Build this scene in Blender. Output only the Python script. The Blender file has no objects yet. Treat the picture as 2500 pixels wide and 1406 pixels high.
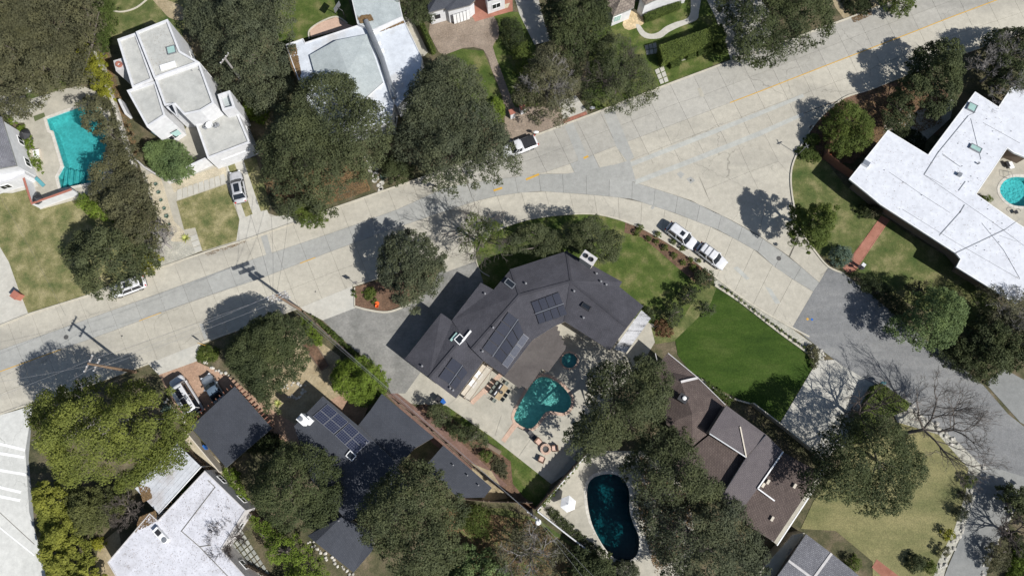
import bpy, bmesh, math, random
import numpy as np
from mathutils import Vector, Matrix
from mathutils.geometry import tessellate_polygon
S = bpy.context.scene
COL = S.collection
PI = math.pi
# ------------------------------------------------------------ camera, sky, sun
FPX = 1720.0; NADIR = 1070.0; CAMH = 95.0
TILT = math.atan((NADIR - 703.0) / FPX)
cam = bpy.data.cameras.new('camera'); camo = bpy.data.objects.new('camera', cam); COL.objects.link(camo)
camo.location = (0, 0, CAMH); camo.rotation_euler = (TILT, 0, 0)
cam.sensor_width = 36; cam.lens = FPX / 2500 * 36; cam.clip_start = 1; cam.clip_end = 2000
S.camera = camo
SUN_EL = math.radians(43); SD = (-0.815, 0.58)
world = bpy.data.worlds.new('World'); S.world = world; world.use_nodes = True
wn = world.node_tree.nodes; sky = wn.new('ShaderNodeTexSky'); sky.sky_type = 'NISHITA'
sky.sun_disc = False; sky.sun_elevation = SUN_EL; sky.sun_rotation = math.atan2(-SD[0], -SD[1])
wn['Background'].inputs['Strength'].default_value = 0.068
world.node_tree.links.new(sky.outputs[0], wn['Background'].inputs['Color'])
sl = bpy.data.lights.new('sun', 'SUN'); sl.energy = 4.7; sl.angle = math.radians(0.6); sl.color = (1, .98, .945)
slo = bpy.data.objects.new('sun', sl); COL.objects.link(slo); slo.location = (60, -40, 120)
slo.rotation_euler = Vector((SD[0]*math.cos(SUN_EL), SD[1]*math.cos(SUN_EL), -math.sin(SUN_EL))).to_track_quat('-Z', 'Y').to_euler()
S.view_settings.view_transform = 'Standard'; S.view_settings.look = 'None'
S.view_settings.exposure = 0.30; S.view_settings.gamma = 1.0; S.view_settings.use_curve_mapping = False
S.render.engine = 'CYCLES'
S.cycles.max_bounces = 6; S.cycles.transparent_max_bounces = 12; S.cycles.diffuse_bounces = 3

# ------------------------------------------------------------ geometry helpers
_c, _s = math.cos(TILT), math.sin(TILT)
def G(x, y, h=0.0):
    a = (x - 1250) / FPX; b = (703 - y) / FPX
    dy = b*_c + _s; dz = b*_s - _c
    t = (CAMH - h) / -dz
    return Vector((a*t, dy*t, h))
def GP(pts, h=0.0): return [G(p[0], p[1], p[2] if len(p) > 2 else h) for p in pts]
def cr(pts, closed=False, n=6):
    P = [Vector(p) for p in pts]; L = len(P); out = []
    rng = range(L) if closed else range(L-1)
    for i in rng:
        if closed: a, b, c, d = P[i-1], P[i], P[(i+1) % L], P[(i+2) % L]
        else: a, b, c, d = P[max(i-1, 0)], P[i], P[i+1], P[min(i+2, L-1)]
        for k in range(n):
            t = k / n
            out.append(0.5*((2*b) + (c-a)*t + (2*a-5*b+4*c-d)*t*t + (3*b-a-3*c+d)*t**3))
    if not closed: out.append(P[-1].copy())
    return out
def area2(p): return sum(p[i].x*p[(i+1) % len(p)].y - p[(i+1) % len(p)].x*p[i].y for i in range(len(p))) / 2
def ccw(p): return list(p) if area2(p) > 0 else list(reversed(p))
def offset(poly, d):
    """offset a CCW polygon inward by d (negative = outward)"""
    n = len(poly); out = []
    for i in range(n):
        a, b, c = poly[i-1], poly[i], poly[(i+1) % n]
        e1 = Vector((b.x-a.x, b.y-a.y)); e2 = Vector((c.x-b.x, c.y-b.y))
        if e1.length < 1e-6 or e2.length < 1e-6: out.append(b.copy()); continue
        e1.normalize(); e2.normalize()
        n1 = Vector((-e1.y, e1.x)); n2 = Vector((-e2.y, e2.x)); m = n1 + n2
        if m.length < 1e-4: m = n1
        m.normalize(); k = d / max(m.dot(n1), 0.35)
        out.append(Vector((b.x + m.x*k, b.y + m.y*k, b.z)))
    return out
def origin(o):
    v = Vector((0, 0, 0))
    while o is not None:
        v = v + o.location; o = o.parent
    return v
class MB:
    def __init__(s): s.v = []; s.f = []; s.uv = None
    def add(s, vs, fs):
        k = len(s.v); s.v += [tuple(v) for v in vs]; s.f += [[i+k for i in f] for f in fs]; return s
    def box(s, c, size, rz=0.0, taper=1.0):
        x, y, z = size[0]/2, size[1]/2, size[2]/2; co, si = math.cos(rz), math.sin(rz); vs = []
        for dz in (-z, z):
            t = taper if dz > 0 else 1
            for dx, dy in ((-x, -y), (x, -y), (x, y), (-x, y)):
                dx *= t; dy *= t
                vs.append((c[0]+dx*co-dy*si, c[1]+dx*si+dy*co, c[2]+dz))
        return s.add(vs, [(3, 2, 1, 0), (4, 5, 6, 7), (0, 1, 5, 4), (1, 2, 6, 5), (2, 3, 7, 6), (3, 0, 4, 7)])
    def bar(s, a, b, w, h):
        a = Vector(a); b = Vector(b); d = b-a; L = d.length
        if L < 1e-6: return s
        d.normalize(); side = d.cross(Vector((0, 0, 1)))
        if side.length < 1e-3: side = Vector((1, 0, 0))
        side.normalize(); up = side.cross(d)
        vs = [p + side*sx*w/2 + up*sz*h/2 for p in (a, b) for sx, sz in ((-1, -1), (1, -1), (1, 1), (-1, 1))]
        return s.add(vs, [(0, 1, 2, 3), (7, 6, 5, 4), (0, 4, 5, 1), (1, 5, 6, 2), (2, 6, 7, 3), (3, 7, 4, 0)])
    def prism(s, poly, z0, z1, bottom=False):
        poly = ccw(poly); n = len(poly)
        vs = [(p.x, p.y, z0) for p in poly] + [(p.x, p.y, z1) for p in poly]
        fs = [(i, (i+1) % n, n+(i+1) % n, n+i) for i in range(n)]
        tri = tessellate_polygon([[Vector((p.x, p.y, 0)) for p in poly]])
        for t in tri:
            t = list(t)
            a, b, c = [poly[i] for i in t]
            if (b.x-a.x)*(c.y-a.y)-(b.y-a.y)*(c.x-a.x) < 0: t.reverse()
            fs.append([n+i for i in t])
            if bottom: fs.append([i for i in reversed(t)])
        return s.add(vs, fs)
    def walls(s, poly, z0, z1):
        poly = ccw(poly); n = len(poly)
        g = lambda z, p: z if not callable(z) else z(p)
        vs = [(p.x, p.y, z0) for p in poly] + [(p.x, p.y, g(z1, p)) for p in poly]
        return s.add(vs, [(i, (i+1) % n, n+(i+1) % n, n+i) for i in range(n)])
    def ring(s, outer, inner, z0, z1):
        n = len(outer)
        vs = [(p.x, p.y, z0) for p in outer]+[(p.x, p.y, z1) for p in outer]+[(p.x, p.y, z1) for p in inner]+[(p.x, p.y, z0) for p in inner]
        fs = []
        for i in range(n):
            j = (i+1) % n
            fs += [(i, j, n+j, n+i), (n+i, n+j, 2*n+j, 2*n+i), (2*n+i, 2*n+j, 3*n+j, 3*n+i)]
        return s.add(vs, fs)
    def sheet(s, poly, z, holes=()):
        poly = ccw(poly)
        loops = [[Vector((p.x, p.y, 0)) for p in poly]] + [[Vector((p.x, p.y, 0)) for p in h] for h in holes]
        flat = [p for L in loops for p in L]; fs = []
        for t in tessellate_polygon(loops):
            t = list(t); a, b, c = [flat[i] for i in t]
            if (b.x-a.x)*(c.y-a.y)-(b.y-a.y)*(c.x-a.x) < 0: t.reverse()
            fs.append(t)
        return s.add([(p.x, p.y, z) for p in flat], fs)
    def strip(s, line, w, z0, z1, side=0.0):
        """extruded strip along an open line of Vectors; side shifts it sideways"""
        n = len(line); L = []; R = []
        for i, p in enumerate(line):
            a = line[max(i-1, 0)]; b = line[min(i+1, n-1)]; d = Vector((b.x-a.x, b.y-a.y)); d.normalize()
            nn = Vector((-d.y, d.x))
            L.append((p.x+nn.x*(w/2+side), p.y+nn.y*(w/2+side))); R.append((p.x-nn.x*(w/2-side), p.y-nn.y*(w/2-side)))
        vs = []
        for i in range(n):
            vs += [(L[i][0], L[i][1], z0), (L[i][0], L[i][1], z1), (R[i][0], R[i][1], z1), (R[i][0], R[i][1], z0)]
        fs = []
        for i in range(n-1):
            a = 4*i; b = a+4
            fs += [(a, a+1, b+1, b), (a+1, a+2, b+2, b+1), (a+2, a+3, b+3, b+2)]
        fs += [(0, 3, 2, 1), (4*n-4, 4*n-3, 4*n-2, 4*n-1)]
        return s.add(vs, fs)
    def tube(s, path, radii, seg=6, cap=True):
        path = [Vector(p) for p in path]; n = len(path)
        if not hasattr(radii, '__len__'): radii = [radii]*n
        vs = []; ref = Vector((0.31, 0.27, 0.91))
        for i, p in enumerate(path):
            d = path[min(i+1, n-1)] - path[max(i-1, 0)]
            if d.length < 1e-9: d = Vector((0, 0, 1))
            d.normalize(); a = d.cross(ref)
            if a.length < .05: a = d.cross(Vector((1, 0, 0)))
            a.normalize(); b = d.cross(a)
            for k in range(seg):
                t = 2*PI*k/seg; vs.append(p + (a*math.cos(t)+b*math.sin(t))*radii[i])
        fs = [(i*seg+k, i*seg+(k+1) % seg, (i+1)*seg+(k+1) % seg, (i+1)*seg+k) for i in range(n-1) for k in range(seg)]
        if cap: fs += [list(range(seg)), list(range((n-1)*seg+seg-1, (n-1)*seg-1, -1))]
        return s.add(vs, fs)
    def lathe(s, c, prof, seg=16, sx=1, sy=1):
        vs = []; n = len(prof)
        for r, z in prof:
            for k in range(seg):
                t = 2*PI*k/seg; vs.append((c[0]+r*sx*math.cos(t), c[1]+r*sy*math.sin(t), c[2]+z))
        fs = [(i*seg+k, i*seg+(k+1) % seg, (i+1)*seg+(k+1) % seg, (i+1)*seg+k) for i in range(n-1) for k in range(seg)]
        fs += [list(range(seg-1, -1, -1)), list(range((n-1)*seg, n*seg))]
        return s.add(vs, fs)
    def build(s, name, m, parent=None, smooth=False, kind=None, uv=False):
        me = bpy.data.meshes.new(name); o0 = origin(parent)
        me.from_pydata([(v[0]-o0.x, v[1]-o0.y, v[2]-o0.z) for v in s.v], [], s.f)
        me.materials.append(m)
        if uv:
            L = me.uv_layers.new(name='UVMap'); me.update()
            for p in me.polygons:
                nn = p.normal; u = Vector((-nn.y, nn.x, 0))
                if u.length < 1e-3: u = Vector((1, 0, 0))
                u.normalize(); w = nn.cross(u)
                for li in p.loop_indices:
                    co = me.vertices[me.loops[li].vertex_index].co + o0
                    L.data[li].uv = (co.dot(u), co.dot(w))
        if smooth: me.polygons.foreach_set('use_smooth', [True]*len(me.polygons))
        me.update()
        o = bpy.data.objects.new(name, me); COL.objects.link(o)
        if parent is not None: o.parent = parent
        if kind: o['kind'] = kind
        return o
def tag(o, label, cat, group=None):
    o['label'] = label; o['category'] = cat
    if group: o['group'] = group
    return o
def thing(name, label, cat, loc=(0, 0, 0), group=None, rz=0.0):
    o = bpy.data.objects.new(name, None); COL.objects.link(o); o.location = loc; o.rotation_euler = (0, 0, rz)
    o.empty_display_size = .3
    return tag(o, label, cat, group)
def dup(root, loc, rz=0.0, label=None, group=None, scale=None):
    r = root.copy(); COL.objects.link(r); r.location = loc; r.rotation_euler = (0, 0, rz)
    if label: r['label'] = label
    if group: r['group'] = group
    if scale: r.scale = scale
    for ch in list(root.children):
        c = ch.copy(); COL.objects.link(c); c.parent = r
        for g in list(ch.children):
            d = g.copy(); COL.objects.link(d); d.parent = c
    return r
def inst(proto, loc, rz=0.0, parent=None, scale=None, name=None):
    o = bpy.data.objects.new(name or proto.name.split('.')[0], proto.data); COL.objects.link(o)
    o0 = origin(parent); o.location = Vector(loc)-o0; o.rotation_euler = (0, 0, rz)
    if scale: o.scale = scale
    if parent is not None: o.parent = parent
    return o
def uni(name, mb, m, parent=None, **k): return mb.build(name, m, parent, **k)

# ------------------------------------------------------------ materials
def newmat(name, rough=.9, metal=0.0, spec=.3):
    m = bpy.data.materials.new(name); m.use_nodes = True
    b = m.node_tree.nodes['Principled BSDF']; b.inputs['Roughness'].default_value = rough
    b.inputs['Metallic'].default_value = metal; b.inputs['Specular IOR Level'].default_value = spec
    return m, m.node_tree.nodes, m.node_tree.links, b
def rgb(c): return (c[0], c[1], c[2], 1)
def solid(name, c, rough=.5, metal=0.0, spec=.4):
    m, N, L, b = newmat(name, rough, metal, spec)
    n = N.new('ShaderNodeTexNoise'); n.inputs['Scale'].default_value = 1.7; n.inputs['Detail'].default_value = 4
    g = N.new('ShaderNodeNewGeometry'); L.new(g.outputs['Position'], n.inputs['Vector'])
    r = N.new('ShaderNodeValToRGB'); L.new(n.outputs['Fac'], r.inputs[0])
    r.color_ramp.elements[0].position = .3; r.color_ramp.elements[1].position = .7
    r.color_ramp.elements[0].color = rgb([x*.88 for x in c]); r.color_ramp.elements[1].color = rgb([min(1, x*1.06) for x in c])
    L.new(r.outputs[0], b.inputs['Base Color']); return m
def ramp_noise(N, L, vec, scale, stops, detail=6, rough=.6):
    n = N.new('ShaderNodeTexNoise'); n.inputs['Scale'].default_value = scale; n.inputs['Detail'].default_value = detail
    n.inputs['Roughness'].default_value = rough; L.new(vec, n.inputs['Vector'])
    r = N.new('ShaderNodeValToRGB'); L.new(n.outputs['Fac'], r.inputs[0])
    e = r.color_ramp.elements; e[0].position, e[0].color = stops[0][0], rgb(stops[0][1]); e[1].position, e[1].color = stops[-1][0], rgb(stops[-1][1])
    for p, c in stops[1:-1]:
        k = e.new(p); k.color = rgb(c)
    return r.outputs[0], n.outputs['Fac']
def mixc(N, L, fac, a, b, mode='MIX'):
    x = N.new('ShaderNodeMix'); x.data_type = 'RGBA'; x.blend_type = mode
    if isinstance(fac, float): x.inputs[0].default_value = fac
    else: L.new(fac, x.inputs[0])
    for i, v in ((6, a), (7, b)):
        if isinstance(v, (tuple, list)): x.inputs[i].default_value = rgb(v)
        else: L.new(v, x.inputs[i])
    return x.outputs[2]
def bumpn(N, L, b, h, dist, strength=.6):
    k = N.new('ShaderNodeBump'); k.inputs['Strength'].default_value = strength; k.inputs['Distance'].default_value = dist
    L.new(h, k.inputs['Height']); L.new(k.outputs[0], b.inputs['Normal'])
def ground_mat(name, big, fine, bs=.25, fs=9.0, fmix=.5, rough=.95, bump=.03, objrand=0.0, cracks=False, stain=None, stretch=None):
    """big: ramp stops at metre scale, fine: ramp stops (multiplied) at cm scale"""
    m, N, L, b = newmat(name, rough, spec=.15)
    g = N.new('ShaderNodeNewGeometry'); vec = g.outputs['Position']
    if stretch:
        mp = N.new('ShaderNodeMapping'); mp.inputs['Rotation'].default_value = (0, 0, stretch[0]); mp.inputs['Scale'].default_value = (stretch[1], 1, 1)
        L.new(vec, mp.inputs[0]); vec2 = mp.outputs[0]
    else: vec2 = vec
    c1, _ = ramp_noise(N, L, vec2, bs, big)
    c2, f2 = ramp_noise(N, L, vec, fs, fine, detail=3, rough=.7)
    col = mixc(N, L, fmix, c1, c2, 'MULTIPLY')
    c3, _ = ramp_noise(N, L, vec, 1.3, [(.35, (.86, .86, .86)), (.65, (1.12, 1.12, 1.12))], detail=8, rough=.7)
    col = mixc(N, L, .7, col, c3, 'MULTIPLY')
    if stain:
        s1, sf = ramp_noise(N, L, vec2, stain[1], [(.52, (0, 0, 0)), (.70, (1, 1, 1))], detail=8)
        col = mixc(N, L, s1, col, mixc(N, L, .55, col, stain[0]))
    if cracks:
        v = N.new('ShaderNodeTexVoronoi'); v.feature = 'DISTANCE_TO_EDGE'; v.inputs['Scale'].default_value = .17
        nz = N.new('ShaderNodeTexNoise'); nz.inputs['Scale'].default_value = .9; nz.inputs['Detail'].default_value = 5
        L.new(vec, nz.inputs['Vector']); ad = N.new('ShaderNodeVectorMath'); ad.operation = 'MULTIPLY_ADD'
        L.new(nz.outputs['Color'], ad.inputs[0]); ad.inputs[1].default_value = (1.6, 1.6, 0); L.new(vec, ad.inputs[2])
        L.new(ad.outputs[0], v.inputs['Vector'])
        lt = N.new('ShaderNodeMapRange'); lt.inputs[1].default_value = .0015; lt.inputs[2].default_value = .0075; L.new(v.outputs['Distance'], lt.inputs[0])
        nn = N.new('ShaderNodeTexNoise'); nn.inputs['Scale'].default_value = .11; L.new(vec, nn.inputs['Vector'])
        gt = N.new('ShaderNodeMapRange'); gt.inputs[1].default_value = .47; gt.inputs[2].default_value = .6; gt.inputs[3].default_value = 0.0; gt.inputs[4].default_value = .38; L.new(nn.outputs['Fac'], gt.inputs[0])
        inv = N.new('ShaderNodeMath'); inv.operation = 'SUBTRACT'; inv.inputs[0].default_value = 1; L.new(lt.outputs[0], inv.inputs[1])
        mu = N.new('ShaderNodeMath'); mu.operation = 'MULTIPLY'; L.new(inv.outputs[0], mu.inputs[0]); L.new(gt.outputs[0], mu.inputs[1])
        col = mixc(N, L, mu.outputs[0], col, (.09, .085, .075))
    if objrand:
        oi = N.new('ShaderNodeObjectInfo'); mr = N.new('ShaderNodeMapRange'); mr.inputs[3].default_value = 1-objrand; mr.inputs[4].default_value = 1+objrand*.6
        L.new(oi.outputs['Random'], mr.inputs[0]); cc = N.new('ShaderNodeCombineColor')
        for i in range(3): L.new(mr.outputs[0], cc.inputs[i])
        col = mixc(N, L, 1.0, col, cc.outputs[0], 'MULTIPLY')
    L.new(col, b.inputs['Base Color'])
    if bump: bumpn(N, L, b, f2, bump)
    return m
def shingle_mat(name, c1, c2, mortar, course=.3, width=.9, rough=.85, blot=.35, bump=.02):
    m, N, L, b = newmat(name, rough, spec=.2)
    tc = N.new('ShaderNodeTexCoord'); g = N.new('ShaderNodeNewGeometry')
    br = N.new('ShaderNodeTexBrick'); L.new(tc.outputs['UV'], br.inputs['Vector'])
    br.inputs['Scale'].default_value = 1; br.inputs['Brick Width'].default_value = width; br.inputs['Row Height'].default_value = course
    br.inputs['Mortar Size'].default_value = .035; br.inputs['Mortar Smooth'].default_value = .3; br.inputs['Bias'].default_value = 0
    br.inputs['Color1'].default_value = rgb(c1); br.inputs['Color2'].default_value = rgb(c2); br.inputs['Mortar'].default_value = rgb(mortar)
    c3, f = ramp_noise(N, L, g.outputs['Position'], .5, [(.3, (1-blot, 1-blot, 1-blot)), (.7, (1+blot*.5,)*3)], detail=9, rough=.7)
    c4, f4 = ramp_noise(N, L, g.outputs['Position'], 12, [(.3, (.75,)*3), (.7, (1.2,)*3)], detail=3)
    col = mixc(N, L, .8, br.outputs['Color'], c3, 'MULTIPLY'); col = mixc(N, L, .7, col, c4, 'MULTIPLY')
    L.new(col, b.inputs['Base Color']); bumpn(N, L, b, br.outputs['Fac'], -bump, .5)
    return m
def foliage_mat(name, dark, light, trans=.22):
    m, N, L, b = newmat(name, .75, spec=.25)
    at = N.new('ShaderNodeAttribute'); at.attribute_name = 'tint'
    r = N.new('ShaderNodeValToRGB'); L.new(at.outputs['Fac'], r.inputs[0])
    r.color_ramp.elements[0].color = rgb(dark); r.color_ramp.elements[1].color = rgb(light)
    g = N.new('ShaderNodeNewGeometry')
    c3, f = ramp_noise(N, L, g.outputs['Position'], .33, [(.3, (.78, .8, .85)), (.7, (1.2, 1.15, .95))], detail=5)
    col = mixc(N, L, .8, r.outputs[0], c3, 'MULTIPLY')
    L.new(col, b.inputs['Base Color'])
    tr = N.new('ShaderNodeBsdfTranslucent'); L.new(col, tr.inputs[0])
    mx = N.new('ShaderNodeMixShader'); mx.inputs[0].default_value = trans
    L.new(b.outputs[0], mx.inputs[1]); L.new(tr.outputs[0], mx.inputs[2])
    L.new(mx.outputs[0], N['Material Output'].inputs[0]); return m
def water_mat(name, tint, bump=.05):
    m, N, L, b = newmat(name, .03)
    N.remove(b); g = N.new('ShaderNodeNewGeometry')
    n = N.new('ShaderNodeTexNoise'); n.inputs['Scale'].default_value = 3.5; n.inputs['Detail'].default_value = 5; L.new(g.outputs['Position'], n.inputs['Vector'])
    k = N.new('ShaderNodeBump'); k.inputs['Strength'].default_value = .5; k.inputs['Distance'].default_value = bump; L.new(n.outputs['Fac'], k.inputs['Height'])
    gl = N.new('ShaderNodeBsdfGlossy'); gl.inputs['Roughness'].default_value = .04; L.new(k.outputs[0], gl.inputs['Normal'])
    t = N.new('ShaderNodeBsdfTransparent'); c, _ = ramp_noise(N, L, g.outputs['Position'], 2.6, [(.35, [x*.86 for x in tint]), (.65, [min(1, x*1.1) for x in tint])], detail=4)
    L.new(c, t.inputs[0]); fr = N.new('ShaderNodeFresnel'); fr.inputs[0].default_value = 1.33; L.new(k.outputs[0], fr.inputs['Normal'])
    mx = N.new('ShaderNodeMixShader'); L.new(fr.outputs[0], mx.inputs[0]); L.new(t.outputs[0], mx.inputs[1]); L.new(gl.outputs[0], mx.inputs[2])
    L.new(mx.outputs[0], N['Material Output'].inputs[0]); return m
M = {}
g3 = lambda v: (v, v, v)
FINE = [(.3, (.78,)*3), (.7, (1.2,)*3)]
FG = [(.3, (.55, .6, .5)), (.5, (.95,)*3), (.72, (1.5, 1.45, 1.3))]
M['soil'] = ground_mat('soil', [(.3, (.045, .050, .026)), (.48, (.095, .090, .05)), (.6, (.14, .115, .075)), (.72, (.20, .17, .115))], FG, .45, 6, .8, bump=.06)
M['dry'] = ground_mat('dry_grass', [(.34, (.10, .12, .045)), (.5, (.19, .18, .082)), (.66, (.31, .275, .15))], FG, .5, 7, .8)
M['lawn_olive'] = ground_mat('olive_lawn', [(.33, (.055, .085, .024)), (.5, (.11, .125, .045)), (.66, (.225, .205, .10))], FG, .4, 7, .75)
M['lawn_tan'] = ground_mat('tan_lawn', [(.3, (.12, .13, .055)), (.5, (.19, .18, .085)), (.7, (.27, .24, .12))], FG, .3, 7, .75, stretch=(.9, .35))
M['lawn_mid'] = ground_mat('mid_lawn', [(.32, (.045, .075, .016)), (.5, (.080, .108, .027)), (.66, (.165, .16, .066))], FG, .45, 6, .7)
M['lawn_vivid'] = ground_mat('vivid_lawn', [(.3, (.026, .052, .009)), (.5, (.040, .072, .012)), (.72, (.070, .098, .024))], FG, .35, 5, .6, stretch=(.6, .4))
M['concrete'] = ground_mat('road_concrete', [(.25, (.375, .35, .292)), (.5, (.44, .41, .342)), (.75, (.50, .468, .388))], FINE, .12, 8, .35, bump=.006, objrand=.035, cracks=True, stain=((.19, .185, .17), .09), stretch=(.37, .35))
M['concrete_cool'] = ground_mat('cool_concrete', [(.25, (.32, .306, .272)), (.5, (.385, .368, .325)), (.75, (.445, .423, .37))], FINE, .12, 8, .35, bump=.006, objrand=.06, cracks=True, stain=((.15, .148, .14), .1), stretch=(.37, .25))
M['pale_strip'] = ground_mat('pale_patch_strip', [(.3, (.375, .375, .345)), (.7, (.43, .43, .39))], FINE, .3, 8, .3, bump=.004)
M['grey_band'] = ground_mat('grey_patch_concrete', [(.3, (.305, .305, .285)), (.7, (.375, .37, .342))], FINE, .15, 8, .3, bump=.005, objrand=.06, stretch=(.37, .3))
M['patio'] = ground_mat('patio_concrete', [(.3, (.345, .325, .27)), (.5, (.40, .375, .312)), (.7, (.465, .43, .355))], FINE, .3, 8, .35, bump=.005, objrand=.04)
M['pale_patio'] = ground_mat('pale_concrete', [(.3, (.42, .40, .35)), (.7, (.52, .50, .44))], FINE, .2, 8, .3, bump=.005, objrand=.05, stain=((.3, .3, .28), .2))
M['pale_street'] = ground_mat('pale_street', [(.3, (.50, .50, .47)), (.7, (.60, .595, .56))], FINE, .15, 8, .3, bump=.005, cracks=True)
M['joint'] = ground_mat('dark_joint', [(.3, (.12, .11, .09)), (.7, (.2, .19, .16))], FINE, .5, 8, .4)
M['kerb'] = ground_mat('kerb_concrete', [(.3, (.42, .39, .32)), (.7, (.53, .49, .40))], FINE, .5, 6, .4, bump=.005)
M['asphalt'] = ground_mat('old_asphalt', [(.25, (.155, .158, .162)), (.5, (.205, .206, .208)), (.75, (.27, .268, .262))], FG, .3, 9, .5, bump=.01, cracks=True, stretch=(-.62+PI/2, .16))
M['asphalt2'] = ground_mat('grey_drive', [(.3, (.20, .205, .20)), (.7, (.27, .27, .255))], FINE, .2, 8, .4, bump=.01, stretch=(-1.2, .3))
M['stamped'] = ground_mat('stamped_concrete', [(.3, (.175, .173, .158)), (.5, (.225, .22, .203)), (.7, (.28, .272, .25))], FINE, .5, 4, .5, bump=.02)
M['gravel_pink'] = ground_mat('pink_gravel', [(.3, (.21, .165, .13)), (.7, (.31, .25, .20))], FG, .5, 5, .6, bump=.03)
M['gravel_pale'] = ground_mat('pale_gravel', [(.3, (.40, .35, .26)), (.7, (.53, .47, .36))], FG, .6, 7, .5, bump=.03)
M['gravel_grey'] = ground_mat('grey_gravel', [(.3, (.32, .31, .27)), (.7, (.46, .44, .38))], FG, .8, 5, .6, bump=.03)
M['sand'] = ground_mat('sandy_ground', [(.3, (.27, .215, .13)), (.7, (.40, .33, .22))], FG, .6, 4, .5, bump=.04)
M['mulch'] = ground_mat('mulch', [(.3, (.10, .062, .042)), (.7, (.20, .125, .085))], FG, .9, 5, .8, bump=.05)
M['brick_red'] = ground_mat('red_brick', [(.3, (.29, .125, .085)), (.7, (.40, .19, .14))], FINE, .4, 5, .5, bump=.01, objrand=.12)
M['brick_tan'] = ground_mat('terracotta_paving', [(.3, (.33, .21, .145)), (.7, (.45, .305, .22))], FG, .5, 4, .45, bump=.01, objrand=.1)
M['brick_mauve'] = ground_mat('mauve_brick', [(.3, (.155, .095, .075)), (.7, (.22, .14, .115))], FG, .5, 4, .45, bump=.01)
M['pink_paving'] = ground_mat('pink_paving', [(.3, (.46, .32, .24)), (.7, (.56, .40, .31))], FINE, .4, 5, .4)
M['stone_pale'] = ground_mat('pale_stone', [(.3, (.36, .34, .30)), (.7, (.60, .57, .52))], FG, 1.5, 5, .5, bump=.03, objrand=.2)
M['flagstone'] = ground_mat('flagstone', [(.3, (.40, .30, .17)), (.7, (.62, .50, .33))], FG, 1.2, 3, .6, bump=.02)
M['stone_grey'] = ground_mat('grey_paver', [(.3, (.24, .25, .23)), (.7, (.38, .38, .34))], FINE, 1.2, 5, .6, bump=.02, objrand=.2)
M['yellow'] = solid('yellow_paint', (.55, .32, .05), .8)
M['white_line'] = solid('white_marking', (.8, .8, .78), .8)
M['shingle_main'] = shingle_mat('charcoal_shingle', (.070, .069, .080), (.086, .084, .096), (.056, .055, .064), .15, .34)
M['shingle_dark'] = shingle_mat('slate_shingle', (.060, .065, .078), (.072, .077, .09), (.052, .056, .067), .15, .34, blot=.2)
M['shingle_brown'] = shingle_mat('brown_shake', (.105, .080, .072), (.135, .105, .092), (.075, .058, .053), .2, .36)
M['shingle_grey'] = shingle_mat('grey_shingle', (.16, .16, .175), (.23, .23, .245), (.12, .12, .135), .2, .3)
M['shingle_mauve'] = shingle_mat('mauve_shingle', (.118, .103, .108), (.14, .123, .125), (.10, .088, .092), .18, .4, blot=.15)
M['shingle_tan'] = shingle_mat('tan_shake', (.20, .165, .14), (.27, .23, .19), (.11, .09, .08), .4, .5)
M['flat_brown'] = ground_mat('brown_flat_roof', [(.3, (.095, .083, .078)), (.7, (.13, .115, .105))], FINE, .3, 6, .5, stretch=(.6, .3))
M['flat_grey'] = ground_mat('grey_cap_sheet', [(.3, (.40, .40, .375)), (.7, (.48, .475, .44))], FINE, .4, 9, .4, stain=((.3, .3, .28), .5))
M['flat_pale'] = ground_mat('pale_roof', [(.3, (.50, .53, .57)), (.7, (.62, .65, .69))], FINE, .4, 6, .3, stain=((.40, .36, .31), .25))
M['flat_bluegrey'] = ground_mat('bluegrey_roof', [(.3, (.34, .375, .38)), (.7, (.42, .455, .455))], FG, .5, 7, .3)
M['flat_metal'] = ground_mat('pale_metal_roof', [(.3, (.46, .475, .50)), (.7, (.54, .555, .58))], FINE, .4, 3, .3, stain=((.3, .24, .2), .3))
M['membrane'] = ground_mat('white_membrane', [(.25, (.57, .583, .62)), (.75, (.635, .65, .685))], FINE, .3, 3, .12, rough=.6, bump=0, stain=((.47, .48, .52), .2))
M['white_gravel'] = ground_mat('white_gravel_roof', [(.3, (.52, .52, .55)), (.7, (.62, .62, .66))], [(.3, (.45, .42, .40)), (.42, (.95,)*3), (.7, (1.1,)*3)], .4, 4, .6, stain=((.36, .35, .36), .3))
M['stucco'] = solid('white_stucco', (.60, .60, .605), .85)
M['stucco_grey'] = solid('grey_stucco', (.50, .48, .47), .85)
M['stucco_warm'] = solid('cream_stucco', (.58, .52, .43), .85)
M['wood'] = solid('weathered_wood', (.20, .15, .11), .8)
M['wood_red'] = solid('redwood', (.22, .10, .065), .8)
M['wood_tan'] = solid('tan_wood', (.42, .32, .19), .6)
M['pole'] = solid('pole_wood', (.21, .14, .09), .85)
M['white_paint'] = solid('white_paint', (.8, .8, .79), .5)
M['black_metal'] = solid('black_metal', (.03, .03, .033), .5)
M['grey_metal'] = solid('grey_metal', (.35, .36, .37), .4, .6)
M['steel'] = solid('steel', (.6, .61, .62), .3, .8)
M['glass'] = solid('dark_glass', (.018, .022, .028), .12, 0, .5)
M['glass_green'] = solid('green_glass', (.32, .48, .44), .15, 0, .7)
M['car_white'] = solid('white_car_paint', (.62, .62, .63), .25, 0, .6)
M['car_silver'] = solid('silver_car_paint', (.50, .50, .515), .3, .15, .6)
M['car_blue'] = solid('greyblue_car_paint', (.30, .33, .36), .3, .3, .6)
M['soft_top'] = solid('blue_canvas', (.10, .14, .19), .8)
M['tyre'] = solid('rubber', (.02, .02, .02), .9)
M['red_lamp'] = solid('red_lens', (.45, .02, .02), .3)
M['lamp'] = solid('clear_lens', (.7, .72, .75), .2)
M['orange'] = solid('orange_plastic', (.75, .14, .03), .6)
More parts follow.
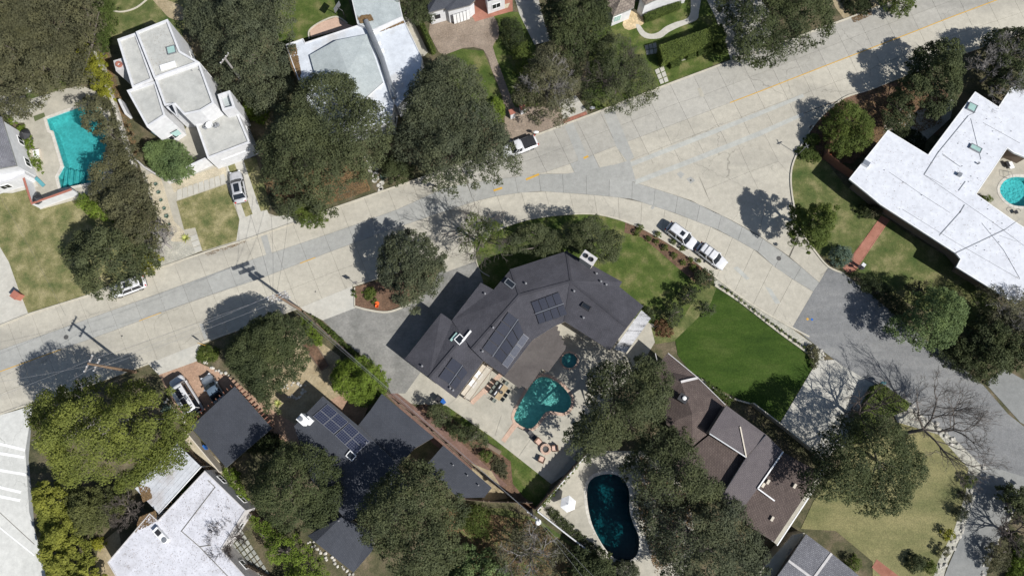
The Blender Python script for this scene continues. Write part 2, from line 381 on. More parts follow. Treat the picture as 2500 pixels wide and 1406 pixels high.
M['blue_bin'] = solid('blue_plastic', (.02, .12, .42), .5)
M['brick'] = solid('brick_masonry', (.36, .14, .10), .85)
M['teal_fabric'] = solid('teal_fabric', (.10, .30, .33), .8)
M['bark'] = solid('bark', (.13, .11, .095), .95)
M['bark_pale'] = solid('pale_bark', (.27, .25, .235), .95)
M['bark_dark'] = solid('dark_bark', (.085, .07, .062), .95)
M['wire'] = solid('wire', (.10, .10, .10), .5)
M['wire_pale'] = solid('aluminium_wire', (.24, .24, .25), .5)
M['pool_floor'] = solid('pool_plaster', (.42, .62, .62), .7); M['pool_floor_green'] = solid('pale_pool_plaster', (.62, .78, .74), .7)
M['pool_floor_dark'] = solid('dark_pool_plaster', (.045, .15, .165), .7)
M['coping'] = ground_mat('pool_coping', [(.3, (.50, .47, .42)), (.7, (.60, .57, .50))], FINE, 1, 6, .3)
M['water_teal'] = water_mat('teal_water', (.36, .80, .80), .02)
M['water_green'] = water_mat('green_water', (.50, .84, .81), .10)
M['water_dark'] = water_mat('dark_water', (.22, .62, .65))
M['water_light'] = water_mat('light_water', (.42, .93, .94))
F = {}
F['oak'] = foliage_mat('oak_leaves', (.044, .057, .027), (.130, .146, .070), .3)
F['oak_grey'] = foliage_mat('grey_oak_leaves', (.048, .060, .037), (.134, .148, .086), .3)
F['oak_dark'] = foliage_mat('dark_oak_leaves', (.036, .051, .021), (.102, .120, .052), .3)
F['olive'] = foliage_mat('brown_olive_leaves', (.060, .063, .034), (.155, .151, .082), .3)
F['green'] = foliage_mat('green_leaves', (.055, .082, .016), (.14, .18, .04), .3)
F['bright'] = foliage_mat('bright_leaves', (.080, .125, .016), (.20, .275, .042), .3)
F['yellow'] = foliage_mat('yellow_leaves', (.16, .17, .018), (.33, .33, .04), .3)
F['pine'] = foliage_mat('pine_needles', (.072, .096, .019), (.225, .25, .058), .33)
F['cypress'] = foliage_mat('feathery_leaves', (.055, .065, .025), (.14, .15, .05))
F['hedge'] = foliage_mat('hedge_leaves', (.045, .072, .016), (.115, .155, .038), .3)
F['blue'] = foliage_mat('blue_leaves', (.06, .095, .075), (.15, .21, .165))
F['mid'] = foliage_mat('fresh_leaves', (.06, .095, .035), (.17, .23, .09))
F['twig'] = foliage_mat('twiggy_leaves', (.072, .075, .045), (.175, .17, .10), .3)
F['bamboo'] = foliage_mat('bamboo_leaves', (.11, .13, .022), (.32, .33, .065), .35)
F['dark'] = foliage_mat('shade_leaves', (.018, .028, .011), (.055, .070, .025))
F['red'] = foliage_mat('reddish_leaves', (.10, .05, .03), (.20, .12, .06))
F['clip'] = foliage_mat('clipped_leaves', (.08, .115, .025), (.17, .215, .055), .3)
F['litter'] = foliage_mat('dry_leaves', (.10, .065, .035), (.26, .17, .09), .1)
# ------------------------------------------------------------ foliage
def P2(poly): return np.array([(p.x, p.y) for p in poly])
def inside(P, x, y):
    n = len(P); r = np.zeros(len(x), bool); j = n-1
    for i in range(n):
        xi, yi = P[i]; xj, yj = P[j]
        c = ((yi > y) != (yj > y)) & (x < (xj-xi)*(y-yi)/((yj-yi) + 1e-12)+xi); r ^= c; j = i
    return r
def edged(P, x, y):
    d = np.full(len(x), 1e9); n = len(P)
    for i in range(n):
        a = P[i]; b = P[(i+1) % n]; ab = b-a; L = (ab**2).sum()+1e-12
        t = np.clip(((x-a[0])*ab[0]+(y-a[1])*ab[1])/L, 0, 1)
        d = np.minimum(d, np.hypot(x-a[0]-t*ab[0], y-a[1]-t*ab[1]))
    return d
PERK, LEAFK = 6.6, .57
def leaves(centres, rad, zs, per, leaf, rng, up=-.35, tint_c=None, norm_w=.9, elong=1.0, core=False):
    """triangular leaf sprays on squashed balls; returns vertex array and tints"""
    if not core:
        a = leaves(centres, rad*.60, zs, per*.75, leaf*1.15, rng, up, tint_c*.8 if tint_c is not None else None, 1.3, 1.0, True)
        per = per*PERK; leaf = leaf*LEAFK
    cnt = np.maximum(4, (per*rad**2).astype(int)); idx = np.repeat(np.arange(len(rad)), cnt); n = len(idx)
    d = rng.normal(size=(n, 3)); d /= np.linalg.norm(d, axis=1)[:, None]
    lo = d[:, 2] < up; d[lo, 2] *= -1
    rr = rad[idx]*rng.uniform(.62, 1.08, n)
    pos = centres[idx] + d*rr[:, None]*np.array([1, 1, .72])
    nm = d*norm_w*.75 + rng.normal(size=(n, 3))*.45 + np.array([.12, -.1, .45]); nm /= np.linalg.norm(nm, axis=1)[:, None]
    t1 = np.cross(nm, rng.normal(size=(n, 3))); t1 /= np.linalg.norm(t1, axis=1)[:, None]+1e-9
    t2 = np.cross(nm, t1); s = leaf*rng.uniform(.55, 1.35, n)[:, None]
    v = np.empty((n, 3, 3)); v[:, 0] = pos + t1*s*.75*elong; v[:, 1] = pos - t1*s*.45*elong + t2*s*.55; v[:, 2] = pos - t1*s*.35*elong - t2*s*.6
    tc = rng.uniform(0, 1, len(rad)) if tint_c is None else tint_c
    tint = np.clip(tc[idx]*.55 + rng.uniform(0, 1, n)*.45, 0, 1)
    v = v.reshape(-1, 3)
    if not core: v = np.vstack([v, a[0]]); tint = np.concatenate([tint, a[1]])
    return v, tint
def leaf_obj(name, V, tint, m, parent, kind=None):
    o0 = origin(parent); V = V - np.array(o0); n = len(V)//3
    me = bpy.data.meshes.new(name); me.vertices.add(len(V)); me.vertices.foreach_set('co', V.astype(np.float32).ravel())
    me.loops.add(len(V)); me.loops.foreach_set('vertex_index', np.arange(len(V), dtype=np.int32))
    me.polygons.add(n); me.polygons.foreach_set('loop_start', np.arange(0, len(V), 3, dtype=np.int32))
    me.update(calc_edges=True)
    a = me.attributes.new('tint', 'FLOAT', 'FACE'); a.data.foreach_set('value', tint.astype(np.float32))
    me.materials.append(m); o = bpy.data.objects.new(name, me); COL.objects.link(o)
    if parent is not None: o.parent = parent
    if kind: o['kind'] = kind
    return o
NL = [0]
def crown(poly, z0, z1, rc, leaf, per, m, parent, seed, dens=1.0, flat=.0, name='crown', rough=.25, norm_w=.9, elong=1.0, gap=0.0):
    rng = np.random.default_rng(seed); P = P2(poly); lo = P.min(0); hi = P.max(0)
    A = abs(area2(poly)); want = int(A/(rc*rc*1.25)*dens)+3
    C = []; tries = 0; mind = rc*.95/math.sqrt(dens)
    while len(C) < want and tries < 40:
        x = rng.uniform(lo[0], hi[0], 400); y = rng.uniform(lo[1], hi[1], 400); tries += 1
        ok = inside(P, x, y)
        if tries < 25: ok &= edged(P, x, y) > rc*.32
        for a, b in zip(x[ok], y[ok]):
            if all((a-c[0])**2+(b-c[1])**2 > mind*mind for c in C[-4000:]): C.append((a, b))
            if len(C) >= want: break
    C = np.array(C); d = edged(P, C[:, 0], C[:, 1]); dm = max(d.max(), .3)
    # big-scale lobes: groups of clumps rise and fall together
    nb = max(2, int(A/(rc*rc*15))); B = C[rng.integers(0, len(C), nb)]; db = np.hypot(C[:, 0][:, None]-B[:, 0], C[:, 1][:, None]-B[:, 1]).min(1)
    lobe = np.clip(1.15-db/(rc*2.5), 0, 1)
    prof = np.sqrt(np.clip(d/(dm*.75), 0, 1)); prof = prof*(1-flat)+flat
    if gap:
        ph = rng.uniform(0, 6, 6); k = 1.9/rc/2.2
        nz = np.sin(C[:, 0]*k+ph[0]+1.5*np.sin(C[:, 1]*k*.7+ph[1]))*np.sin(C[:, 1]*k+ph[2]+1.5*np.sin(C[:, 0]*k*.6+ph[3]))
        keep = nz > (-1+2*gap*.6); C, d, prof, lobe = C[keep], d[keep], prof[keep], lobe[keep]
    top = z0 + (z1-z0)*prof*(1-rough*(1-lobe)) + rng.normal(size=len(C))*rc*.18
    rad = rc*rng.uniform(.65, 1.2, len(C))*np.clip(.45+d/(rc*1.6), .55, 1.0)
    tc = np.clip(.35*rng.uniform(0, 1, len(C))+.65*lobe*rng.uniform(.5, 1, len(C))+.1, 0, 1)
    cen = np.column_stack([C, top-rad*.7]); V, T = leaves(cen, rad, None, per, leaf, rng, tint_c=tc, norm_w=norm_w, elong=elong)
    # lower layer: closes the crown and gives it sides
    sel = rng.uniform(0, 1, len(C)) < (.75 if not gap else .3)
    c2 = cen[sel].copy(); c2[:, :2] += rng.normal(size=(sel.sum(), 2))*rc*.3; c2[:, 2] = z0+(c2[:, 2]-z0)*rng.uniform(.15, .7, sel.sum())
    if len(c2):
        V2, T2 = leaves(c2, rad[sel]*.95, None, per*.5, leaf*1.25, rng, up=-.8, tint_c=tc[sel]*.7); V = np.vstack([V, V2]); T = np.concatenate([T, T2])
    NL[0] += len(T)
    return leaf_obj(name, V, T, m, parent)
def limbs(parent, base, poly, z0, z1, m, seed, r=.25, n=6, name='trunk'):
    rng = random.Random(seed); mb = MB(); P = P2(poly); cx, cy = P.mean(0)
    b = Vector(base); top = Vector((b.x*.6+cx*.4, b.y*.6+cy*.4, z0*.8+.4))
    if top.z < .8: top.z = .8
    mb.tube([b+Vector((0, 0, -.05)), b+Vector((0, 0, .15)), b.lerp(top, .5), top], [r*1.5, r*1.1, r*.9, r*.8], 7)
    for i in range(n):
        p = poly[rng.randrange(len(poly))]; e = Vector((cx+(p.x-cx)*.72, cy+(p.y-cy)*.72, z0+(z1-z0)*.15)); mid = top.lerp(e, .5); mid.z += .3; mid.x += rng.uniform(-.5, .5); mid.y += rng.uniform(-.5, .5)
        mb.tube([top, mid, e], [r*.6, r*.35, r*.1], 5)
    return mb.build(name, m, parent, smooth=True)
def tree(name, label, pts, z1, m, z0=None, rc=1.0, leaf=.27, per=34, base=None, seed=1, bark='bark', cat='tree', group=None, dens=1.0, rough=.62, gap=0.0, smooth=True, r=.25, norm_w=.9, elong=1.0, flat=0.0, hm=None, nlimb=6):
    if z0 is None: z0 = z1*.35
    if hm is None: hm = z0+(z1-z0)*.55
    pp = cr([(p[0], p[1]) for p in pts], True, 3) if smooth else [Vector(p) for p in pts]
    poly = ccw([G(p.x, p.y, hm) for p in pp])
    poly = [Vector((p.x, p.y, 0)) for p in poly]
    if base is None:
        c = P2(poly).mean(0); base = (c[0], c[1], 0)
    else: base = tuple(G(base[0], base[1], 0))
    t = thing(name, label, cat, base, group)
    limbs(t, base, poly, z0, z1, M[bark], seed, r, nlimb)
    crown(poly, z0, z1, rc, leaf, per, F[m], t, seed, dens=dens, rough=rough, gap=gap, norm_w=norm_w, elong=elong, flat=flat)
    return t
def bush(name, label, pts, z1, m, seed=1, rc=.45, leaf=.16, per=90, cat='shrub', group=None, flat=0.0, z0=0.05, smooth=True, rough=.2, dens=1.0):
    pp = cr([(p[0], p[1]) for p in pts], True, 3) if smooth else [Vector(p) for p in pts]
    poly = ccw([G(p.x, p.y, z1*.6) for p in pp]); poly = [Vector((p.x, p.y, 0)) for p in poly]
    c = P2(poly).mean(0); t = thing(name, label, cat, (c[0], c[1], 0), group)
    mb = MB(); rr = random.Random(seed)
    for k in range(3):
        a = rr.uniform(0, 6.3); mb.tube([(c[0], c[1], -.05), (c[0]+math.cos(a)*.15, c[1]+math.sin(a)*.15, z1*.4), (c[0]+math.cos(a)*.4, c[1]+math.sin(a)*.4, z1*.75)], [.05, .04, .015], 5)
    mb.build('stem', M['bark'], t)
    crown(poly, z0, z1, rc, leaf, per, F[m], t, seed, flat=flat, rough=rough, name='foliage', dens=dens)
    return t
def box_hedge(name, label, pts, h, m, seed=1, leaf=.11, dens=150, group=None):
    """clipped hedge: a leafy skin over a solid box in a darker leaf colour"""
    rng = np.random.default_rng(seed); poly = ccw([G(p[0], p[1], h) for p in pts]); poly = [Vector((p.x, p.y, 0)) for p in poly]
    c = P2(poly).mean(0); t = thing(name, label, 'hedge', (c[0], c[1], 0), group)
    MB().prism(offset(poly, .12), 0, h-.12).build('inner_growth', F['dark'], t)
    P = P2(poly); A = abs(area2(poly)); pos = []; nrm = []
    n = int(A*dens*1.6); x = rng.uniform(P[:, 0].min(), P[:, 0].max(), n*3); y = rng.uniform(P[:, 1].min(), P[:, 1].max(), n*3); ok = inside(P, x, y); x = x[ok][:n]; y = y[ok][:n]
    pos.append(np.column_stack([x, y, h+rng.normal(size=len(x))*.045+.05*np.sin(x*2.1)*np.sin(y*1.7)])); nrm.append(np.tile([0, 0, 1.0], (len(x), 1)))
    for i in range(len(poly)):
        a, b = P[i], P[(i+1) % len(poly)]; L = np.hypot(*(b-a)); k = int(L*h*dens*.7); u = rng.uniform(0, 1, k); z = rng.uniform(0, h, k); nn = np.array([(b-a)[1], -(b-a)[0]])/max(L, 1e-6)
        q = a+(b-a)*u[:, None]+nn*rng.normal(size=k)[:, None]*.05; pos.append(np.column_stack([q, z])); nrm.append(np.tile([nn[0], nn[1], .2], (k, 1)))
    pos = np.vstack(pos); nm = np.vstack(nrm)+rng.normal(size=pos.shape)*.38; nm /= np.linalg.norm(nm, axis=1)[:, None]; n = len(pos)
    t1 = np.cross(nm, rng.normal(size=(n, 3))); t1 /= np.linalg.norm(t1, axis=1)[:, None]+1e-9; t2 = np.cross(nm, t1); s = leaf*rng.uniform(.6, 1.4, n)[:, None]
    v = np.empty((n, 3, 3)); v[:, 0] = pos+t1*s*.75; v[:, 1] = pos-t1*s*.45+t2*s*.55; v[:, 2] = pos-t1*s*.35-t2*s*.6
    tint = np.clip(rng.uniform(0, 1, n)*.7+.3*(.5+.5*np.sin(pos[:, 0]*1.3+pos[:, 1])), 0, 1); NL[0] += n
    leaf_obj('foliage', v.reshape(-1, 3), tint, F[m], t); return t
def litter(label, pts, z, n, m, seed, leaf=.09, holes=()):
    rng = np.random.default_rng(seed); poly = ccw([G(p[0], p[1], z) for p in pts]); P = P2(poly)
    x = rng.uniform(P[:, 0].min(), P[:, 0].max(), n*3); y = rng.uniform(P[:, 1].min(), P[:, 1].max(), n*3); w = .5+.5*np.sin(x*1.7+2*np.sin(y*1.1))*np.sin(y*1.9+x*.6)
    ok = inside(P, x, y) & (rng.uniform(0, 1, len(x)) < w+.15); x = x[ok][:n]; y = y[ok][:n]; k = len(x); pos = np.column_stack([x, y, z+rng.uniform(.005, .03, k)])
    a = rng.uniform(0, 6.28, k); s = leaf*rng.uniform(.5, 1.5, k); v = np.empty((k, 3, 3))
    for j in range(3): v[:, j, 0] = pos[:, 0]+s*np.cos(a+j*2.1); v[:, j, 1] = pos[:, 1]+s*np.sin(a+j*2.1); v[:, j, 2] = pos[:, 2]+rng.uniform(-.004, .02, k)
    NL[0] += k; o = leaf_obj('leaf_litter', v.reshape(-1, 3), rng.uniform(0, 1, k), F[m], None, 'stuff'); tag(o, label, 'leaf litter'); return o
def circ(x, y, r, n=9, seed=0, jit=.15):
    rr = random.Random(seed); return [(x+math.cos(2*PI*k/n)*r*(1+rr.uniform(-jit, jit)), y+math.sin(2*PI*k/n)*r*(1+rr.uniform(-jit, jit))) for k in range(n)]
def branchy(parent, base, h, spread, m, seed, r=.22, levels=6, kids=3, lean=(0, 0), name='branches', fork=.25, upb=.35, dec=.72):
    rng = random.Random(seed); mb = MB()
    def grow(p, d, L, r, lev):
        q = p+d*L*.5+Vector((rng.uniform(-1, 1), rng.uniform(-1, 1), rng.uniform(-.3, .6)))*L*.09
        e = p+d*L+Vector((rng.uniform(-1, 1), rng.uniform(-1, 1), rng.uniform(-.4, .6)))*L*.1
        seg = 6 if lev > levels-2 else (4 if lev > 2 else 3)
        mb.tube([p, q, e], [r, r*.82, r*.66], seg, cap=False)
        if lev == 0: return
        for k in range(kids if lev < levels else kids+1):
            ax = Vector((rng.gauss(0, 1), rng.gauss(0, 1), rng.gauss(0, .6)+upb)); nd = (d*(1.15)+ax*.62); nd.z = max(nd.z, -.15) ; nd.normalize()
            st = e if k < 2 else q
            grow(st, nd, L*dec*rng.uniform(.75, 1.15), max(r*.60, .012), lev-1)
    b = Vector(base); d0 = Vector((lean[0], lean[1], 1)); d0.normalize()
    mb.tube([b+Vector((0, 0, -.05)), b+d0*h*fork], [r*1.4, r], 8)
    for k in range(kids+1):
        a = 2*PI*k/(kids+1)+rng.uniform(-.4, .4); d = Vector((math.cos(a)*spread+lean[0], math.sin(a)*spread+lean[1], 1)); d.normalize()
        grow(b+d0*h*fork, d, h*.27, r*.7, levels)
    NL[0] += len(mb.f)*2
    return mb.build(name, m, parent)
def bare(name, label, base, h, m='bark_pale', seed=1, spread=1.2, r=.2, levels=5, lean=(0, 0), group=None, kids=3, **k):
    b = G(base[0], base[1]); t = thing(name, label, 'tree', b, group)
    branchy(t, b, h, spread, M[m], seed, r, levels, kids, lean, **k); return t
def rosette(proto_only, r=.6, n=18, m='blue', h=.35, name='agave', label='', cat='plant', loc=(0, 0, 0), seed=1, w=.11):
    t = thing(name, label, cat, loc); rng = random.Random(seed)
    for k in range(n):
        a = 2.4*k; el = .25+.9*(k/n); L = r*(1-.35*k/n); mb = MB()
        d = Vector((math.cos(a)*math.cos(el), math.sin(a)*math.cos(el), math.sin(el))); s = Vector((-math.sin(a), math.cos(a), 0))
        b = Vector(loc)+Vector((0, 0, .05)); mid = b+d*L*.55+Vector((0, 0, .03)); tip = b+d*L; u = Vector((0, 0, .03))
        mb.add([b-s*w*.4, b+s*w*.4, mid+s*w*.5, tip, mid-s*w*.5, mid-u], [(0, 1, 2, 4), (4, 2, 3), (1, 0, 5), (2, 1, 5), (0, 4, 5), (3, 2, 5), (4, 3, 5)])
        o = mb.build('leaf', M[m], t)
    return t

# ------------------------------------------------------------ ground sheets
def struct(name, mb, m, **k):
    o = mb.build(name, M[m], None, **k); o['kind'] = 'structure'; return o
NS = [0]
def sheet(name, m, z, pts, holes=(), smooth=0, thick=0.0):
    NS[0] += 1
    if z < .05: z += NS[0]*.0003
    pp = cr(pts, True, smooth) if smooth else [Vector(p) for p in pts]
    poly = [G(p.x, p.y) for p in pp]; mb = MB()
    mb.sheet(poly, z, [[G(p[0], p[1]) for p in h] for h in holes]); mb.walls(poly, z-.3 if thick == 0 else z-thick, z)
    return struct(name, mb, m)
POOL1 = [(114, 291), (192, 263), (238, 258), (262, 300), (262, 380), (250, 440), (149, 461), (142, 432), (156, 407), (130, 320), (122, 318)]
POOL2 = [tuple(p) for p in cr([(1256, 1012), (1275, 975), (1300, 935), (1318, 921), (1340, 922), (1372, 942), (1392, 968), (1394, 988), (1384, 1004), (1372, 1008), (1345, 1003), (1330, 1008), (1318, 1024), (1303, 1042), (1288, 1046), (1270, 1038), (1258, 1028)], True, 3)]
SPA = [(1390+19.5*math.cos(2*PI*k/24), 880+18.5*math.sin(2*PI*k/24)) for k in range(24)]
POOL3 = [tuple(p) for p in cr([(1433, 1195), (1445, 1168), (1475, 1157), (1508, 1160), (1528, 1178), (1537, 1205), (1537, 1245), (1545, 1275), (1558, 1305), (1560, 1335), (1550, 1360), (1528, 1369), (1500, 1362), (1475, 1335), (1450, 1290), (1437, 1245)], True, 4)]
POOL4 = [tuple(p) for p in cr([(2440, 465), (2452, 442), (2480, 432), (2520, 440), (2540, 470), (2520, 500), (2480, 503), (2455, 490)], True, 4)]
POOLS = [POOL1, POOL2, SPA, POOL3, POOL4]
mb = MB(); big = [Vector(p) for p in ((-900, -900, 0), (900, -900, 0), (900, 900, 0), (-900, 900, 0))]
mb.sheet(big, 0, [[G(p[0], p[1]) for p in h] for h in POOLS]); struct('ground', mb, 'soil')
HL = lambda *k: [POOLS[i] for i in k]
# plots
sheet('lawn', 'dry', .02, [(-140, 470), (40, 468), (95, 452), (100, 505), (190, 475), (250, 520), (400, 600), (400, 660), (205, 722), (70, 767), (45, 705), (22, 640), (-3, 600), (-140, 560)])
sheet('driveway', 'pale_patio', .03, [(-160, 540), (-3, 598), (22, 640), (45, 705), (70, 768), (0, 795), (-160, 850)])
sheet('ground', 'lawn_olive', .01, [(255, -60), (480, -60), (450, 60), (440, 120), (290, 110), (265, 110)])
sheet('lawn', 'lawn_olive', .02, [(270, 30), (300, 31), (335, 18), (370, -10), (460, -40), (450, 60), (405, 55), (300, 85), (268, 95)])
sheet('garden_bed', 'sand', .03, [(372, -5), (420, 5), (452, 25), (448, 50), (415, 45), (395, 25)], smooth=3)
sheet('lawn', 'lawn_mid', .02, [(660, -60), (830, -60), (870, 60), (850, 65), (820, 40), (783, 54), (758, 72), (755, 94), (700, 108), (680, 100)])
sheet('patio', 'pink_paving', .03, [(759, 92), (756, 75), (768, 65), (782, 56), (821, 43), (850, 60), (865, 66)])
sheet('lawn', 'lawn_mid', .02, [(1190, 30), (1265, 30), (1300, 90), (1320, 160), (1310, 290), (1250, 270), (1235, 210), (1200, 130)])
sheet('driveway', 'gravel_pink', .03, [(1050, 50), (1170, 15), (1205, 40), (1218, 70), (1216, 95), (1203, 115), (1222, 170), (1246, 235), (1258, 262), (1282, 262), (1400, 262), (1436, 284), (1310, 331), (1240, 355), (1232, 290), (1228, 240), (1200, 170), (1180, 122), (1130, 118), (1085, 135), (1062, 112)], smooth=2)
sheet('patio', 'brick_red', .04, [(1152, 40), (1160, -40), (1250, -40), (1252, 28), (1215, 38), (1160, 54)])
sheet('patio', 'gravel_pale', .05, [(1195, 22), (1245, 8), (1240, 20), (1215, 26)])
sheet('driveway', 'concrete_cool', .03, [(1240, -60), (1300, -60), (1330, 60), (1345, 100), (1305, 110), (1268, 35)])
sheet('driveway', 'pale_patio', .03, [(1365, 250), (1405, 232), (1432, 270), (1375, 296)])
sheet('path', 'brick_red', .045, [(1374, 293), (1430, 273), (1433, 279), (1378, 302)])
sheet('driveway', 'patio', .02, [(985, 40), (1005, 45), (1045, 128), (1035, 138), (1010, 140), (990, 80)])
sheet('lawn', 'lawn_mid', .02, [(1090, 118), (1130, 120), (1180, 125), (1200, 172), (1226, 240), (1230, 290), (1180, 300), (1100, 200)])
# white house garden top right
sheet('lawn', 'lawn_mid', .02, [(1440, 20), (1760, -20), (1800, 60), (1790, 140), (1632, 206), (1470, 275), (1420, 240), (1440, 130)])
sheet('patio', 'flagstone', .03, [(1527, 45), (1548, 22), (1572, 45), (1570, 60), (1535, 75), (1520, 62)], smooth=2)
sheet('path', 'pale_patio', .04, [(1552, 62), (1562, 62), (1574, 78), (1590, 84), (1608, 79), (1625, 66), (1650, 55), (1675, 47), (1686, 30), (1688, -20), (1712, -20), (1706, 30), (1700, 50), (1660, 66), (1632, 80), (1612, 94), (1580, 95), (1562, 84)], smooth=3)
sheet('garden_bed', 'gravel_grey', .03, [(1622, 158), (1640, 140), (1680, 128), (1720, 112), (1750, 100), (1752, 112), (1715, 130), (1680, 145), (1638, 158)])
sheet('driveway', 'concrete_cool', .03, [(1705, -40), (1830, -40), (1900, 60), (1860, 122), (1785, 150), (1768, 100), (1745, 40)])
sheet('verge', 'sand', .02, [(2010, -40), (2280, -40), (2160, 8), (2061, 48), (2040, 20)])
# modern white house front
sheet('patio', 'patio', .02, [(340, 400), (400, 425), (420, 350), (446, 325), (470, 290), (520, 400), (560, 400), (612, 385), (640, 516), (720, 543), (600, 585), (495, 614), (440, 595), (395, 560), (365, 480)])
sheet('driveway', 'pale_patio', .03, [(553, 404), (595, 389), (622, 448), (660, 530), (700, 525), (728, 540), (600, 586), (577, 590), (585, 536)])
sheet('lawn', 'dry', .045, [(431, 492), (553, 450), (585, 536), (577, 588), (495, 613), (477, 556), (450, 561)])
sheet('lawn', 'dry', .045, [(556, 404), (573, 399), (617, 523), (600, 530)])
sheet('lawn', 'dry', .045, [(594, 390), (625, 385), (660, 500), (655, 512), (637, 516)])
sheet('garden_bed', 'gravel_pale', .04, [(357, 428), (388, 420), (400, 455), (425, 540), (450, 565), (452, 590), (420, 590), (395, 555), (370, 480)])
sheet('garden_bed', 'gravel_pale', .04, [(418, 450), (535, 405), (553, 412), (552, 430), (425, 470)])
sheet('verge', 'gravel_grey', .02, [(360, 664), (355, 610), (380, 550), (450, 595), (495, 612), (430, 638)])
# left pool terrace
sheet('patio', 'patio', .02, [(-140, 230), (60, 235), (200, 210), (262, 235), (290, 400), (250, 470), (98, 512), (75, 420), (60, 300), (-140, 260)], holes=HL(0))
sheet('lawn', 'lawn_olive', .03, [(58, 200), (125, 180), (165, 190), (160, 215), (65, 247), (60, 225)])
sheet('garden_bed', 'gravel_grey', .03, [(-30, 262), (50, 235), (62, 247), (125, 227), (112, 262), (68, 280), (60, 300), (20, 300)])
sheet('path', 'pale_patio', .04, [(-20, 430), (75, 410), (82, 440), (95, 455), (30, 472), (-20, 470)])
# right house wedge
sheet('lawn', 'lawn_olive', .02, [(1930, 440), (1937, 395), (1955, 355), (1990, 360), (2060, 450), (2200, 560), (2350, 650), (2440, 740), (2400, 810), (2260, 760), (2130, 700), (2060, 655), (2000, 620), (1955, 565), (1937, 500)])
sheet('garden_bed', 'mulch', .03, [(1975, 310), (2030, 240), (2140, 210), (2260, 190), (2330, 240), (2290, 330), (2200, 330), (2160, 330), (2080, 400), (2000, 390)])
sheet('garden_bed', 'gravel_grey', .04, [(2160, 300), (2330, 240), (2320, 290), (2200, 400), (2150, 370)])
sheet('path', 'brick_red', .04, [(2152, 527), (2171, 537), (2086, 663), (2070, 668), (2057, 655)])
sheet('patio', 'patio', .02, [(2380, 410), (2440, 390), (2580, 330), (2620, 560), (2500, 580), (2420, 530), (2370, 480)], holes=HL(4))
# centre house front
sheet('lawn', 'lawn_mid', .02, [(1160, 600), (1200, 570), (1250, 549), (1300, 534), (1380, 524), (1460, 524), (1540, 546), (1610, 581), (1680, 626), (1745, 676), (1720, 740), (1660, 800), (1620, 820), (1500, 800), (1240, 760), (1170, 700)])
sheet('garden_bed', 'mulch', .03, [(1527, 541), (1550, 548), (1610, 582), (1680, 627), (1742, 676), (1735, 700), (1700, 692), (1676, 672), (1643, 644), (1600, 606), (1565, 579), (1524, 568)])
sheet('garden_bed', 'lawn_olive', .03, [(1660, 790), (1700, 720), (1740, 690), (1752, 705), (1710, 790), (1665, 830), (1600, 840), (1590, 800)])
sheet('verge', 'gravel_grey', .02, [(1740, 672), (1830, 740), (1930, 800), (2000, 850), (2012, 878), (1995, 895), (1820, 745), (1745, 695)])
sheet('lawn', 'lawn_vivid', .03, [(1750, 700), (1810, 738), (1993, 882), (1901, 1036), (1830, 985), (1700, 925), (1655, 868), (1648, 830), (1700, 780), (1735, 740)])
sheet('driveway', 'pale_patio', .02, [(1996, 880), (2040, 878), (2150, 948), (2100, 1010), (2020, 1120), (1900, 1040)])
sheet('garden_bed', 'stone_pale', .03, [(2105, 940), (2148, 950), (2100, 1010), (2060, 1090), (2030, 1100), (2050, 1040)])
sheet('driveway', 'stamped', .03, [(788, 782), (867, 750), (900, 758), (946, 763), (990, 747), (1050, 705), (1075, 662), (1164, 636), (1180, 690), (1120, 800), (1040, 890), (990, 960), (955, 960), (930, 905), (860, 850)])
sheet('driveway', 'pale_patio', .04, [(730, 752), (860, 699), (867, 752), (788, 782)])
sheet('driveway', 'patio', .04, [(1072, 630), (1160, 600), (1164, 637), (1090, 664)])
sheet('garden_bed', 'mulch', .05, [(867, 700), (910, 688), (1000, 690), (1070, 655), (1050, 700), (990, 742), (946, 760), (900, 755), (867, 746)])
sheet('patio', 'patio', .02, [(955, 965), (1040, 880), (1150, 880), (1290, 770), (1345, 770), (1420, 760), (1560, 780), (1620, 800), (1560, 900), (1500, 960), (1432, 1120), (1346, 1181), (1200, 1066), (1090, 990), (1000, 985)], holes=HL(1, 2))
sheet('path', 'pink_paving', .03, [(1148, 985), (1228, 905), (1236, 912), (1160, 992)])
sheet('path', 'pink_paving', .03, [(1225, 1074), (1254, 1028), (1266, 1034), (1235, 1080)])
sheet('lawn', 'lawn_mid', .03, [(1060, 985), (1090, 990), (1200, 1066), (1346, 1181), (1312, 1238), (1278, 1212), (1252, 1180), (1247, 1126), (1200, 1090), (1130, 1040)])
sheet('garden_bed', 'mulch', .02, [(1040, 985), (1130, 1040), (1200, 1090), (1247, 1126), (1252, 1180), (1310, 1240), (1290, 1245), (1170, 1140), (1000, 1000)])
# south-west plots
sheet('driveway', 'brick_tan', .03, [(388, 914), (478, 882), (520, 900), (570, 925), (640, 985), (760, 1060), (780, 990), (840, 960), (900, 990), (880, 1040), (760, 1120), (560, 990), (480, 1050), (425, 985)])
sheet('driveway', 'pale_patio', .04, [(362, 888), (490, 837), (480, 882), (388, 915)])
sheet('ground', 'sand', .02, [(690, 790), (750, 810), (830, 870), (850, 970), (780, 1000), (760, 1060), (700, 1050), (640, 985), (640, 880)])
sheet('ground', 'asphalt2', .02, [(-140, 1075), (0, 1013), (80, 990), (70, 1120), (85, 1290), (120, 1460), (-140, 1460)])
sheet('street', 'pale_street', .03, [(-140, 1075), (0, 1013), (80, 990), (62, 1100), (72, 1250), (95, 1330), (125, 1460), (-140, 1460)])
sheet('path', 'gravel_pale', .03, [(450, 1075), (470, 1060), (560, 1150), (590, 1190), (575, 1200), (500, 1130)])
sheet('patio', 'sand', .02, [(240, 1330), (290, 1290), (310, 1420), (230, 1420)])
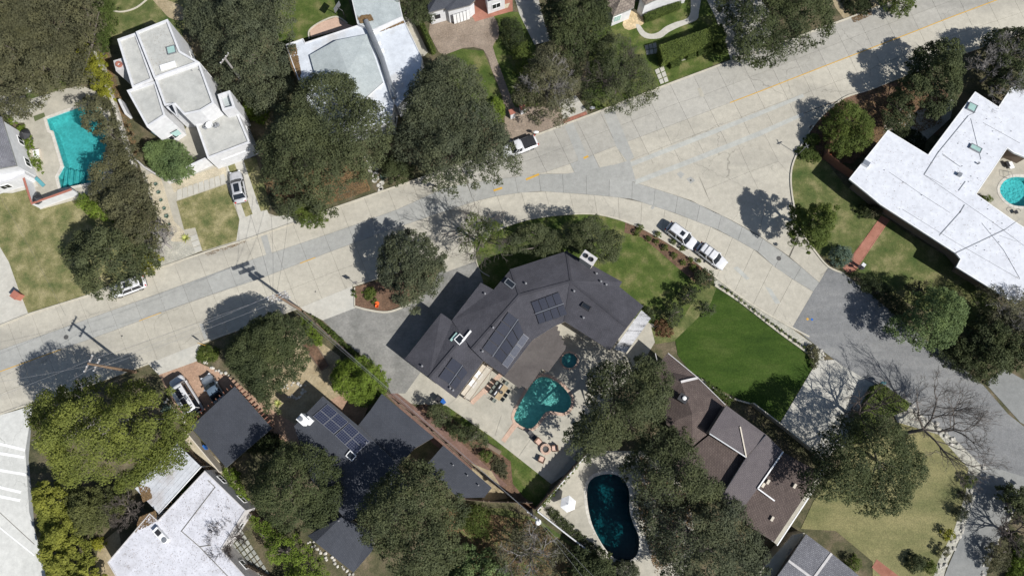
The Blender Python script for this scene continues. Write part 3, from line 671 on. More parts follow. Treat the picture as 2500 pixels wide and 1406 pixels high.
sheet('path', 'pale_patio', .03, [(525, 1335), (548, 1340), (600, 1390), (650, 1440), (610, 1440)])
sheet('path', 'brick_mauve', .02, [(945, 965), (965, 955), (1120, 1075), (1240, 1185), (1210, 1190), (1060, 1085)])
sheet('ground', 'sand', .03, [(1150, 1130), (1200, 1150), (1240, 1215), (1180, 1225), (1160, 1180)])
sheet('ground', 'lawn_olive', .01, [(1090, 1240), (1230, 1240), (1320, 1270), (1430, 1350), (1500, 1400), (1500, 1460), (1050, 1460), (1080, 1330)])
sheet('patio', 'patio', .03, [(1310, 1246), (1390, 1142), (1440, 1100), (1590, 1100), (1680, 1200), (1700, 1330), (1640, 1460), (1560, 1460), (1490, 1385), (1400, 1315)], holes=HL(3))
# south-east
sheet('lawn', 'lawn_tan', .02, [(1985, 1225), (2080, 1090), (2200, 1020), (2290, 1050), (2365, 1120), (2375, 1150), (2365, 1210), (2330, 1300), (2290, 1380), (2270, 1460), (2130, 1460), (2130, 1370), (2040, 1295), (1955, 1290)])
sheet('garden_bed', 'gravel_grey', .03, [(2365, 1130), (2400, 1140), (2385, 1200), (2350, 1300), (2310, 1380), (2290, 1460), (2260, 1460), (2290, 1370), (2330, 1290), (2358, 1200)])
sheet('driveway', 'asphalt2', .03, [(2395, 1130), (2520, 1170), (2470, 1260), (2430, 1330), (2390, 1460), (2285, 1460), (2315, 1380), (2350, 1300), (2385, 1200)])
sheet('path', 'brick_red', .04, [(2140, 1364), (2195, 1406), (2240, 1450), (2200, 1450), (2128, 1384)])
sheet('driveway', 'asphalt2', .03, [(2405, 935), (2450, 900), (2560, 960), (2560, 1070), (2490, 1030)])  # pale concrete drive; its shade is put into this darker grey
sheet('verge', 'gravel_grey', .02, [(2160, 955), (2300, 1010), (2400, 1130), (2370, 1150), (2290, 1060), (2190, 1030)])

# ------------------------------------------------------------ streets
def poly_hit(line, p, d):
    best = None
    for i in range(len(line)-1):
        a, b = line[i], line[i+1]; ex, ey = b[0]-a[0], b[1]-a[1]; den = d[0]*ey-d[1]*ex
        if abs(den) < 1e-9: continue
        t = ((a[0]-p[0])*ey-(a[1]-p[1])*ex)/den; u = ((a[0]-p[0])*d[1]-(a[1]-p[1])*d[0])/den
        if -1e-6 <= u <= 1+1e-6 and (best is None or abs(t) < abs(best)): best = t
    return None if best is None else (p[0]+d[0]*best, p[1]+d[1]*best)
def slab(px, parent, m, z=.05, gap=.014, name='concrete_slab', zb=0.0):
    poly = ccw(GP(px)); 
    if abs(area2(poly)) < .4: return None
    poly = offset(poly, gap); mb = MB(); mb.prism(poly, zb+z-.05, z)
    return mb.build(name, M[m], parent)
rng = random.Random(5)
T = [(-160, 855), (-60, 818), (0, 795), (70, 767), (205, 725), (350, 668), (490, 620), (600, 586), (720, 544), (800, 514), (935, 467), (1035, 433), (1100, 409), (1190, 373), (1310, 330), (1452, 277), (1632, 206), (1783, 150), (1900, 108), (2061, 49), (2160, 12), (2260, -25), (2560, -135), (2760, -210)]
BT = [(-160, 912), (0, 854), (122, 812), (216, 778), (312, 744), (600, 639), (819, 566), (978, 509), (1095, 454), (1200, 440), (1320, 425), (1427, 425), (1455, 420), (1538, 393)]
BB = [(-160, 968), (0, 907), (143, 855), (303, 798), (351, 779), (495, 726), (620, 686), (735, 642), (819, 610), (1000, 545), (1186, 483), (1250, 472)]
KB = [(-160, 1075), (0, 1011), (100, 978), (240, 932), (362, 888), (463, 851), (500, 838), (620, 792), (735, 750), (860, 699), (960, 668), (1080, 628), (1162, 600), (1205, 566), (1250, 548)]
L2 = [(a[0]*.5+b[0]*.5+0, a[1]*.5+b[1]*.5) for a, b in zip([poly_hit(BB, p, (-.39, -1)) or p for p in KB], KB)]
L2 = [(x, y) for x, y in L2]
A_ = [(1120, 438), (1150, 430), (1200, 420), (1289, 393), (1403, 350), (1661, 250), (1721, 232), (1850, 182), (2097, 86), (2225, 39), (2321, 3), (2560, -85), (2760, -160)]
Y_ = [(1320, 425), (1421, 390), (1476, 367), (1536, 345), (1687, 288), (1794, 247), (1850, 226), (2011, 163), (2240, 75), (2308, 48), (2436, 0), (2560, -45), (2760, -120)]
C_ = [(1533, 393), (1850, 271), (2110, 175), (2330, 85), (2560, 10), (2760, -65)]
D_ = [(1141, 449), (1200, 440), (1320, 425), (1427, 425), (1455, 420), (1538, 393), (1549, 446), (1799, 350), (1933, 289), (2000, 262), (2126, 219), (2300, 150), (2560, 60), (2760, -20)]
roadline = GP(T) + GP(list(reversed(D_[5:]))) 
mb = MB(); mb.sheet(GP(T + [(2760, -20), (2560, 60), (2300, 150), (2126, 219), (2060, 240), (2000, 290), (1965, 340), (1937, 395), (1930, 440), (1937, 500), (1955, 565), (1990, 615), (2022, 652), (2000, 690), (1985, 712), (1935, 800), (1830, 740), (1745, 676), (1680, 626), (1610, 581), (1540, 546), (1460, 524), (1380, 524), (1300, 534), (1250, 548), (1205, 566), (1162, 600), (1080, 628), (960, 668), (860, 699), (735, 750), (620, 792), (500, 838), (362, 888), (240, 932), (100, 978), (0, 1011), (-160, 1075)]), .008)
road = struct('road', mb, 'joint')
def grid(starts, dirn, lines, mats):
    prev = None
    for p in starts:
        cur = [p]
        for L in lines[1:]:
            h = poly_hit(L, p, dirn); cur.append(h)
        end = cur[-1]
        if end is None: prev = None; continue
        last = p
        for i, h in enumerate(cur):
            if h is None or h[1] > end[1]: h = end
            if h[1] < last[1]: h = last
            cur[i] = last = h
        if prev:
            for i in range(len(lines)-1):
                q = [prev[i], cur[i], cur[i+1], prev[i+1]]
                if any(v is None for v in q): continue
                qq = [q[0]]
                for v in q[1:]:
                    if (v[0]-qq[-1][0])**2+(v[1]-qq[-1][1])**2 > 4: qq.append(v)
                if len(qq) < 3 or (qq[0][0]-qq[-1][0])**2+(qq[0][1]-qq[-1][1])**2 < 4: qq = qq[:-1]
                if len(qq) >= 3: slab(qq, road, mats(i, p), zb=.0)
        prev = cur
def along(line, x0, x1, step):
    out = []; x = x0
    while x <= x1:
        for i in range(len(line)-1):
            if line[i][0] <= x <= line[i+1][0]:
                t = (x-line[i][0])/(line[i+1][0]-line[i][0]); out.append((x, line[i][1]+t*(line[i+1][1]-line[i][1]))); break
        x += step
    return out
grid(along(T, -155, 1140, 58), (.39, 1), [T, BT, BB, L2, KB], lambda i, p: 'grey_band' if i == 1 else 'concrete')
grid(along(T, 1122, 2700, 57), (.49, 1), [T, A_, Y_, C_, D_], lambda i, p: ('concrete_cool' if i < 2 else ('concrete' if not (1380 < p[0] < 1425) else 'grey_band')))
def resamp(line, n):
    P = [Vector(p) for p in line]; Ls = [0]
    for i in range(1, len(P)): Ls.append(Ls[-1]+(P[i]-P[i-1]).length)
    out = []
    for k in range(n+1):
        s = Ls[-1]*k/n
        for i in range(1, len(P)):
            if s <= Ls[i]+1e-9:
                t = (s-Ls[i-1])/(Ls[i]-Ls[i-1]); out.append(tuple(P[i-1].lerp(P[i], t))); break
    return out
def between(a, b, n, m, z=.05, parent=None):
    a = resamp(a, n); b = resamp(b, n)
    for i in range(n): slab([a[i], a[i+1], b[i+1], b[i]], parent or road, m(i) if callable(m) else m, z=z)
U = [(1142, 449), (1200, 440), (1320, 425), (1427, 425), (1455, 420), (1549, 446), (1620, 468), (1687, 490), (1770, 530), (1850, 575), (1928, 628), (2000, 690)]
Lw = [(1156, 493), (1186, 483), (1304, 466), (1432, 475), (1538, 485), (1643, 519), (1757, 563), (1850, 615), (1902, 662), (1985, 712)]
between(U, Lw, 16, 'grey_band')
slab([(1455, 420), (1538, 393), (1552, 444)], road, 'grey_band', z=.056, gap=0)
slab([(1538, 393), (1549, 388), (1625, 408), (1580, 438), (1549, 446)], road, 'concrete', z=.053, gap=0); slab([(1427, 424), (1500, 403), (1538, 392), (1553, 445), (1500, 441), (1450, 432)], road, 'grey_band', z=.0575, gap=0); slab([(1370, 427), (1430, 417), (1496, 403), (1462, 424), (1427, 430)], road, 'grey_band', z=.054, gap=0)
between(Lw, [(1191, 577), (1205, 566), (1250, 548), (1300, 534), (1380, 524), (1460, 524), (1540, 546), (1610, 581), (1680, 626), (1745, 676), (1830, 740), (1935, 798)], 15, 'concrete')
# irregular slabs of the junction
FLD = [[(1549, 446), (1690, 391), (1745, 520), (1687, 490), (1620, 468)], [(1690, 391), (1799, 350), (1830, 420), (1720, 465)], [(1799, 350), (1862, 320), (1900, 395), (1830, 420)],
 [(1862, 320), (1933, 289), (2000, 264), (2060, 242), (2000, 290), (1965, 340), (1937, 395), (1930, 428), (1900, 395)], [(2000, 262), (2126, 219), (2060, 240)],
 [(1720, 465), (1830, 420), (1870, 500), (1850, 573), (1770, 530), (1745, 520)], [(1830, 420), (1900, 395), (1930, 428), (1932, 460), (1937, 500), (1870, 500)],
 [(1870, 500), (1937, 500), (1955, 565), (1925, 625), (1850, 574)], [(1955, 565), (1990, 615), (2022, 652), (2000, 690), (1928, 628)]]
for q in FLD: slab(q, road, 'concrete', gap=.012)
# side street of worn asphalt
sheet('side_street', 'asphalt', .05, [(2022, 652), (2060, 668), (2130, 722), (2200, 782), (2260, 830), (2330, 880), (2400, 940), (2460, 1010), (2600, 1120), (2760, 1260), (2760, 1460), (2560, 1300), (2480, 1200), (2400, 1140), (2340, 1080), (2290, 1040), (2230, 1000), (2150, 948), (2050, 888), (2000, 850), (1935, 798), (1985, 712), (2000, 690)])
# older patches set into the slabs
mb = MB()
for q in ([(1377, 306), (1398, 298), (1440, 395), (1432, 425), (1418, 425), (1410, 385)], [(1474, 280), (1500, 270), (1548, 385), (1532, 396), (1505, 360)], [(637, 578), (652, 573), (668, 632), (655, 637)], [(487, 790), (497, 790), (507, 825), (500, 830)], [(1652, 425), (1661, 419), (1671, 425), (1662, 437)], [(1676, 438), (1686, 432), (1697, 441), (1686, 449)], [(1590, 505), (1601, 500), (1594, 512), (1588, 509)]):
    mb.sheet(GP(q), .055)
struct('road_patch', mb, 'grey_band')
mb = MB()
for q in ([(1702, 217), (1711, 215), (1720, 236), (1710, 238)], [(758, 568), (772, 563), (777, 574), (764, 580)]): mb.sheet(GP(q), .056)
struct('road_patch', mb, 'patio')
mb = MB()
for q in ([(1536, 398), (1700, 333), (1850, 274), (1960, 230), (1963, 238), (1853, 284), (1703, 344), (1540, 408)], [(1549, 440), (1700, 382), (1850, 322), (1960, 275), (1963, 283), (1853, 334), (1703, 394), (1551, 452)]): mb.sheet(GP(q), .0545)
for q in ([(1640, 560), (1655, 556), (1745, 615), (1738, 622)], [(1790, 655), (1800, 650), (1830, 680), (1822, 684)], [(1868, 700), (1882, 705), (1905, 740), (1893, 742)]): mb.sheet(GP(q), .0545)
struct('road_patch', mb, 'pale_strip')
def line_mark(pts, w, m='yellow', z=.058):
    mb = MB(); mb.strip(GP(pts), w, z-.006, z); struct('road_marking', mb, m)
line_mark(along(Y_, 1782, 2700, 30), .13)
line_mark(along(BB, -150, 150, 20), .11); line_mark(along(BB, 340, 395, 18), .09); line_mark([(733, 643), (770, 629)], .12)
line_mark([(1205, 466), (1226, 459)], .3, 'yellow'); line_mark([(1284, 439), (1316, 426)], .3, 'yellow'); line_mark([(1425, 387), (1436, 382)], .3, 'yellow')
for q in ([(0, 1083), (62, 1098)], [(0, 1106), (60, 1116)], [(0, 1147), (65, 1158)], [(0, 1189), (52, 1201)], [(0, 1211), (50, 1221)]): line_mark([(q[0][0]-60, q[0][1]-14), q[0], q[1]], .35, 'white_line', .07)
line_mark([(-60, 1240), (0, 1287), (85, 1355)], .16, 'white_line', .07)
# gutters in the pale street
mb = MB(); mb.strip(GP([(-60, 1205), (0, 1250), (85, 1328)]), .07, .03, .07); struct('gutter', mb, 'joint')
# kerbs
def kerb(pts, w=.22, h=.14, smooth=4, m='kerb', piece=True):
    L = [G(p.x, p.y) for p in (cr(pts, False, smooth))] if smooth else GP(pts)
    mb = MB(); mb.strip(L, w, 0, h); return struct('kerb', mb, m)
kerb([p for p in T if p[0] <= 2761], smooth=1)
kerb([(2760, -20), (2560, 60), (2300, 150), (2126, 219), (2060, 240), (2000, 290), (1965, 340), (1937, 395), (1930, 440), (1937, 500), (1955, 565), (1990, 615), (2022, 652), (2060, 668)], h=.18)
kerb([(1178, 596), (1205, 566), (1250, 548), (1300, 534), (1380, 524), (1460, 524), (1540, 546), (1610, 581), (1680, 626), (1745, 676), (1830, 740), (1930, 798), (1975, 822)])
kerb([(493, 836), (620, 792), (735, 750)]); kerb([(862, 698), (960, 668), (1078, 628)])
kerb([(-160, 1075), (0, 1011), (100, 978), (240, 932), (362, 888)])
kerb([(1745, 697), (1810, 740), (1900, 810), (1977, 865)], .35, .3)      # low wall of the bright lawn
kerb([(866, 748), (900, 757), (946, 762), (990, 747), (1030, 722)], .25, .15)
kerb([(1162, 636), (1172, 660), (1195, 675)], .12, .15); kerb([(866, 702), (866, 748)], .15, .15)
kerb([(271, 27), (300, 30), (335, 19), (368, -8)], .22, .12)
kerb([(755, 96), (756, 75), (783, 55), (821, 42), (848, 58)], .2, .12)
kerb([(1703, 920), (1770, 965), (1830, 985)], .2, .25)
# ------------------------------------------------------------ pools
def pool(name, label, pts, floor, water, depth=1.5, cop=.4, cm='coping', z=.05, wz=-.12, steps=None):
    poly = ccw(GP(pts)); c = sum(poly, Vector())/len(poly)
    t = thing(name, label, 'pool' if name != 'hot_tub' else 'hot tub', (c.x, c.y, 0))
    mb = MB(); mb.sheet(poly, -depth); n = len(poly)
    mb.add([(p.x, p.y, -depth) for p in poly]+[(p.x, p.y, z-.01) for p in poly], [(n+i, n+(i+1) % n, (i+1) % n, i) for i in range(n)])
    mb.build('basin', M[floor], t)
    MB().sheet(offset(poly, .005), wz).build('water', M[water], t)
    out = offset(poly, -cop); L = [0]
    # coping stones laid one by one
    per = sum((poly[i]-poly[(i+1) % n]).length for i in range(n)); k = max(10, int(per/.62)); pos = []
    inn = poly+[poly[0]]; ou = out+[out[0]]; acc = [0]
    for i in range(n): acc.append(acc[-1]+(inn[i+1]-inn[i]).length)
    def at(s):
        for i in range(n):
            if s <= acc[i+1]+1e-9:
                t_ = (s-acc[i])/max(acc[i+1]-acc[i], 1e-9); return inn[i].lerp(inn[i+1], t_), ou[i].lerp(ou[i+1], t_)
        return inn[-1], ou[-1]
    for j in range(k):
        s0 = per*j/k+.012; s1 = per*(j+1)/k-.012; a, b = at(s0); c_, d = at(s1)
        MB().prism([a, b, d, c_], -.05, z+.02, ).build('coping_stone', M[cm], t)
    return t
p1 = pool('swimming_pool', 'angular teal swimming pool with steps, beside the tall brown-olive trees at the left', POOL1, 'pool_floor', 'water_teal')
mbs = MB()
for k in range(4):
    a = G(142+k*10, 432-k*8); b = G(149+k*11, 461-k*3); c = G(156+k*10, 407+k*3)
for k in range(4):
    q = [(156+k*11, 407+k*1), (164+k*11, 410+k*2), (160+k*11, 458-k*3), (149+k*11, 461-k*3)]
    MB().prism(GP(q), -1.49, -.35-.3*k).build('step', M['pool_floor'], p1); MB().bar(G(164+k*11, 410+k*2)+Vector((0, 0, -.33-.3*k)), G(160+k*11, 458-k*3)+Vector((0, 0, -.33-.3*k)), .12, .03).build('step_tile', M['teal_fabric'], p1)
p2 = pool('swimming_pool', 'kidney-shaped green-blue pool on the terrace behind the large charcoal-roofed house', POOL2, 'pool_floor_green', 'water_green', cm='pink_paving')
spa = pool('hot_tub', 'round blue spa between the house terrace and the oak shadow', SPA, 'pool_floor', 'water_green', .8, .25, 'pink_paving')
p3 = pool('swimming_pool', 'dark blue kidney-shaped pool under the oaks near the bottom edge', POOL3, 'pool_floor_dark', 'water_dark', 1.9, cm='coping')
p4 = pool('swimming_pool', 'round bright turquoise pool beside the white roof at the right edge', POOL4, 'pool_floor', 'water_light', 1.2)
for dx in (0, 9):
    MB().tube([G(2461+dx, 418+dx*.3, .0), G(2461+dx, 418+dx*.3, .8), G(2464+dx, 432+dx*.3, .85), G(2466+dx, 440, .0), G(2466+dx, 440, -.6)], .025, 5).build('handrail', M['steel'], p4)

# ------------------------------------------------------------ buildings
WINP = {}
def window_mesh():
    t = bpy.data.objects.new('tmp', None)
    f = MB(); w, h, d = 1.3, 1.1, .09
    for c, s in (((0, 0, h/2), (w, d, .08)), ((0, 0, -h/2), (w, d, .08)), ((-w/2, 0, 0), (.08, d, h)), ((w/2, 0, 0), (.08, d, h)), ((0, 0, 0), (.05, d*.8, h))): f.box(c, s)
    a = f.build('window', M['white_paint']); b = MB().box((0, 0, 0), (w-.04, .04, h-.04)).build('pane', M['glass'])
    return a, b
_wa, _wb = window_mesh(); WINP['w'] = (_wa.data, _wb.data)
for o in (_wa, _wb): bpy.data.objects.remove(o)
def windows(root, poly, zc=1.45, every=3.4, minlen=2.6, maxn=5):
    poly = ccw(poly); o0 = origin(root); n = len(poly)
    for i in range(n):
        a, b = poly[i], poly[(i+1) % n]; d = Vector((b.x-a.x, b.y-a.y, 0)); L = d.length
        if L < minlen: continue
        d.normalize(); nn = Vector((d.y, -d.x, 0)); k = min(maxn, max(1, int(L/every)))
        for j in range(k):
            p = a+d*(L*(j+.5)/k)+nn*.02; p = Vector((p.x, p.y, zc))
            w = bpy.data.objects.new('window', WINP['w'][0]); COL.objects.link(w); w.parent = root; w.location = p-o0; w.rotation_euler = (0, 0, math.atan2(d.y, d.x))
            q = bpy.data.objects.new('pane', WINP['w'][1]); COL.objects.link(q); q.parent = w
def house(name, label, x, y, cat='house'): return thing(name, label, cat, tuple(G(x, y)))
def block(root, px, h, wm='stucco', rm='flat_grey', par=.3, pt=.28, win=True, base=0.0, pname='parapet', zc=1.45, cap=None, eave=0.0):
    """flat-roofed block; px is the outline of the parapet top at height h"""
    poly = ccw([Vector((p.x, p.y, 0)) for p in GP(px, h)]); inner = offset(poly, pt)
    wp = offset(poly, eave) if eave else poly
    MB().walls(wp, base-.02, h-par-(.25 if eave else .01)).build('wall', M[wm], root)
    if eave: MB().walls(offset(poly, .01), h-par-.26, h-par-.012).build('fascia', M[cap or wm], root); MB().sheet(offset(poly, .02), h-par-.255).build('soffit', M['wood'], root)
    MB().ring(poly, inner, h-par-.012, h).build(pname, M[cap or wm], root)
    MB().sheet(offset(poly, pt-.01), h-par).build('roof', M[rm], root)
    if win: windows(root, wp, zc)
    return poly
def plates(root, V, faces, mat, thick=.16, overhang=.45, wm='stucco_warm', outline=None, name='roof', win=True, fascia=None, caps=(), capm=None, walls=True):
    """pitched roof from named corner points (px, py, height); walls stand under the outline"""
    W = {k: G(*v) for k, v in V.items()}; keys = [k for k in W if any(k in f for f in faces)]; ix = {k: i for i, k in enumerate(keys)}
    mb = MB(); fs = []
    for f in faces:
        f = list(f); P = [W[k] for k in f]; 
        if area2(P) < 0: f.reverse()
        fs.append([ix[k] for k in f])
    # triangulate so that every piece is planar
    mb.add([W[k] for k in keys], fs)
    me_faces = fs
    o = mb.build(name, M[mat], root, uv=True)
    # fascia round the outline
    if outline:
        P = [W[k] for k in outline]
        if area2(P) < 0: P.reverse()
        fa = MB(); n = len(P); ins = offset(P, .12)
        vs = [p+Vector((0, 0, -.004)) for p in P]+[p-Vector((0, 0, thick+.06)) for p in P]+[Vector((q.x, q.y, p.z-thick-.06)) for p, q in zip(P, ins)]
        fa.add(vs, [(n+i, n+(i+1) % n, (i+1) % n, i) for i in range(n)]+[(2*n+i, 2*n+(i+1) % n, n+(i+1) % n, n+i) for i in range(n)])
        fa.build('fascia', M[fascia or 'grey_metal'], root)
        if walls:
            w = offset([Vector((p.x, p.y, p.z)) for p in P], overhang); wl = MB(); n = len(w)
            wl.add([(p.x, p.y, -.02) for p in w]+[(p.x, p.y, p.z-.10) for p in w], [(i, (i+1) % n, n+(i+1) % n, n+i) for i in range(n)])
            wl.build('wall', M[wm], root)
            # soffit closes the underside
            sf = MB(); sf.add([(p.x, p.y, min(v.z for v in P)-thick-.1) for p in P], [list(reversed(t)) if False else list(t) for t in tessellate_polygon([[Vector((p.x, p.y, 0)) for p in P]])])
            sf.build('soffit', M['wood'], root)
            if win: windows(root, w)
    for a, b in caps:
        p, q = W[a].copy(), W[b].copy(); p.z += .03; q.z += .03
        MB().bar(p, q, .3, .07).build('ridge_cap', M[capm or mat], root)
    return W
from mathutils.bvhtree import BVHTree
_bv = {}
def zat(root, x, y, z=4.5):
    """height of the root's pitched roofs under photo pixel x, y"""
    if root.name not in _bv:
        vs = []; fs = []; o = origin(root)
        for ch in root.children:
            if ch.name.startswith('roof') and ch.type == 'MESH' and not ch.name.startswith(('roof_', )):
                k = len(vs); vs += [v.co+o for v in ch.data.vertices]; ch.data.calc_loop_triangles(); fs += [[i+k for i in t.vertices] for t in ch.data.loop_triangles]
        _bv[root.name] = BVHTree.FromPolygons(vs, fs) if fs else None
    b = _bv[root.name]
    if b is None: return z
    for _ in range(8):
        p = G(x, y, z); h = b.ray_cast(Vector((p.x, p.y, 60)), Vector((0, 0, -1)))
        if h[0] is None: return z
        z = h[0].z
    return z
def aimz(root, q): return (q[0], q[1], zat(root, q[0], q[1], q[2] if len(q) > 2 else 4.5))
def roofbox(root, name, px, z0, h, m, rz_px=None, size=None, taper=1.0):
    if root.name in ('shingle_house', 'dark_roof_house', 'brown_house'): z0 = zat(root, px[0], px[1], z0)
    p = G(px[0], px[1], z0+h); a = 0.0
    if rz_px: a = math.atan2(-rz_px[1], rz_px[0])
    return MB().box((p.x, p.y, z0+h/2), (size[0], size[1], h), a, taper).build(name, M[m], root)
def skylight(root, px, z, size, d, frame='grey_metal', glass='glass'):
    z = zat(root, px[0], px[1], z) if root.name in PITCHED else z
    p = G(px[0], px[1], z+.2); a = math.atan2(-d[1], d[0]); o = MB()
    w, l = size[0]/2, size[1]/2
    for c, s in (((0, l), (size[0]+.1, .1)), ((0, -l), (size[0]+.1, .1)), ((w, 0), (.1, size[1])), ((-w, 0), (.1, size[1]))):
        x = c[0]*math.cos(a)-c[1]*math.sin(a); y = c[0]*math.sin(a)+c[1]*math.cos(a); o.box((p.x+x, p.y+y, z+.05), (s[0], s[1], .4), a)
    s = o.build('skylight', M[frame], root)
    g = MB().box((p.x, p.y, z+.17), (size[0]-.08, size[1]-.08, .06), a).build('pane', M[glass], s); return s
M['vent_grey'] = solid('vent_paint', (.22, .22, .23), .7)
PITCHED = ('shingle_house', 'dark_roof_house', 'brown_house')
def vent(root, px, z, r=.12, h=.45, m='grey_metal'):
    z = zat(root, px[0], px[1], z)+.08 if root.name in PITCHED else z
    p = G(px[0], px[1], z+h); return MB().lathe((p.x, p.y, z-.1), [(r*.8, 0), (r*.8, h*.8), (r*1.1, h*.8), (r*1.1, h*.8+.06), (r*.3, h*.8+.1)], 10).build('vent', M['vent_grey'], root)

# --- 1. modern flat-roofed house, top left
h1 = house('modern_house', 'white modern flat-roofed house with stepped parapets above the silver car, top left', 450, 250)
block(h1, [(286, 96), (332, 80), (373, 194), (323, 215)], 6.6)
block(h1, [(331, 78), (409, 47), (440, 125), (487, 152), (376, 192)], 7.2)
block(h1, [(377, 192), (487, 153), (523, 252), (490, 272), (449, 281), (426, 256), (401, 258)], 7.0)
block(h1, [(309, 221), (379, 198), (404, 282), (359, 311)], 6.4)
block(h1, [(478, 305), (553, 268), (575, 262), (611, 348), (507, 388)], 3.8, par=.25, zc=1.6)
block(h1, [(531, 231), (561, 221), (575, 263), (543, 271)], 5.8, par=.8, rm='flat_bluegrey', win=False, pt=.35)
MB().box((0, 0, 0), (.1, .1, .1))
p = ccw([Vector((v.x, v.y, 0)) for v in GP([(359, 311), (404, 284), (449, 318), (446, 330), (400, 326)], 3.2)])
sk = MB().prism([Vector((v.x, v.y, 0)) for v in GP([(367, 321), (392, 307), (400, 317), (378, 329)], 3.2)], 2.92, 3.05, True).build('skylight', M['glass_green'], h1)
sk = MB().prism([Vector((v.x, v.y, 0)) for v in GP([(415, 325), (433, 316), (441, 325), (428, 332)], 3.2)], 2.92, 3.05, True).build('skylight', M['glass_green'], h1)
MB().prism([Vector((v.x, v.y, 0)) for v in GP([(405, 262), (424, 251), (434, 285), (420, 275)], 7.2)], 6.72, 7.2).build('light_well', M['stucco'], h1)
MB().prism([Vector((v.x, v.y, 0)) for v in GP([(411, 260), (420, 256), (430, 280), (420, 272)], 7.22)], 7.20, 7.22).build('light_well_opening', M['glass'], h1)
skylight(h1, (418, 122), 6.9, (1.1, 1.1), (1, -.3), glass='glass_green')
roofbox(h1, 'skylight', (409, 160), 6.9, .3, 'white_paint', (1, -.35), (2.1, .75))
ch = roofbox(h1, 'chimney', (291, 158), 0, 5.3, 'stucco_grey', (1, -.35), (1.3, 1.7)); 
p = G(290, 157, 5.5); MB().ring([Vector((p.x+.45*math.cos(k*PI/4), p.y+.45*math.sin(k*PI/4), 0)) for k in range(8)], [Vector((p.x+.28*math.cos(k*PI/4), p.y+.28*math.sin(k*PI/4), 0)) for k in range(8)], 5.3, 5.6).build('chimney_pot', M['brick'], ch)
for q in ((388, 123), (413, 105), (438, 134), (503, 172), (467, 171), (485, 170)): vent(h1, q, 6.7, .08, .25)
# garage door and roof gear
a, b = G(535, 404, 0), G(603, 384, 0)
d = (b-a); d.normalize(); nn = Vector((d.y, -d.x, 0)); gd = None
a0, b0 = G(507, 388, 3.8), G(611, 348, 3.8); d = Vector((b0.x-a0.x, b0.y-a0.y, 0)); L = d.length; d.normalize(); nn = Vector((d.y, -d.x, 0)); c = Vector((a0.x, a0.y, 0))+d*(L*.56)+nn*.04
gd = MB().box((c.x, c.y, 1.1), (4.4, .06, 2.2), math.atan2(d.y, d.x)).build('garage_door', M['white_paint'], h1)
for k in range(4): MB().box((c.x+nn.x*.05, c.y+nn.y*.05, .3+.53*k), (4.3, .04, .48), math.atan2(d.y, d.x)).build('panel', M['stucco'], gd)
dishes = thing('satellite_dish', 'white round satellite dish on the modern house garage roof, nearer the parapet', 'satellite dish', tuple(G(504, 292, 3.55)))
def dish(root, c, r):
    MB().tube([c, c+Vector((0, 0, .5))], .04, 6).build('mast', M['grey_metal'], root)
    pr = [(0.02, .5), (r*.5, .54), (r, .72), (r*.98, .75), (r*.5, .58), (.02, .55)]
    MB().lathe(c, pr, 18).build('dish', M['white_paint'], root)
    MB().tube([c+Vector((r*.7, 0, .65)), c+Vector((0, 0, 1.0))], .02, 5).build('feed_arm', M['grey_metal'], root)
dish(dishes, G(504, 292, 3.55), .42)
d2 = thing('satellite_dish', 'larger white satellite dish among roof equipment on the modern house garage', 'satellite dish', tuple(G(516, 311, 3.55))); dish(d2, G(516, 311, 3.55), .5)
for i, (x, y, lb) in enumerate([(503, 313, 'small roof cooling unit left of the larger dish on the modern house'), (527, 310, 'small round roof fan right of the larger dish on the modern house'), (533, 307, 'outermost round roof fan on the modern house garage')]):
    v = thing('roof_fan', lb, 'roof fan', tuple(G(x, y, 3.55))); c = G(x, y, 3.55)
    MB().lathe(c, [(.22, 0), (.22, .3), (.3, .32), (.3, .38), (.1, .45)], 12).build('housing', M['grey_metal'], v); MB().lathe(c+Vector((0, 0, .46)), [(.08, 0), (.08, .05)], 8).build('cap', M['black_metal'], v)
# garden walls and side fins of the modern house
for pts, lb in (([(508, 430), (470, 420)], 'white low garden wall in front of the modern house porch'),):
    pass
gw = tag(MB().strip(GP([(340, 395), (365, 418), (415, 448), (475, 425)]), .2, 0, 1.5).build('garden_wall', M['stucco_grey']), 'low grey garden wall around the feathery tree by the modern house', 'wall')
gw = tag(MB().strip(GP([(472, 424), (520, 402)]), .25, 0, 2.4).build('garden_wall', M['stucco']), 'white wall reaching out from the modern house garage corner', 'wall')
gw = tag(MB().strip(GP([(242, 125), (262, 180)]), .3, 0, 1.8).build('garden_wall', M['stucco_grey']), 'white garden wall end beside the ivy left of the modern house', 'wall')
gw = tag(MB().strip(GP([(305, 255), (312, 270), (322, 290)]), .35, 0, 1.6).build('garden_wall', M['stucco']), 'short white wall fin beside the modern house left side', 'wall')
rw = tag(MB().strip(GP([(268, 215), (285, 260), (300, 310), (318, 370), (335, 415)]), .45, 0, 1.0).build('rock_wall', M['stone_pale']), 'pale rubble wall running down beside the brown-green pool trees', 'wall')

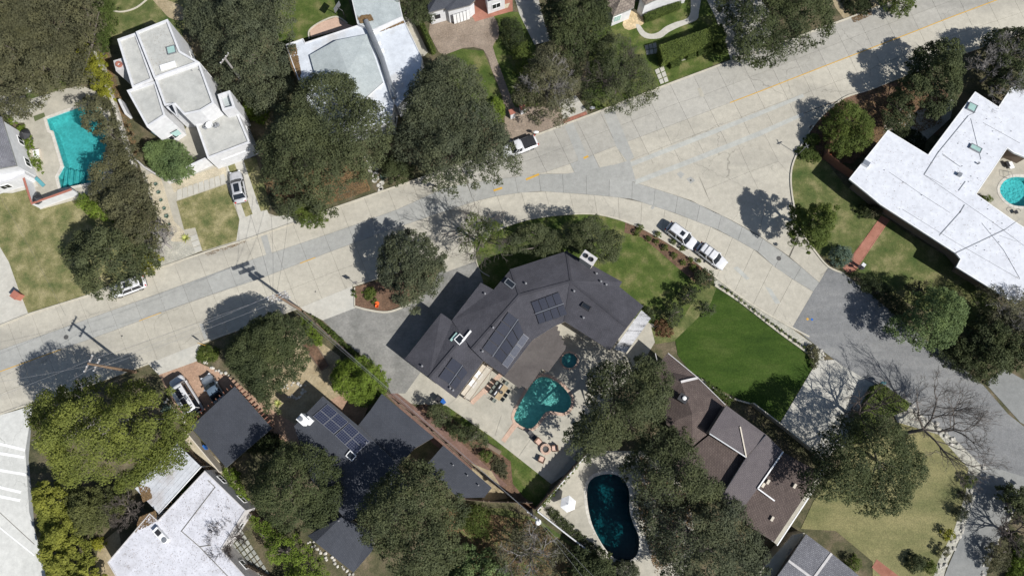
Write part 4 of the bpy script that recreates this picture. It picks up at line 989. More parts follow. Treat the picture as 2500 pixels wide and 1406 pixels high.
# --- 2. pale flat-roofed house, top centre
h2 = house('ranch_house', 'pale grey flat-roofed house with brown leaf litter, partly under oaks at top centre', 850, 160)
block(h2, [(697, 109), (740, 94), (745, 104), (893, 55), (962, 253), (955, 300), (800, 330), (760, 270), (730, 200)], 3.6, 'stucco', 'flat_pale', par=.12, pt=.12)
block(h2, [(904, 78), (984, 44), (1030, 140), (1025, 200), (970, 262), (962, 253)], 3.3, 'stucco', 'flat_pale', par=.1, pt=.1)
block(h2, [(845, -60), (960, -60), (983, 41), (911, 74), (872, 58)], 4.2, 'stucco', 'flat_bluegrey', par=.02, pt=.12)
V = {'a': (756, 135, 3.9), 'b': (821, 99, 4.3), 'c': (895, 84, 3.9), 'd': (935, 200, 3.9), 'e': (865, 262, 4.5), 'f': (785, 240, 3.9), 'g': (850, 180, 4.7)}
plates(h2, V, ['abg', 'bcg', 'cdeg', 'efg', 'fag'], 'flat_bluegrey', outline='abcdef', walls=False)
P = [G(x, y, 3.9) for x, y in ((756, 135), (821, 99), (895, 84), (935, 200), (865, 262), (785, 240))]
MB().walls([Vector((p.x, p.y, 0)) for p in P], 3.4, 3.8).build('wall', M['stucco'], h2)
a, b = G(893, 51, 4.3), G(932, 142, 3.9); MB().tube([a, a.lerp(b, .5), b, G(962, 240, 3.7)], .38, 12).build('duct', M['grey_metal'], h2)
for q in ((910, 78), (925, 105), (933, 123), (900, 133), (905, 170), (885, 170)): roofbox(h2, 'vent', q, 3.4, .45, 'white_paint', (1, -.3), (.5, .35))
# --- 3. white cottages along the top edge
h3 = house('white_cottage', 'white cottage with dark slate roof and panelled garage door at the top edge', 1100, 20)
V = {'a': (1045, 32, 3.4), 'b': (1085, 21, 3.4), 'c': (1093, 27, 3.4), 'd': (1147, 13, 3.4), 'e': (1160, 0, 3.6), 'f': (1150, -60, 3.4), 'g': (1040, -50, 3.4), 'r': (1070, -10, 4.3), 's': (1130, -20, 4.3)}
plates(h3, V, ['abrg', 'bcsr', 'cds', 'desf'[:3]+'f', 'fsrg'], 'shingle_dark', outline='abcdefg', overhang=.2, wm='stucco', win=False)
pa, pb = G(1107, 50, .0), G(1146, 38, .0); d = pb-pa; an = math.atan2(d.y, d.x); c = (pa+pb)/2; 
a0, b0 = G(1104, 30, 3.0), G(1144, 17, 3.0)
for k in range(5):
    q = a0.lerp(b0, (k+.5)/5); nn = Vector((math.sin(an), -math.cos(an), 0))
    MB().box((q.x+nn.x*.16, q.y+nn.y*.16, 1.3), (.42, .06, 2.2), an).build('door_panel', M['white_paint'], h3)
q = G(1068, 36, 2.0); MB().box((q.x, q.y-.1, 1.6), (.8, .1, .9), an).build('window', M['glass'], h3)
h3b = house('white_cottage', 'small piece of white cottage wall at the top edge, right of the brick patio', 1220, 5)
block(h3b, [(1190, 6), (1232, -8), (1225, -50), (1180, -40)], 3.0, 'stucco', 'shingle_dark', par=.02, pt=.05)
h4 = house('gabled_cottage', 'white gabled cottage with tan shake roofs and leaded windows at the top edge, right', 1560, 10)
V = {'a': (1485, 22, 3.2), 'b': (1497, 40, 3.2), 'c': (1548, 19, 3.2), 'd': (1552, -10, 3.2), 'e': (1500, -50, 3.2), 'r': (1518, -5, 4.8), 's': (1480, 0, 4.0)}
plates(h4, V, ['abrs', 'bcr', 'cder'], 'shingle_tan', outline='abcdes'[:5]+'s', overhang=.3, wm='stucco', win=False)
V = {'a': (1560, -5, 3.6), 'b': (1575, 12, 3.6), 'c': (1600, 0, 3.6), 'd': (1650, -15, 3.6), 'e': (1690, -25, 3.6), 'f': (1680, -60, 3.6), 'g': (1570, -50, 3.6), 'r': (1600, -35, 5)}
plates(h4, V, ['abr', 'bcdr', 'defr', 'fgr', 'gar'], 'shingle_tan', outline='abcdefg', overhang=.3, wm='stucco', win=False)
for (x, y, w) in ((1507, 45, 1.1), (1605, 10, 1.6)):
    q = G(x, y, 1.6); f = MB().box((q.x, q.y, 1.6), (w+.15, .12, 1.25), .37).build('window', M['white_paint'], h4)
    for k in range(3):
        for j in range(3):
            xx = (k-1)*w/3; MB().box((q.x+xx*math.cos(.37)+.05*math.sin(.37), q.y+xx*math.sin(.37)-.06*math.cos(.37), 1.2+.4*j), (w/3-.05, .04, .35), .37).build('pane', M['glass_green'], f)
h5 = house('left_house', 'white two-storey house with grey shingle roof cut by the left edge', 10, 360); h5.name = 'two_storey_house'
V = {'a': (-160, 300, 5.0), 'b': (3, 285, 5.0), 'c': (40, 404, 5.0), 'd': (-160, 440, 5.0), 'r': (-60, 350, 6.4), 's': (-160, 360, 6.4)}
W5 = plates(h5, V, ['absr'[:2]+'rs', 'bcr', 'cdsr'], 'shingle_grey', outline='abcd', overhang=.3, wm='stucco', win=True)
block(h5, [(-90, 418), (0, 412), (52, 398), (62, 425), (30, 440), (-90, 475)], 2.6, 'stucco', 'stucco', par=.1, pt=.1)
# --- 6. big charcoal house
h6 = house('shingle_house', 'large bent house with charcoal shingle roof and three solar arrays in the centre', 1280, 780)
V = {
 # bent centre
 'a': (1247, 657, 4.1), 'b': (1383, 613, 4.1), 'c': (1519, 688, 4.1), 'd': (1512, 700, 4.05), 'e': (1571, 747, 4.0), 'f': (1489, 855, 4.0),
 'h': (1379, 785, 4.0), 'i': (1356, 795, 4.0), 'R1': (1268, 720, 4.9), 'R2': (1394, 687, 4.95), 'R3': (1530, 798, 4.6), 'j': (1205, 707, 4.1), 'k': (1174, 690, 4.05), 'l': (1103, 782, 4.05),
 'q': (1152, 852, 4.8), 'n': (1182, 882, 4.3), 'o': (1232, 918, 3.9), 'p': (1300, 830, 3.9)}
plates(h6, V, [['a', 'b', 'R2', 'R1'], ['b', 'c', 'R2'], ['c', 'd', 'e', 'R3', 'R2'], ['e', 'f', 'R3'], ['f', 'h', 'R2', 'R3'], ['h', 'i', 'R2'], ['i', 'p', 'R1', 'R2'], ['a', 'R1', 'j'], ['R1', 'q', 'l', 'k', 'j'], ['R1', 'p', 'o', 'n', 'q']],
 'shingle_main', outline=['a', 'b', 'c', 'd', 'e', 'f', 'h', 'i', 'p', 'o', 'n', 'q', 'l', 'k', 'j'], overhang=.7,
 caps=(('R1', 'R2'), ('a', 'R1'), ('b', 'R2'), ('R2', 'R3'), ('R1', 'q'), ('R2', 'h')))
V2 = {'A': (1077, 764, 3.95), 'B': (1105, 784, 3.9), 'R': (1150, 800, 4.55), 'C': (1181, 880, 3.85), 'D': (1113, 972, 3.7), 'E': (1047, 922, 4.5), 'H': (988, 876, 3.7)}
plates(h6, V2, [['A', 'B', 'R', 'E', 'H'], ['R', 'C', 'D', 'E']], 'shingle_main', outline=['A', 'B', 'R', 'C', 'D', 'E', 'H'], overhang=.7, caps=())
MB().bar(G(1112, 845, 4.56), G(1047, 922, 4.53), .3, .07).build('ridge_cap', M['shingle_main'], h6)
# brown flat roof over the rear terrace, with its sawn edge
saw = []
pa = [(1356, 794), (1380, 853)]
for k in range(5):
    t = k/5; x = 1356+24*t; y = 795+58*t; saw += [(x, y), (x+7, y+2)]
fl = [(1300, 829)] + saw + [(1380, 853), (1339, 908), (1322, 900), (1310, 918), (1288, 949), (1272, 941), (1268, 948), (1231, 920)]
P = [Vector((v.x, v.y, 0)) for v in GP(fl, 3.55)]; MB().prism(P, 3.35, 3.6, True).build('flat_roof', M['flat_brown'], h6)
for q in ((1372, 856), (1330, 905), (1284, 946), (1240, 922)):
    c = G(q[0], q[1], 3.3); MB().box((c.x, c.y+.1, 1.67), (.15, .15, 3.34)).build('post', M['wood'], h6)
chim = MB(); c = G(1437, 630, 6.4); chim.box((c.x, c.y, 3.2), (1.8, 1.1, 6.4), -.62); ch = chim.build('chimney', M['stucco_warm'], h6)
MB().box((c.x, c.y, 6.44), (2.0, 1.3, .1), -.62).build('chimney_cap', M['stucco_grey'], ch)
for s in (-.42, .42): MB().lathe((c.x+s*math.cos(-.62), c.y+s*math.sin(-.62), 6.48), [(.3, 0), (.3, .2), (.2, .2), (.2, .02)], 14).build('flue', M['black_metal'], ch)
skylight(h6, (1245, 692), 4.75, (1.3, .75), (1, .8)); skylight(h6, (1431, 748), 5.0, (1.15, .6), (1, .65), 'black_metal')
skylight(h6, (1122, 828), 5.1, (1.0, .95), (.7, -.7), 'white_paint'); roofbox(h6, 'skylight_shade', (1139, 820), 5.2, .3, 'white_paint', (.62, -.78), (1.75, .22)); roofbox(h6, 'skylight_shade', (1108, 822), 5.0, .2, 'glass_green', (.62, -.78), (1.3, .28))
for q, z in (((1457, 667), 4.7), ((1468, 686), 4.6), ((1481, 694), 4.5), ((1284, 691), 5.3), ((1402, 710), 5.5), ((1425, 775), 4.7), ((1184, 716), 4.5), ((1204, 799), 5.0), ((1178, 857), 4.7), ((1099, 947), 4.5), ((1106, 952), 4.3), ((1030, 893), 4.6)): vent(h6, q, z-.1, .13, .4)
def panels(root, quad, nu, nv, m='pv', tilt=None, name='solar_panel', lift=.16, frame='pv_frame', gap=.03):
    """quad: four (px,py,z) corners a,b,c,d; nu along a-b, nv along a-d"""
    a, b, c, d = [G(*aimz(root, q)) for q in quad]
    for i in range(nu):
        for j in range(nv):
            def pt(u, v): return a.lerp(b, u).lerp(d.lerp(c, u), v)+Vector((0, 0, lift))
            g = gap/nu; w = gap/nv; Q = [pt(i/nu+g, j/nv+w), pt((i+1)/nu-g, j/nv+w), pt((i+1)/nu-g, (j+1)/nv-w), pt(i/nu+g, (j+1)/nv-w)]
            if area2(Q) < 0: Q.reverse()
            n = (Q[1]-Q[0]).cross(Q[3]-Q[0]); n.normalize(); dn = n*.045
            mb = MB(); mb.add(Q+[q-dn for q in Q], [(0, 1, 2, 3), (4, 5, 1, 0), (5, 6, 2, 1), (6, 7, 3, 2), (7, 4, 0, 3)]); o = mb.build(name, M[frame], root)
            cen = sum(Q, Vector())/4; q2 = [cen+(q-cen)*.955+n*.004 for q in Q]
            k = MB().add(q2, [(0, 1, 2, 3)]).build('cell_sheet', M[m], o); L = k.data.uv_layers.new(name='UVMap')
            l1 = (Q[1]-Q[0]).length; l2 = (Q[3]-Q[0]).length
            for li, uvv in enumerate(((0, 0), (l1, 0), (l1, l2), (0, l2))): L.data[li].uv = uvv
def pv_mat(name, base, line, pitch, lw, rough=.25):
    m, N, L, b = newmat(name, rough, 0, .6); tc = N.new('ShaderNodeTexCoord'); br = N.new('ShaderNodeTexBrick'); br.offset = 0
    L.new(tc.outputs['UV'], br.inputs[0]); br.inputs['Scale'].default_value = 1; br.inputs['Brick Width'].default_value = pitch; br.inputs['Row Height'].default_value = pitch
    br.inputs['Mortar Size'].default_value = lw; br.inputs['Color1'].default_value = rgb(base); br.inputs['Color2'].default_value = rgb([x*1.15 for x in base]); br.inputs['Mortar'].default_value = rgb(line)
    L.new(br.outputs[0], b.inputs['Base Color']); return m
M['pv'] = pv_mat('black_solar_cells', (.035, .038, .052), (.02, .02, .026), .16, .006); M['pv_blue'] = pv_mat('gridded_solar_cells', (.022, .026, .05), (.16, .17, .2), .3, .012, .2); M['pv_frame'] = solid('panel_frame', (.05, .05, .055), .4, .5); M['pv_silver'] = solid('silver_frame', (.42, .42, .44), .4, .5)
M['pv_light'] = pv_mat('pale_solar_cells', (.10, .105, .125), (.07, .07, .085), .16, .006)
panels(h6, [(1177, 851, 4.95), (1241, 761, 5.65), (1265, 779, 5.1), (1202, 870, 4.5)], 4, 1); panels(h6, [(1204, 871, 4.5), (1266, 781, 5.1), (1279, 813, 4.65), (1226, 888, 4.1)], 4, 1)
panels(h6, [(1225, 889, 4.05), (1278, 814, 4.6), (1292, 825, 4.3), (1239, 900, 3.85)], 3, 1, 'pv_light', frame='pv_silver')
panels(h6, [(1296, 738, 5.25), (1364, 713, 5.5), (1375, 741, 5.0), (1307, 766, 4.65)], 4, 1); panels(h6, [(1308, 768, 4.6), (1376, 743, 4.95), (1386, 769, 4.4), (1316, 793, 4.05)], 4, 1)
panels(h6, [(1070, 921, 4.75), (1105, 872, 4.95), (1130, 891, 4.45), (1097, 938, 4.2)], 2, 1); panels(h6, [(1099, 940, 4.15), (1131, 893, 4.4), (1143, 909, 4.1), (1112, 952, 3.95)], 2, 1)
for a, b in (((1203, 871, 4.75), (1265, 780, 5.35)), ((1307, 767, 4.9), (1376, 742, 5.2)), ((1097, 939, 4.45), (1130, 892, 4.65))): a = G(*aimz(h6, a)); b = G(*aimz(h6, b)); up = Vector((0, 0, .24)); MB().bar(a+up, b+up, .09, .06).build('panel_rail', M['steel'], h6)
# pergola, screens of slats beside the dining terrace
pg = thing('pergola', 'pergola of closely spaced brown slats along the charcoal house, by the dining table', 'pergola', tuple(G(1165, 930)))
a0, a1, b1, b0 = (1132, 970), (1190, 892), (1202, 899), (1146, 977)
for i in range(30):
    t = (i+.5)/30; p = G(a0[0]+(a1[0]-a0[0])*t, a0[1]+(a1[1]-a0[1])*t, 2.9); q = G(b0[0]+(b1[0]-b0[0])*t, b0[1]+(b1[1]-b0[1])*t, 2.9); MB().bar(p, q, .09, .16).build('slat', M['stucco_warm'], pg)
for A, B in ((a0, a1), (b0, b1)): MB().bar(G(A[0], A[1], 2.75), G(B[0], B[1], 2.75), .12, .14).build('beam', M['wood'], pg)
for q in (a0, a1, b0, b1):
    c = G(q[0], q[1], 2.7); MB().box((c.x, c.y, 1.34), (.12, .12, 2.68)).build('post', M['wood'], pg)
tag(MB().prism(GP([(1124, 962), (1182, 884), (1190, 890), (1131, 968)], .4), 0, .45, True).build('bench', M['stucco_warm']), 'long cream built-in bench between the house wall and the slatted pergola', 'bench')
# corrugated awning
aw = thing('awning', 'white corrugated awning at the right end of the charcoal house', 'awning', tuple(G(1545, 810)))
A, B, C_2, D2 = (1566, 757, 2.9), (1589, 777, 2.6), (1528, 862, 2.6), (1499, 852, 2.9)
M['corr'] = ground_mat('white_corrugated', [(.40, (.20, .20, .21)), (.47, (.60, .60, .61)), (.7, (.68, .68, .70))], FINE, 2.2, 5, .2, rough=.6, bump=0, stretch=(.72, .12))
for i in range(36):
    t = i/36; t2 = (i+.82)/36; p = G(*A).lerp(G(*D2), t); q = G(*A).lerp(G(*D2), t2); r_ = G(*B).lerp(G(*C_2), t2); s = G(*B).lerp(G(*C_2), t); mm = (p+q)/2+Vector((0, 0, .13)); nn_ = (r_+s)/2+Vector((0, 0, .13)); e = Vector((0, 0, -.02))
    MB().add([p, mm, q, r_, nn_, s, p+e, q+e, r_+e, s+e], [(0, 5, 4, 1), (1, 4, 3, 2), (6, 7, 8, 9), (0, 1, 2, 7, 6), (3, 4, 5, 9, 8)]).build('roof_sheet', M['corr'], aw)
MB().add([G(*A)-Vector((0, 0, .05)), G(*B)-Vector((0, 0, .05)), G(*C_2)-Vector((0, 0, .05)), G(*D2)-Vector((0, 0, .05))], [(0, 1, 2, 3)]).build('lining', M['corr'], aw)
for q in (B, C_2):
    c = G(q[0]-4, q[1], q[2]-.1); MB().box((c.x, c.y, 1.2), (.1, .1, 2.4)).build('post', M['white_paint'], aw)
# --- 7. carport
h7 = house('carport', 'dark shingled carport roof over the backs of the white van and blue-grey car', 560, 1045, 'carport')
V = {'a': (465, 1042, 2.9), 'b': (573, 943, 2.9), 'c': (664, 1045, 2.9), 'd': (552, 1141, 2.9), 'e': (519, 992, 3.3), 'f': (608, 1093, 3.3)}
plates(h7, V, ['aefd', 'bcfe'], 'shingle_dark', outline=['a', 'e', 'b', 'c', 'f', 'd'], walls=False)
for q in ((475, 1045), (565, 955), (650, 1045), (552, 1128), (612, 998)):
    c = G(q[0], q[1], 2.8); MB().box((c.x, c.y, 1.38), (.16, .16, 2.76)).build('post', M['wood'], h7)
for A, B in (((465, 1042), (573, 943)), ((573, 943), (664, 1045))):
    for k in range(12):
        t = (k+.5)/12; c = G(A[0]+(B[0]-A[0])*t, A[1]+(B[1]-A[1])*t, 2.65); e = G(*((A[0]+B[0])/2, (A[1]+B[1])/2), 2.65); dd = Vector((B[0]-A[0], -(B[1]-A[1]), 0)); dd.normalize(); n_ = Vector((-dd.y, dd.x, 0)); MB().bar(c-n_*.5, c+n_*.55, .09, .14).build('rafter', M['wood_red'], h7)
h7w = tag(MB().strip(GP([(470, 1052), (552, 1150)]), .12, 0, 2.2).build('carport_wall', M['stucco_warm']), 'cream side wall under the left edge of the dark carport roof', 'wall')
# --- 8. dark roof house, lower centre
h8 = house('dark_roof_house', 'slate-dark roofed house with a blue solar array and white chimney, below centre left', 850, 1150)
V = {'a': (788, 967, 3.9), 'b': (873, 1038, 3.9), 'c': (960, 1122, 3.9), 'd': (1000, 1190, 3.9), 'e': (850, 1275, 3.9), 'f': (760, 1170, 3.9), 'g': (718, 1040, 3.9), 'r': (776, 1050, 4.1), 's': (880, 1165, 4.1)}
plates(h8, V, [['a', 'b', 'c', 's', 'r'], ['c', 'd', 'e', 's'], ['e', 'f', 'g', 'r', 's'], ['g', 'a', 'r']], 'shingle_dark', outline='abcdefg', overhang=.8, wm='stucco_grey')
V = {'a': (932, 961, 3.4), 'b': (1059, 1067, 3.4), 'c': (965, 1145, 3.4), 'd': (873, 1040, 3.4), 'r': (1000, 1090, 4.0), 's': (1007, 1070, 4.0), 'm': (905, 1000, 3.9), 'n': (1010, 1096, 3.9)}
plates(h8, {k: V[k] for k in 'abcdmn'}, ['abnm', 'mncd'], 'shingle_dark', outline='abncdm', overhang=.6, wm='stucco_grey')
V = {'a': (1082, 1087, 3.1), 'b': (1201, 1190, 3.1), 'c': (1182, 1214, 3.1), 'd': (1120, 1215, 3.1), 'e': (1036, 1140, 3.1)}
plates(h8, V, ['abcde'], 'shingle_dark', outline='abcde', overhang=.4, wm='stucco_warm', fascia='white_paint')
V = {'a': (827, 1253, 3.6), 'b': (900, 1300, 3.6), 'c': (912, 1340, 3.6), 'd': (863, 1397, 3.6), 'e': (751, 1307, 3.6), 'r': (770, 1323, 4.2), 's': (833, 1262, 4.2)}
plates(h8, V, [['a', 'b', 'c', 'd', 'r', 's'], ['r', 'e', 'a', 's']], 'shingle_dark', outline=['a', 'b', 'c', 'd', 'r', 'e'], overhang=.5, wm='stucco_grey')
panels(h8, [(764, 1016, 4.7), (800, 985, 4.1), (852, 1030, 4.1), (816, 1060, 4.7)], 2, 2, 'pv_blue', frame='pv_silver', gap=.02); panels(h8, [(818, 1062, 4.7), (853, 1031, 4.1), (904, 1078, 4.1), (868, 1110, 4.7)], 2, 2, 'pv_blue', frame='pv_silver', gap=.02)
c = G(738, 1024, 5.4); ch = MB().box((c.x, c.y, 2.7), (1.25, 1.0, 5.4), -.7).build('chimney', M['white_paint'], h8); MB().box((c.x+.55, c.y-.1, 2.3), (.9, .8, 4.6), -.7).build('chimney_shoulder', M['white_paint'], h8)
MB().lathe((c.x-.15, c.y+.05, 5.4), [(.28, 0), (.28, .35), (.2, .35)], 14).build('chimney_pot', M['grey_metal'], ch)
skylight(h8, (857, 1112), 4.7, (1.0, .8), (1, .8), 'white_paint')
for q in ((894, 1080), (887, 1131), (876, 1181), (1106, 1135), (1141, 1160), (1168, 1184), (826, 1271)): vent(h8, q, 3.5, .09, .4)
# --- 9. brown shake house
h9 = house('brown_house', 'brown shake-roofed house with many gables, right of the lower oaks', 1780, 1120)
V = {'a': (1631, 861, 3.6), 'b': (1704, 922, 3.6), 'c': (1771, 988, 3.6), 'd': (1732, 1056, 3.6), 'e': (1690, 1090, 3.6), 'f': (1627, 1035, 3.6), 'g': (1624, 972, 3.6), 'h': (1600, 900, 3.6), 'r': (1662, 932, 4.6), 's': (1690, 1010, 4.9)}
plates(h9, V, [['a', 'b', 'r', 'h'], ['b', 'c', 's', 'r'], ['c', 'd', 'e', 's'], ['e', 'f', 's'], ['f', 'g', 'r', 's'], ['g', 'h', 'r']], 'shingle_brown', outline='abcdefgh', overhang=.8, caps=(('b', 'r'),), capm='stucco_grey', wm='wood', fascia='stucco_grey')
V = {'a': (1773, 989, 5.5), 'b': (1871, 1061, 4.4), 'c': (1912, 1101, 4.6), 'd': (1850, 1191, 4.6), 'e': (1800, 1215, 3.5), 'f': (1731, 1055, 5.5), 'g': (1822, 1115, 4.9), 'm': (1807, 1040, 5.4)}
plates(h9, V, [['a', 'm', 'g', 'f'], ['m', 'b', 'g'], ['a', 'b', 'm']], 'shingle_mauve', outline=['a', 'b', 'g', 'f'], overhang=.3, walls=True, win=False, wm='wood', fascia='wood')
MB().bar(G(1807, 1041, 5.5), G(1822, 1115, 5.0), .16, .08).build('ridge_cap', M['stucco_warm'], h9); MB().bar(G(1732, 1058, 5.5), G(1822, 1116, 4.95), .14, .08).build('ridge_cap', M['grey_metal'], h9)
V = {'a': (1871, 1061, 4.7), 'b': (1912, 1101, 4.3), 'c': (1850, 1191, 4.3), 'd': (1800, 1260, 4.3), 'e': (1760, 1215, 4.7), 'f': (1822, 1117, 4.7)}
plates(h9, V, [['a', 'b', 'c', 'd', 'e', 'f']], 'shingle_mauve', outline=['a', 'b', 'c', 'd', 'e', 'f'], overhang=.5, wm='wood', fascia='white_paint')
V = {'a': (1711, 1078, 3.8), 'b': (1734, 1060, 3.8), 'c': (1826, 1119, 3.9), 'd': (1764, 1216, 3.9), 'e': (1700, 1180, 3.7), 'f': (1640, 1140, 3.7)}
plates(h9, V, [['a', 'b', 'c', 'd', 'e', 'f']], 'shingle_brown', outline='abcdef', overhang=.5, wm='wood')
V = {'a': (1912, 1103, 3.6), 'b': (1960, 1130, 3.6), 'c': (2004, 1152, 3.6), 'd': (1890, 1322, 3.6), 'e': (1798, 1264, 3.9), 'f': (1850, 1190, 3.9)}
plates(h9, V, [['a', 'b', 'c', 'd', 'e', 'f']], 'shingle_brown', outline='abcdef', overhang=.7, wm='wood', fascia='white_paint')
V = {'a': (2004, 1153, 2.7), 'b': (2011, 1160, 2.5), 'c': (1897, 1329, 2.5), 'd': (1885, 1320, 2.7)}
P = [Vector((v.x, v.y, 0)) for v in GP([(2006, 1150), (2014, 1158), (1899, 1331), (1888, 1322)], 2.6)]; MB().prism(P, 2.45, 2.62, True).build('porch_roof', M['patio'], h9)
for A, B in (((2007, 1147), (1885, 1320)), ((1980, 1205), (1897, 1331))): MB().bar(G(A[0], A[1], 3.3), G(B[0], B[1], 3.3), .12, .12).build('gutter', M['white_paint'], h9)
for A, B in (((1912, 1102), (1850, 1192)), ((1850, 1192), (1891, 1222))): MB().bar(G(A[0], A[1], 4.45), G(B[0], B[1], 4.45), .16, .1).build('gutter', M['white_paint'], h9)
for q in ((1864, 1184), (1876, 1176), (1941, 1186), (1886, 1266)): roofbox(h9, 'roof_vent', q, 3.7, .3, 'stucco_warm', (.55, -.8), (.6, .3))
c = G(1668, 972, 5.6); ch = MB().box((c.x, c.y, 3.0), (1.05, .85, 5.2), -.6).build('chimney', M['shingle_brown'], h9); MB().box((c.x, c.y, 5.64), (1.2, 1.0, .1), -.6).build('chimney_cap', M['black_metal'], ch); MB().lathe((c.x+.1, c.y, 5.7), [(.25, 0), (.25, .2), (.05, .28)], 16).build('flue', M['white_paint'], ch)
for A, B in (((1631, 862), (1704, 922)), ((1600, 862), (1604, 880)), ((1704, 922), (1771, 988))): MB().bar(G(A[0], A[1], 3.72), G(B[0], B[1], 3.72), .1, .06).build('roof_edge', M['stucco_grey'], h9)
# --- 10. grey shingle house at the bottom right
h10 = house('grey_shingle_house', 'grey shingle-roofed house cut by the bottom edge, right', 2000, 1400)
V = {'a': (1968, 1303, 3.2), 'b': (2080, 1390, 3.2), 'c': (2150, 1450, 3.2), 'd': (2060, 1560, 3.2), 'e': (1880, 1430, 3.2), 'r': (1925, 1368, 3.9), 's': (2100, 1500, 3.9), 'm': (2030, 1350, 3.2), 'n': (1985, 1412, 3.9)}
plates(h10, V, [['a', 'm', 'n', 'r'], ['m', 'b', 'c', 's', 'n'], ['c', 'd', 's'], ['d', 'e', 'r', 'n', 's']], 'shingle_grey', outline=['a', 'm', 'b', 'c', 'd', 'e', 'r'], overhang=.3, caps=(('m', 'n'), ('r', 'n')), capm='stucco_grey', wm='stucco_warm', win=False)
P = [Vector((v.x, v.y, 0)) for v in GP([(1935, 1305), (1965, 1300), (1900, 1420), (1880, 1430), (1850, 1400)], 2.2)]; MB().prism(P, 0, 2.2, True).build('side_wing', M['patio'], h10); roofbox(h10, 'hatch', (1931, 1348), 2.2, .08, 'grey_metal', (.55, -.85), (.9, .6))
# --- 11. white gravel roof and metal roof, lower left
h11 = house('gravel_roof_house', 'white gravel-roofed house at the bottom left edge, with round white roof unit', 430, 1300)
block(h11, [(500, 1148), (600, 1245), (540, 1340), (620, 1430), (320, 1470), (262, 1372), (365, 1252), (385, 1270)], 3.6, 'stucco_grey', 'white_gravel', par=.08, pt=.12)
for A, B in (((508, 1172), (526, 1190)), ((525, 1189), (443, 1296)), ((443, 1296), (487, 1334)), ((487, 1334), (560, 1410)), ((487, 1334), (515, 1330))): MB().bar(G(A[0], A[1], 3.56), G(B[0], B[1], 3.56), .07, .05).build('roof_seam', M['joint'], h11)
c = G(390, 1306, 4.1); ru = thing('roof_unit', 'white boxy air unit with round fan on the white gravel roof', 'roof unit', (c.x, c.y, 3.52)); MB().box((c.x, c.y, 3.8), (2.1, .75, .55), -.75).build('case', M['white_paint'], ru); MB().box((c.x-.25, c.y+.3, 4.09), (.7, .6, .05), -.75).build('grille', M['black_metal'], ru); MB().lathe((c.x+.6, c.y-.55, 4.08), [(.32, 0), (.32, .08), (.1, .1)], 14).build('fan', M['grey_metal'], ru)
h11b = house('patio_cover', 'pale seamed metal patio roof between the pines and the gravel-roofed house', 410, 1160, 'patio cover')
A, B, C3, D3 = (380, 1075, 3.0), (492, 1140, 2.8), (389, 1256, 2.8), (325, 1200, 3.0)
pts = [G(*A), G(*B), G(*C3), G(*D3)]
mq = [(430, 1080, 2.9), (491, 1139, 2.9), (388, 1254, 2.9), (330, 1192, 2.9)]
for k in range(8):
    a = G(*mq[0]).lerp(G(*mq[1]), (k+.02)/8); b = G(*mq[0]).lerp(G(*mq[1]), (k+.98)/8); c = G(*mq[3]).lerp(G(*mq[2]), (k+.98)/8); d = G(*mq[3]).lerp(G(*mq[2]), (k+.02)/8)
    MB().prism([Vector((v.x, v.y, 0)) for v in (a, b, c, d)], 2.82, 2.9, True).build('roof_panel', M['flat_metal'], h11b)
for q in mq:
    c = G(*q); MB().box((c.x, c.y, 1.4), (.12, .12, 2.8)).build('post', M['white_paint'], h11b)
MB().bar(G(*mq[1]), G(*mq[2]), .12, .18).build('gutter', M['white_paint'], h11b)
# --- 12. white membrane roof house, right
h12 = house('white_roof_house', 'long house with brilliant white membrane roof at the right edge', 2350, 450)
block(h12, [(2073, 437), (2168, 318), (2266, 378), (2276, 364), (2381, 224), (2438, 261), (2475, 205), (2620, 290), (2540, 400), (2475, 373), (2460, 362), (2384, 474), (2470, 535), (2600, 620), (2620, 660), (2480, 742), (2335, 652), (2345, 632), (2333, 618), (2150, 500), (2120, 475)], 3.9, 'wood', 'membrane', par=.02, pt=.1, win=False, eave=1.3, cap='white_paint')  # dark brown walls put the shade below the eaves into the wall colour
V12 = [((2292, 370), (2256, 427)), ((2256, 427), (2300, 450)), ((2256, 427), (2420, 540)), ((2355, 500), (2343, 520)), ((2346, 516), (2294, 574)), ((2333, 618), (2455, 560)), ((2455, 560), (2490, 535)), ((2203, 511), (2330, 590)), ((2330, 590), (2490, 682)), ((2397, 545), (2450, 610)), ((2450, 610), (2490, 680)), ((2300, 378), (2345, 408)), ((2357, 443), (2340, 466)), ((2291, 372), (2364, 283)), ((2364, 283), (2382, 275)), ((2170, 420), (2250, 475)), ((2250, 475), (2320, 520)), ((2440, 575), (2482, 590)), ((2345, 408), (2300, 375)), ((2400, 300), (2490, 350)), ((2370, 290), (2395, 390)), ((2420, 540), (2500, 600))]
for i, (A, B) in enumerate(V12): MB().bar(G(A[0], A[1], 3.90), G(B[0], B[1], 3.90), .10 if i in (0, 3, 4, 5, 12, 13) else .03, .05).build('roof_seam', M['grey_metal'], h12)
for q in ((2160, 415), (2206, 445), (2251, 476), (2398, 487), (2413, 510), (2448, 545), (2385, 600), (2405, 610), (2420, 558), (2440, 590), (2405, 350), (2412, 375), (2425, 320), (2350, 405), (2366, 443), (2388, 435), (2372, 430), (2440, 340), (2470, 320), (2410, 290), (2340, 350)): vent(h12, q, 3.9, .05, .12)
skylight(h12, (2383, 362), 3.9, (1.5, .7), (1, .6), glass='glass_green'); skylight(h12, (2374, 262), 3.9, (1.1, 1.1), (1, .6), glass='glass_green')
roofbox(h12, 'vent', (2345, 425), 3.9, .4, 'grey_metal', (1, .6), (.5, .5)); vent(h12, (2393, 397), 3.9, .12, .5); roofbox(h12, 'roof_hatch', (2116, 398), 3.9, .45, 'steel', (1, .7), (.9, .7))
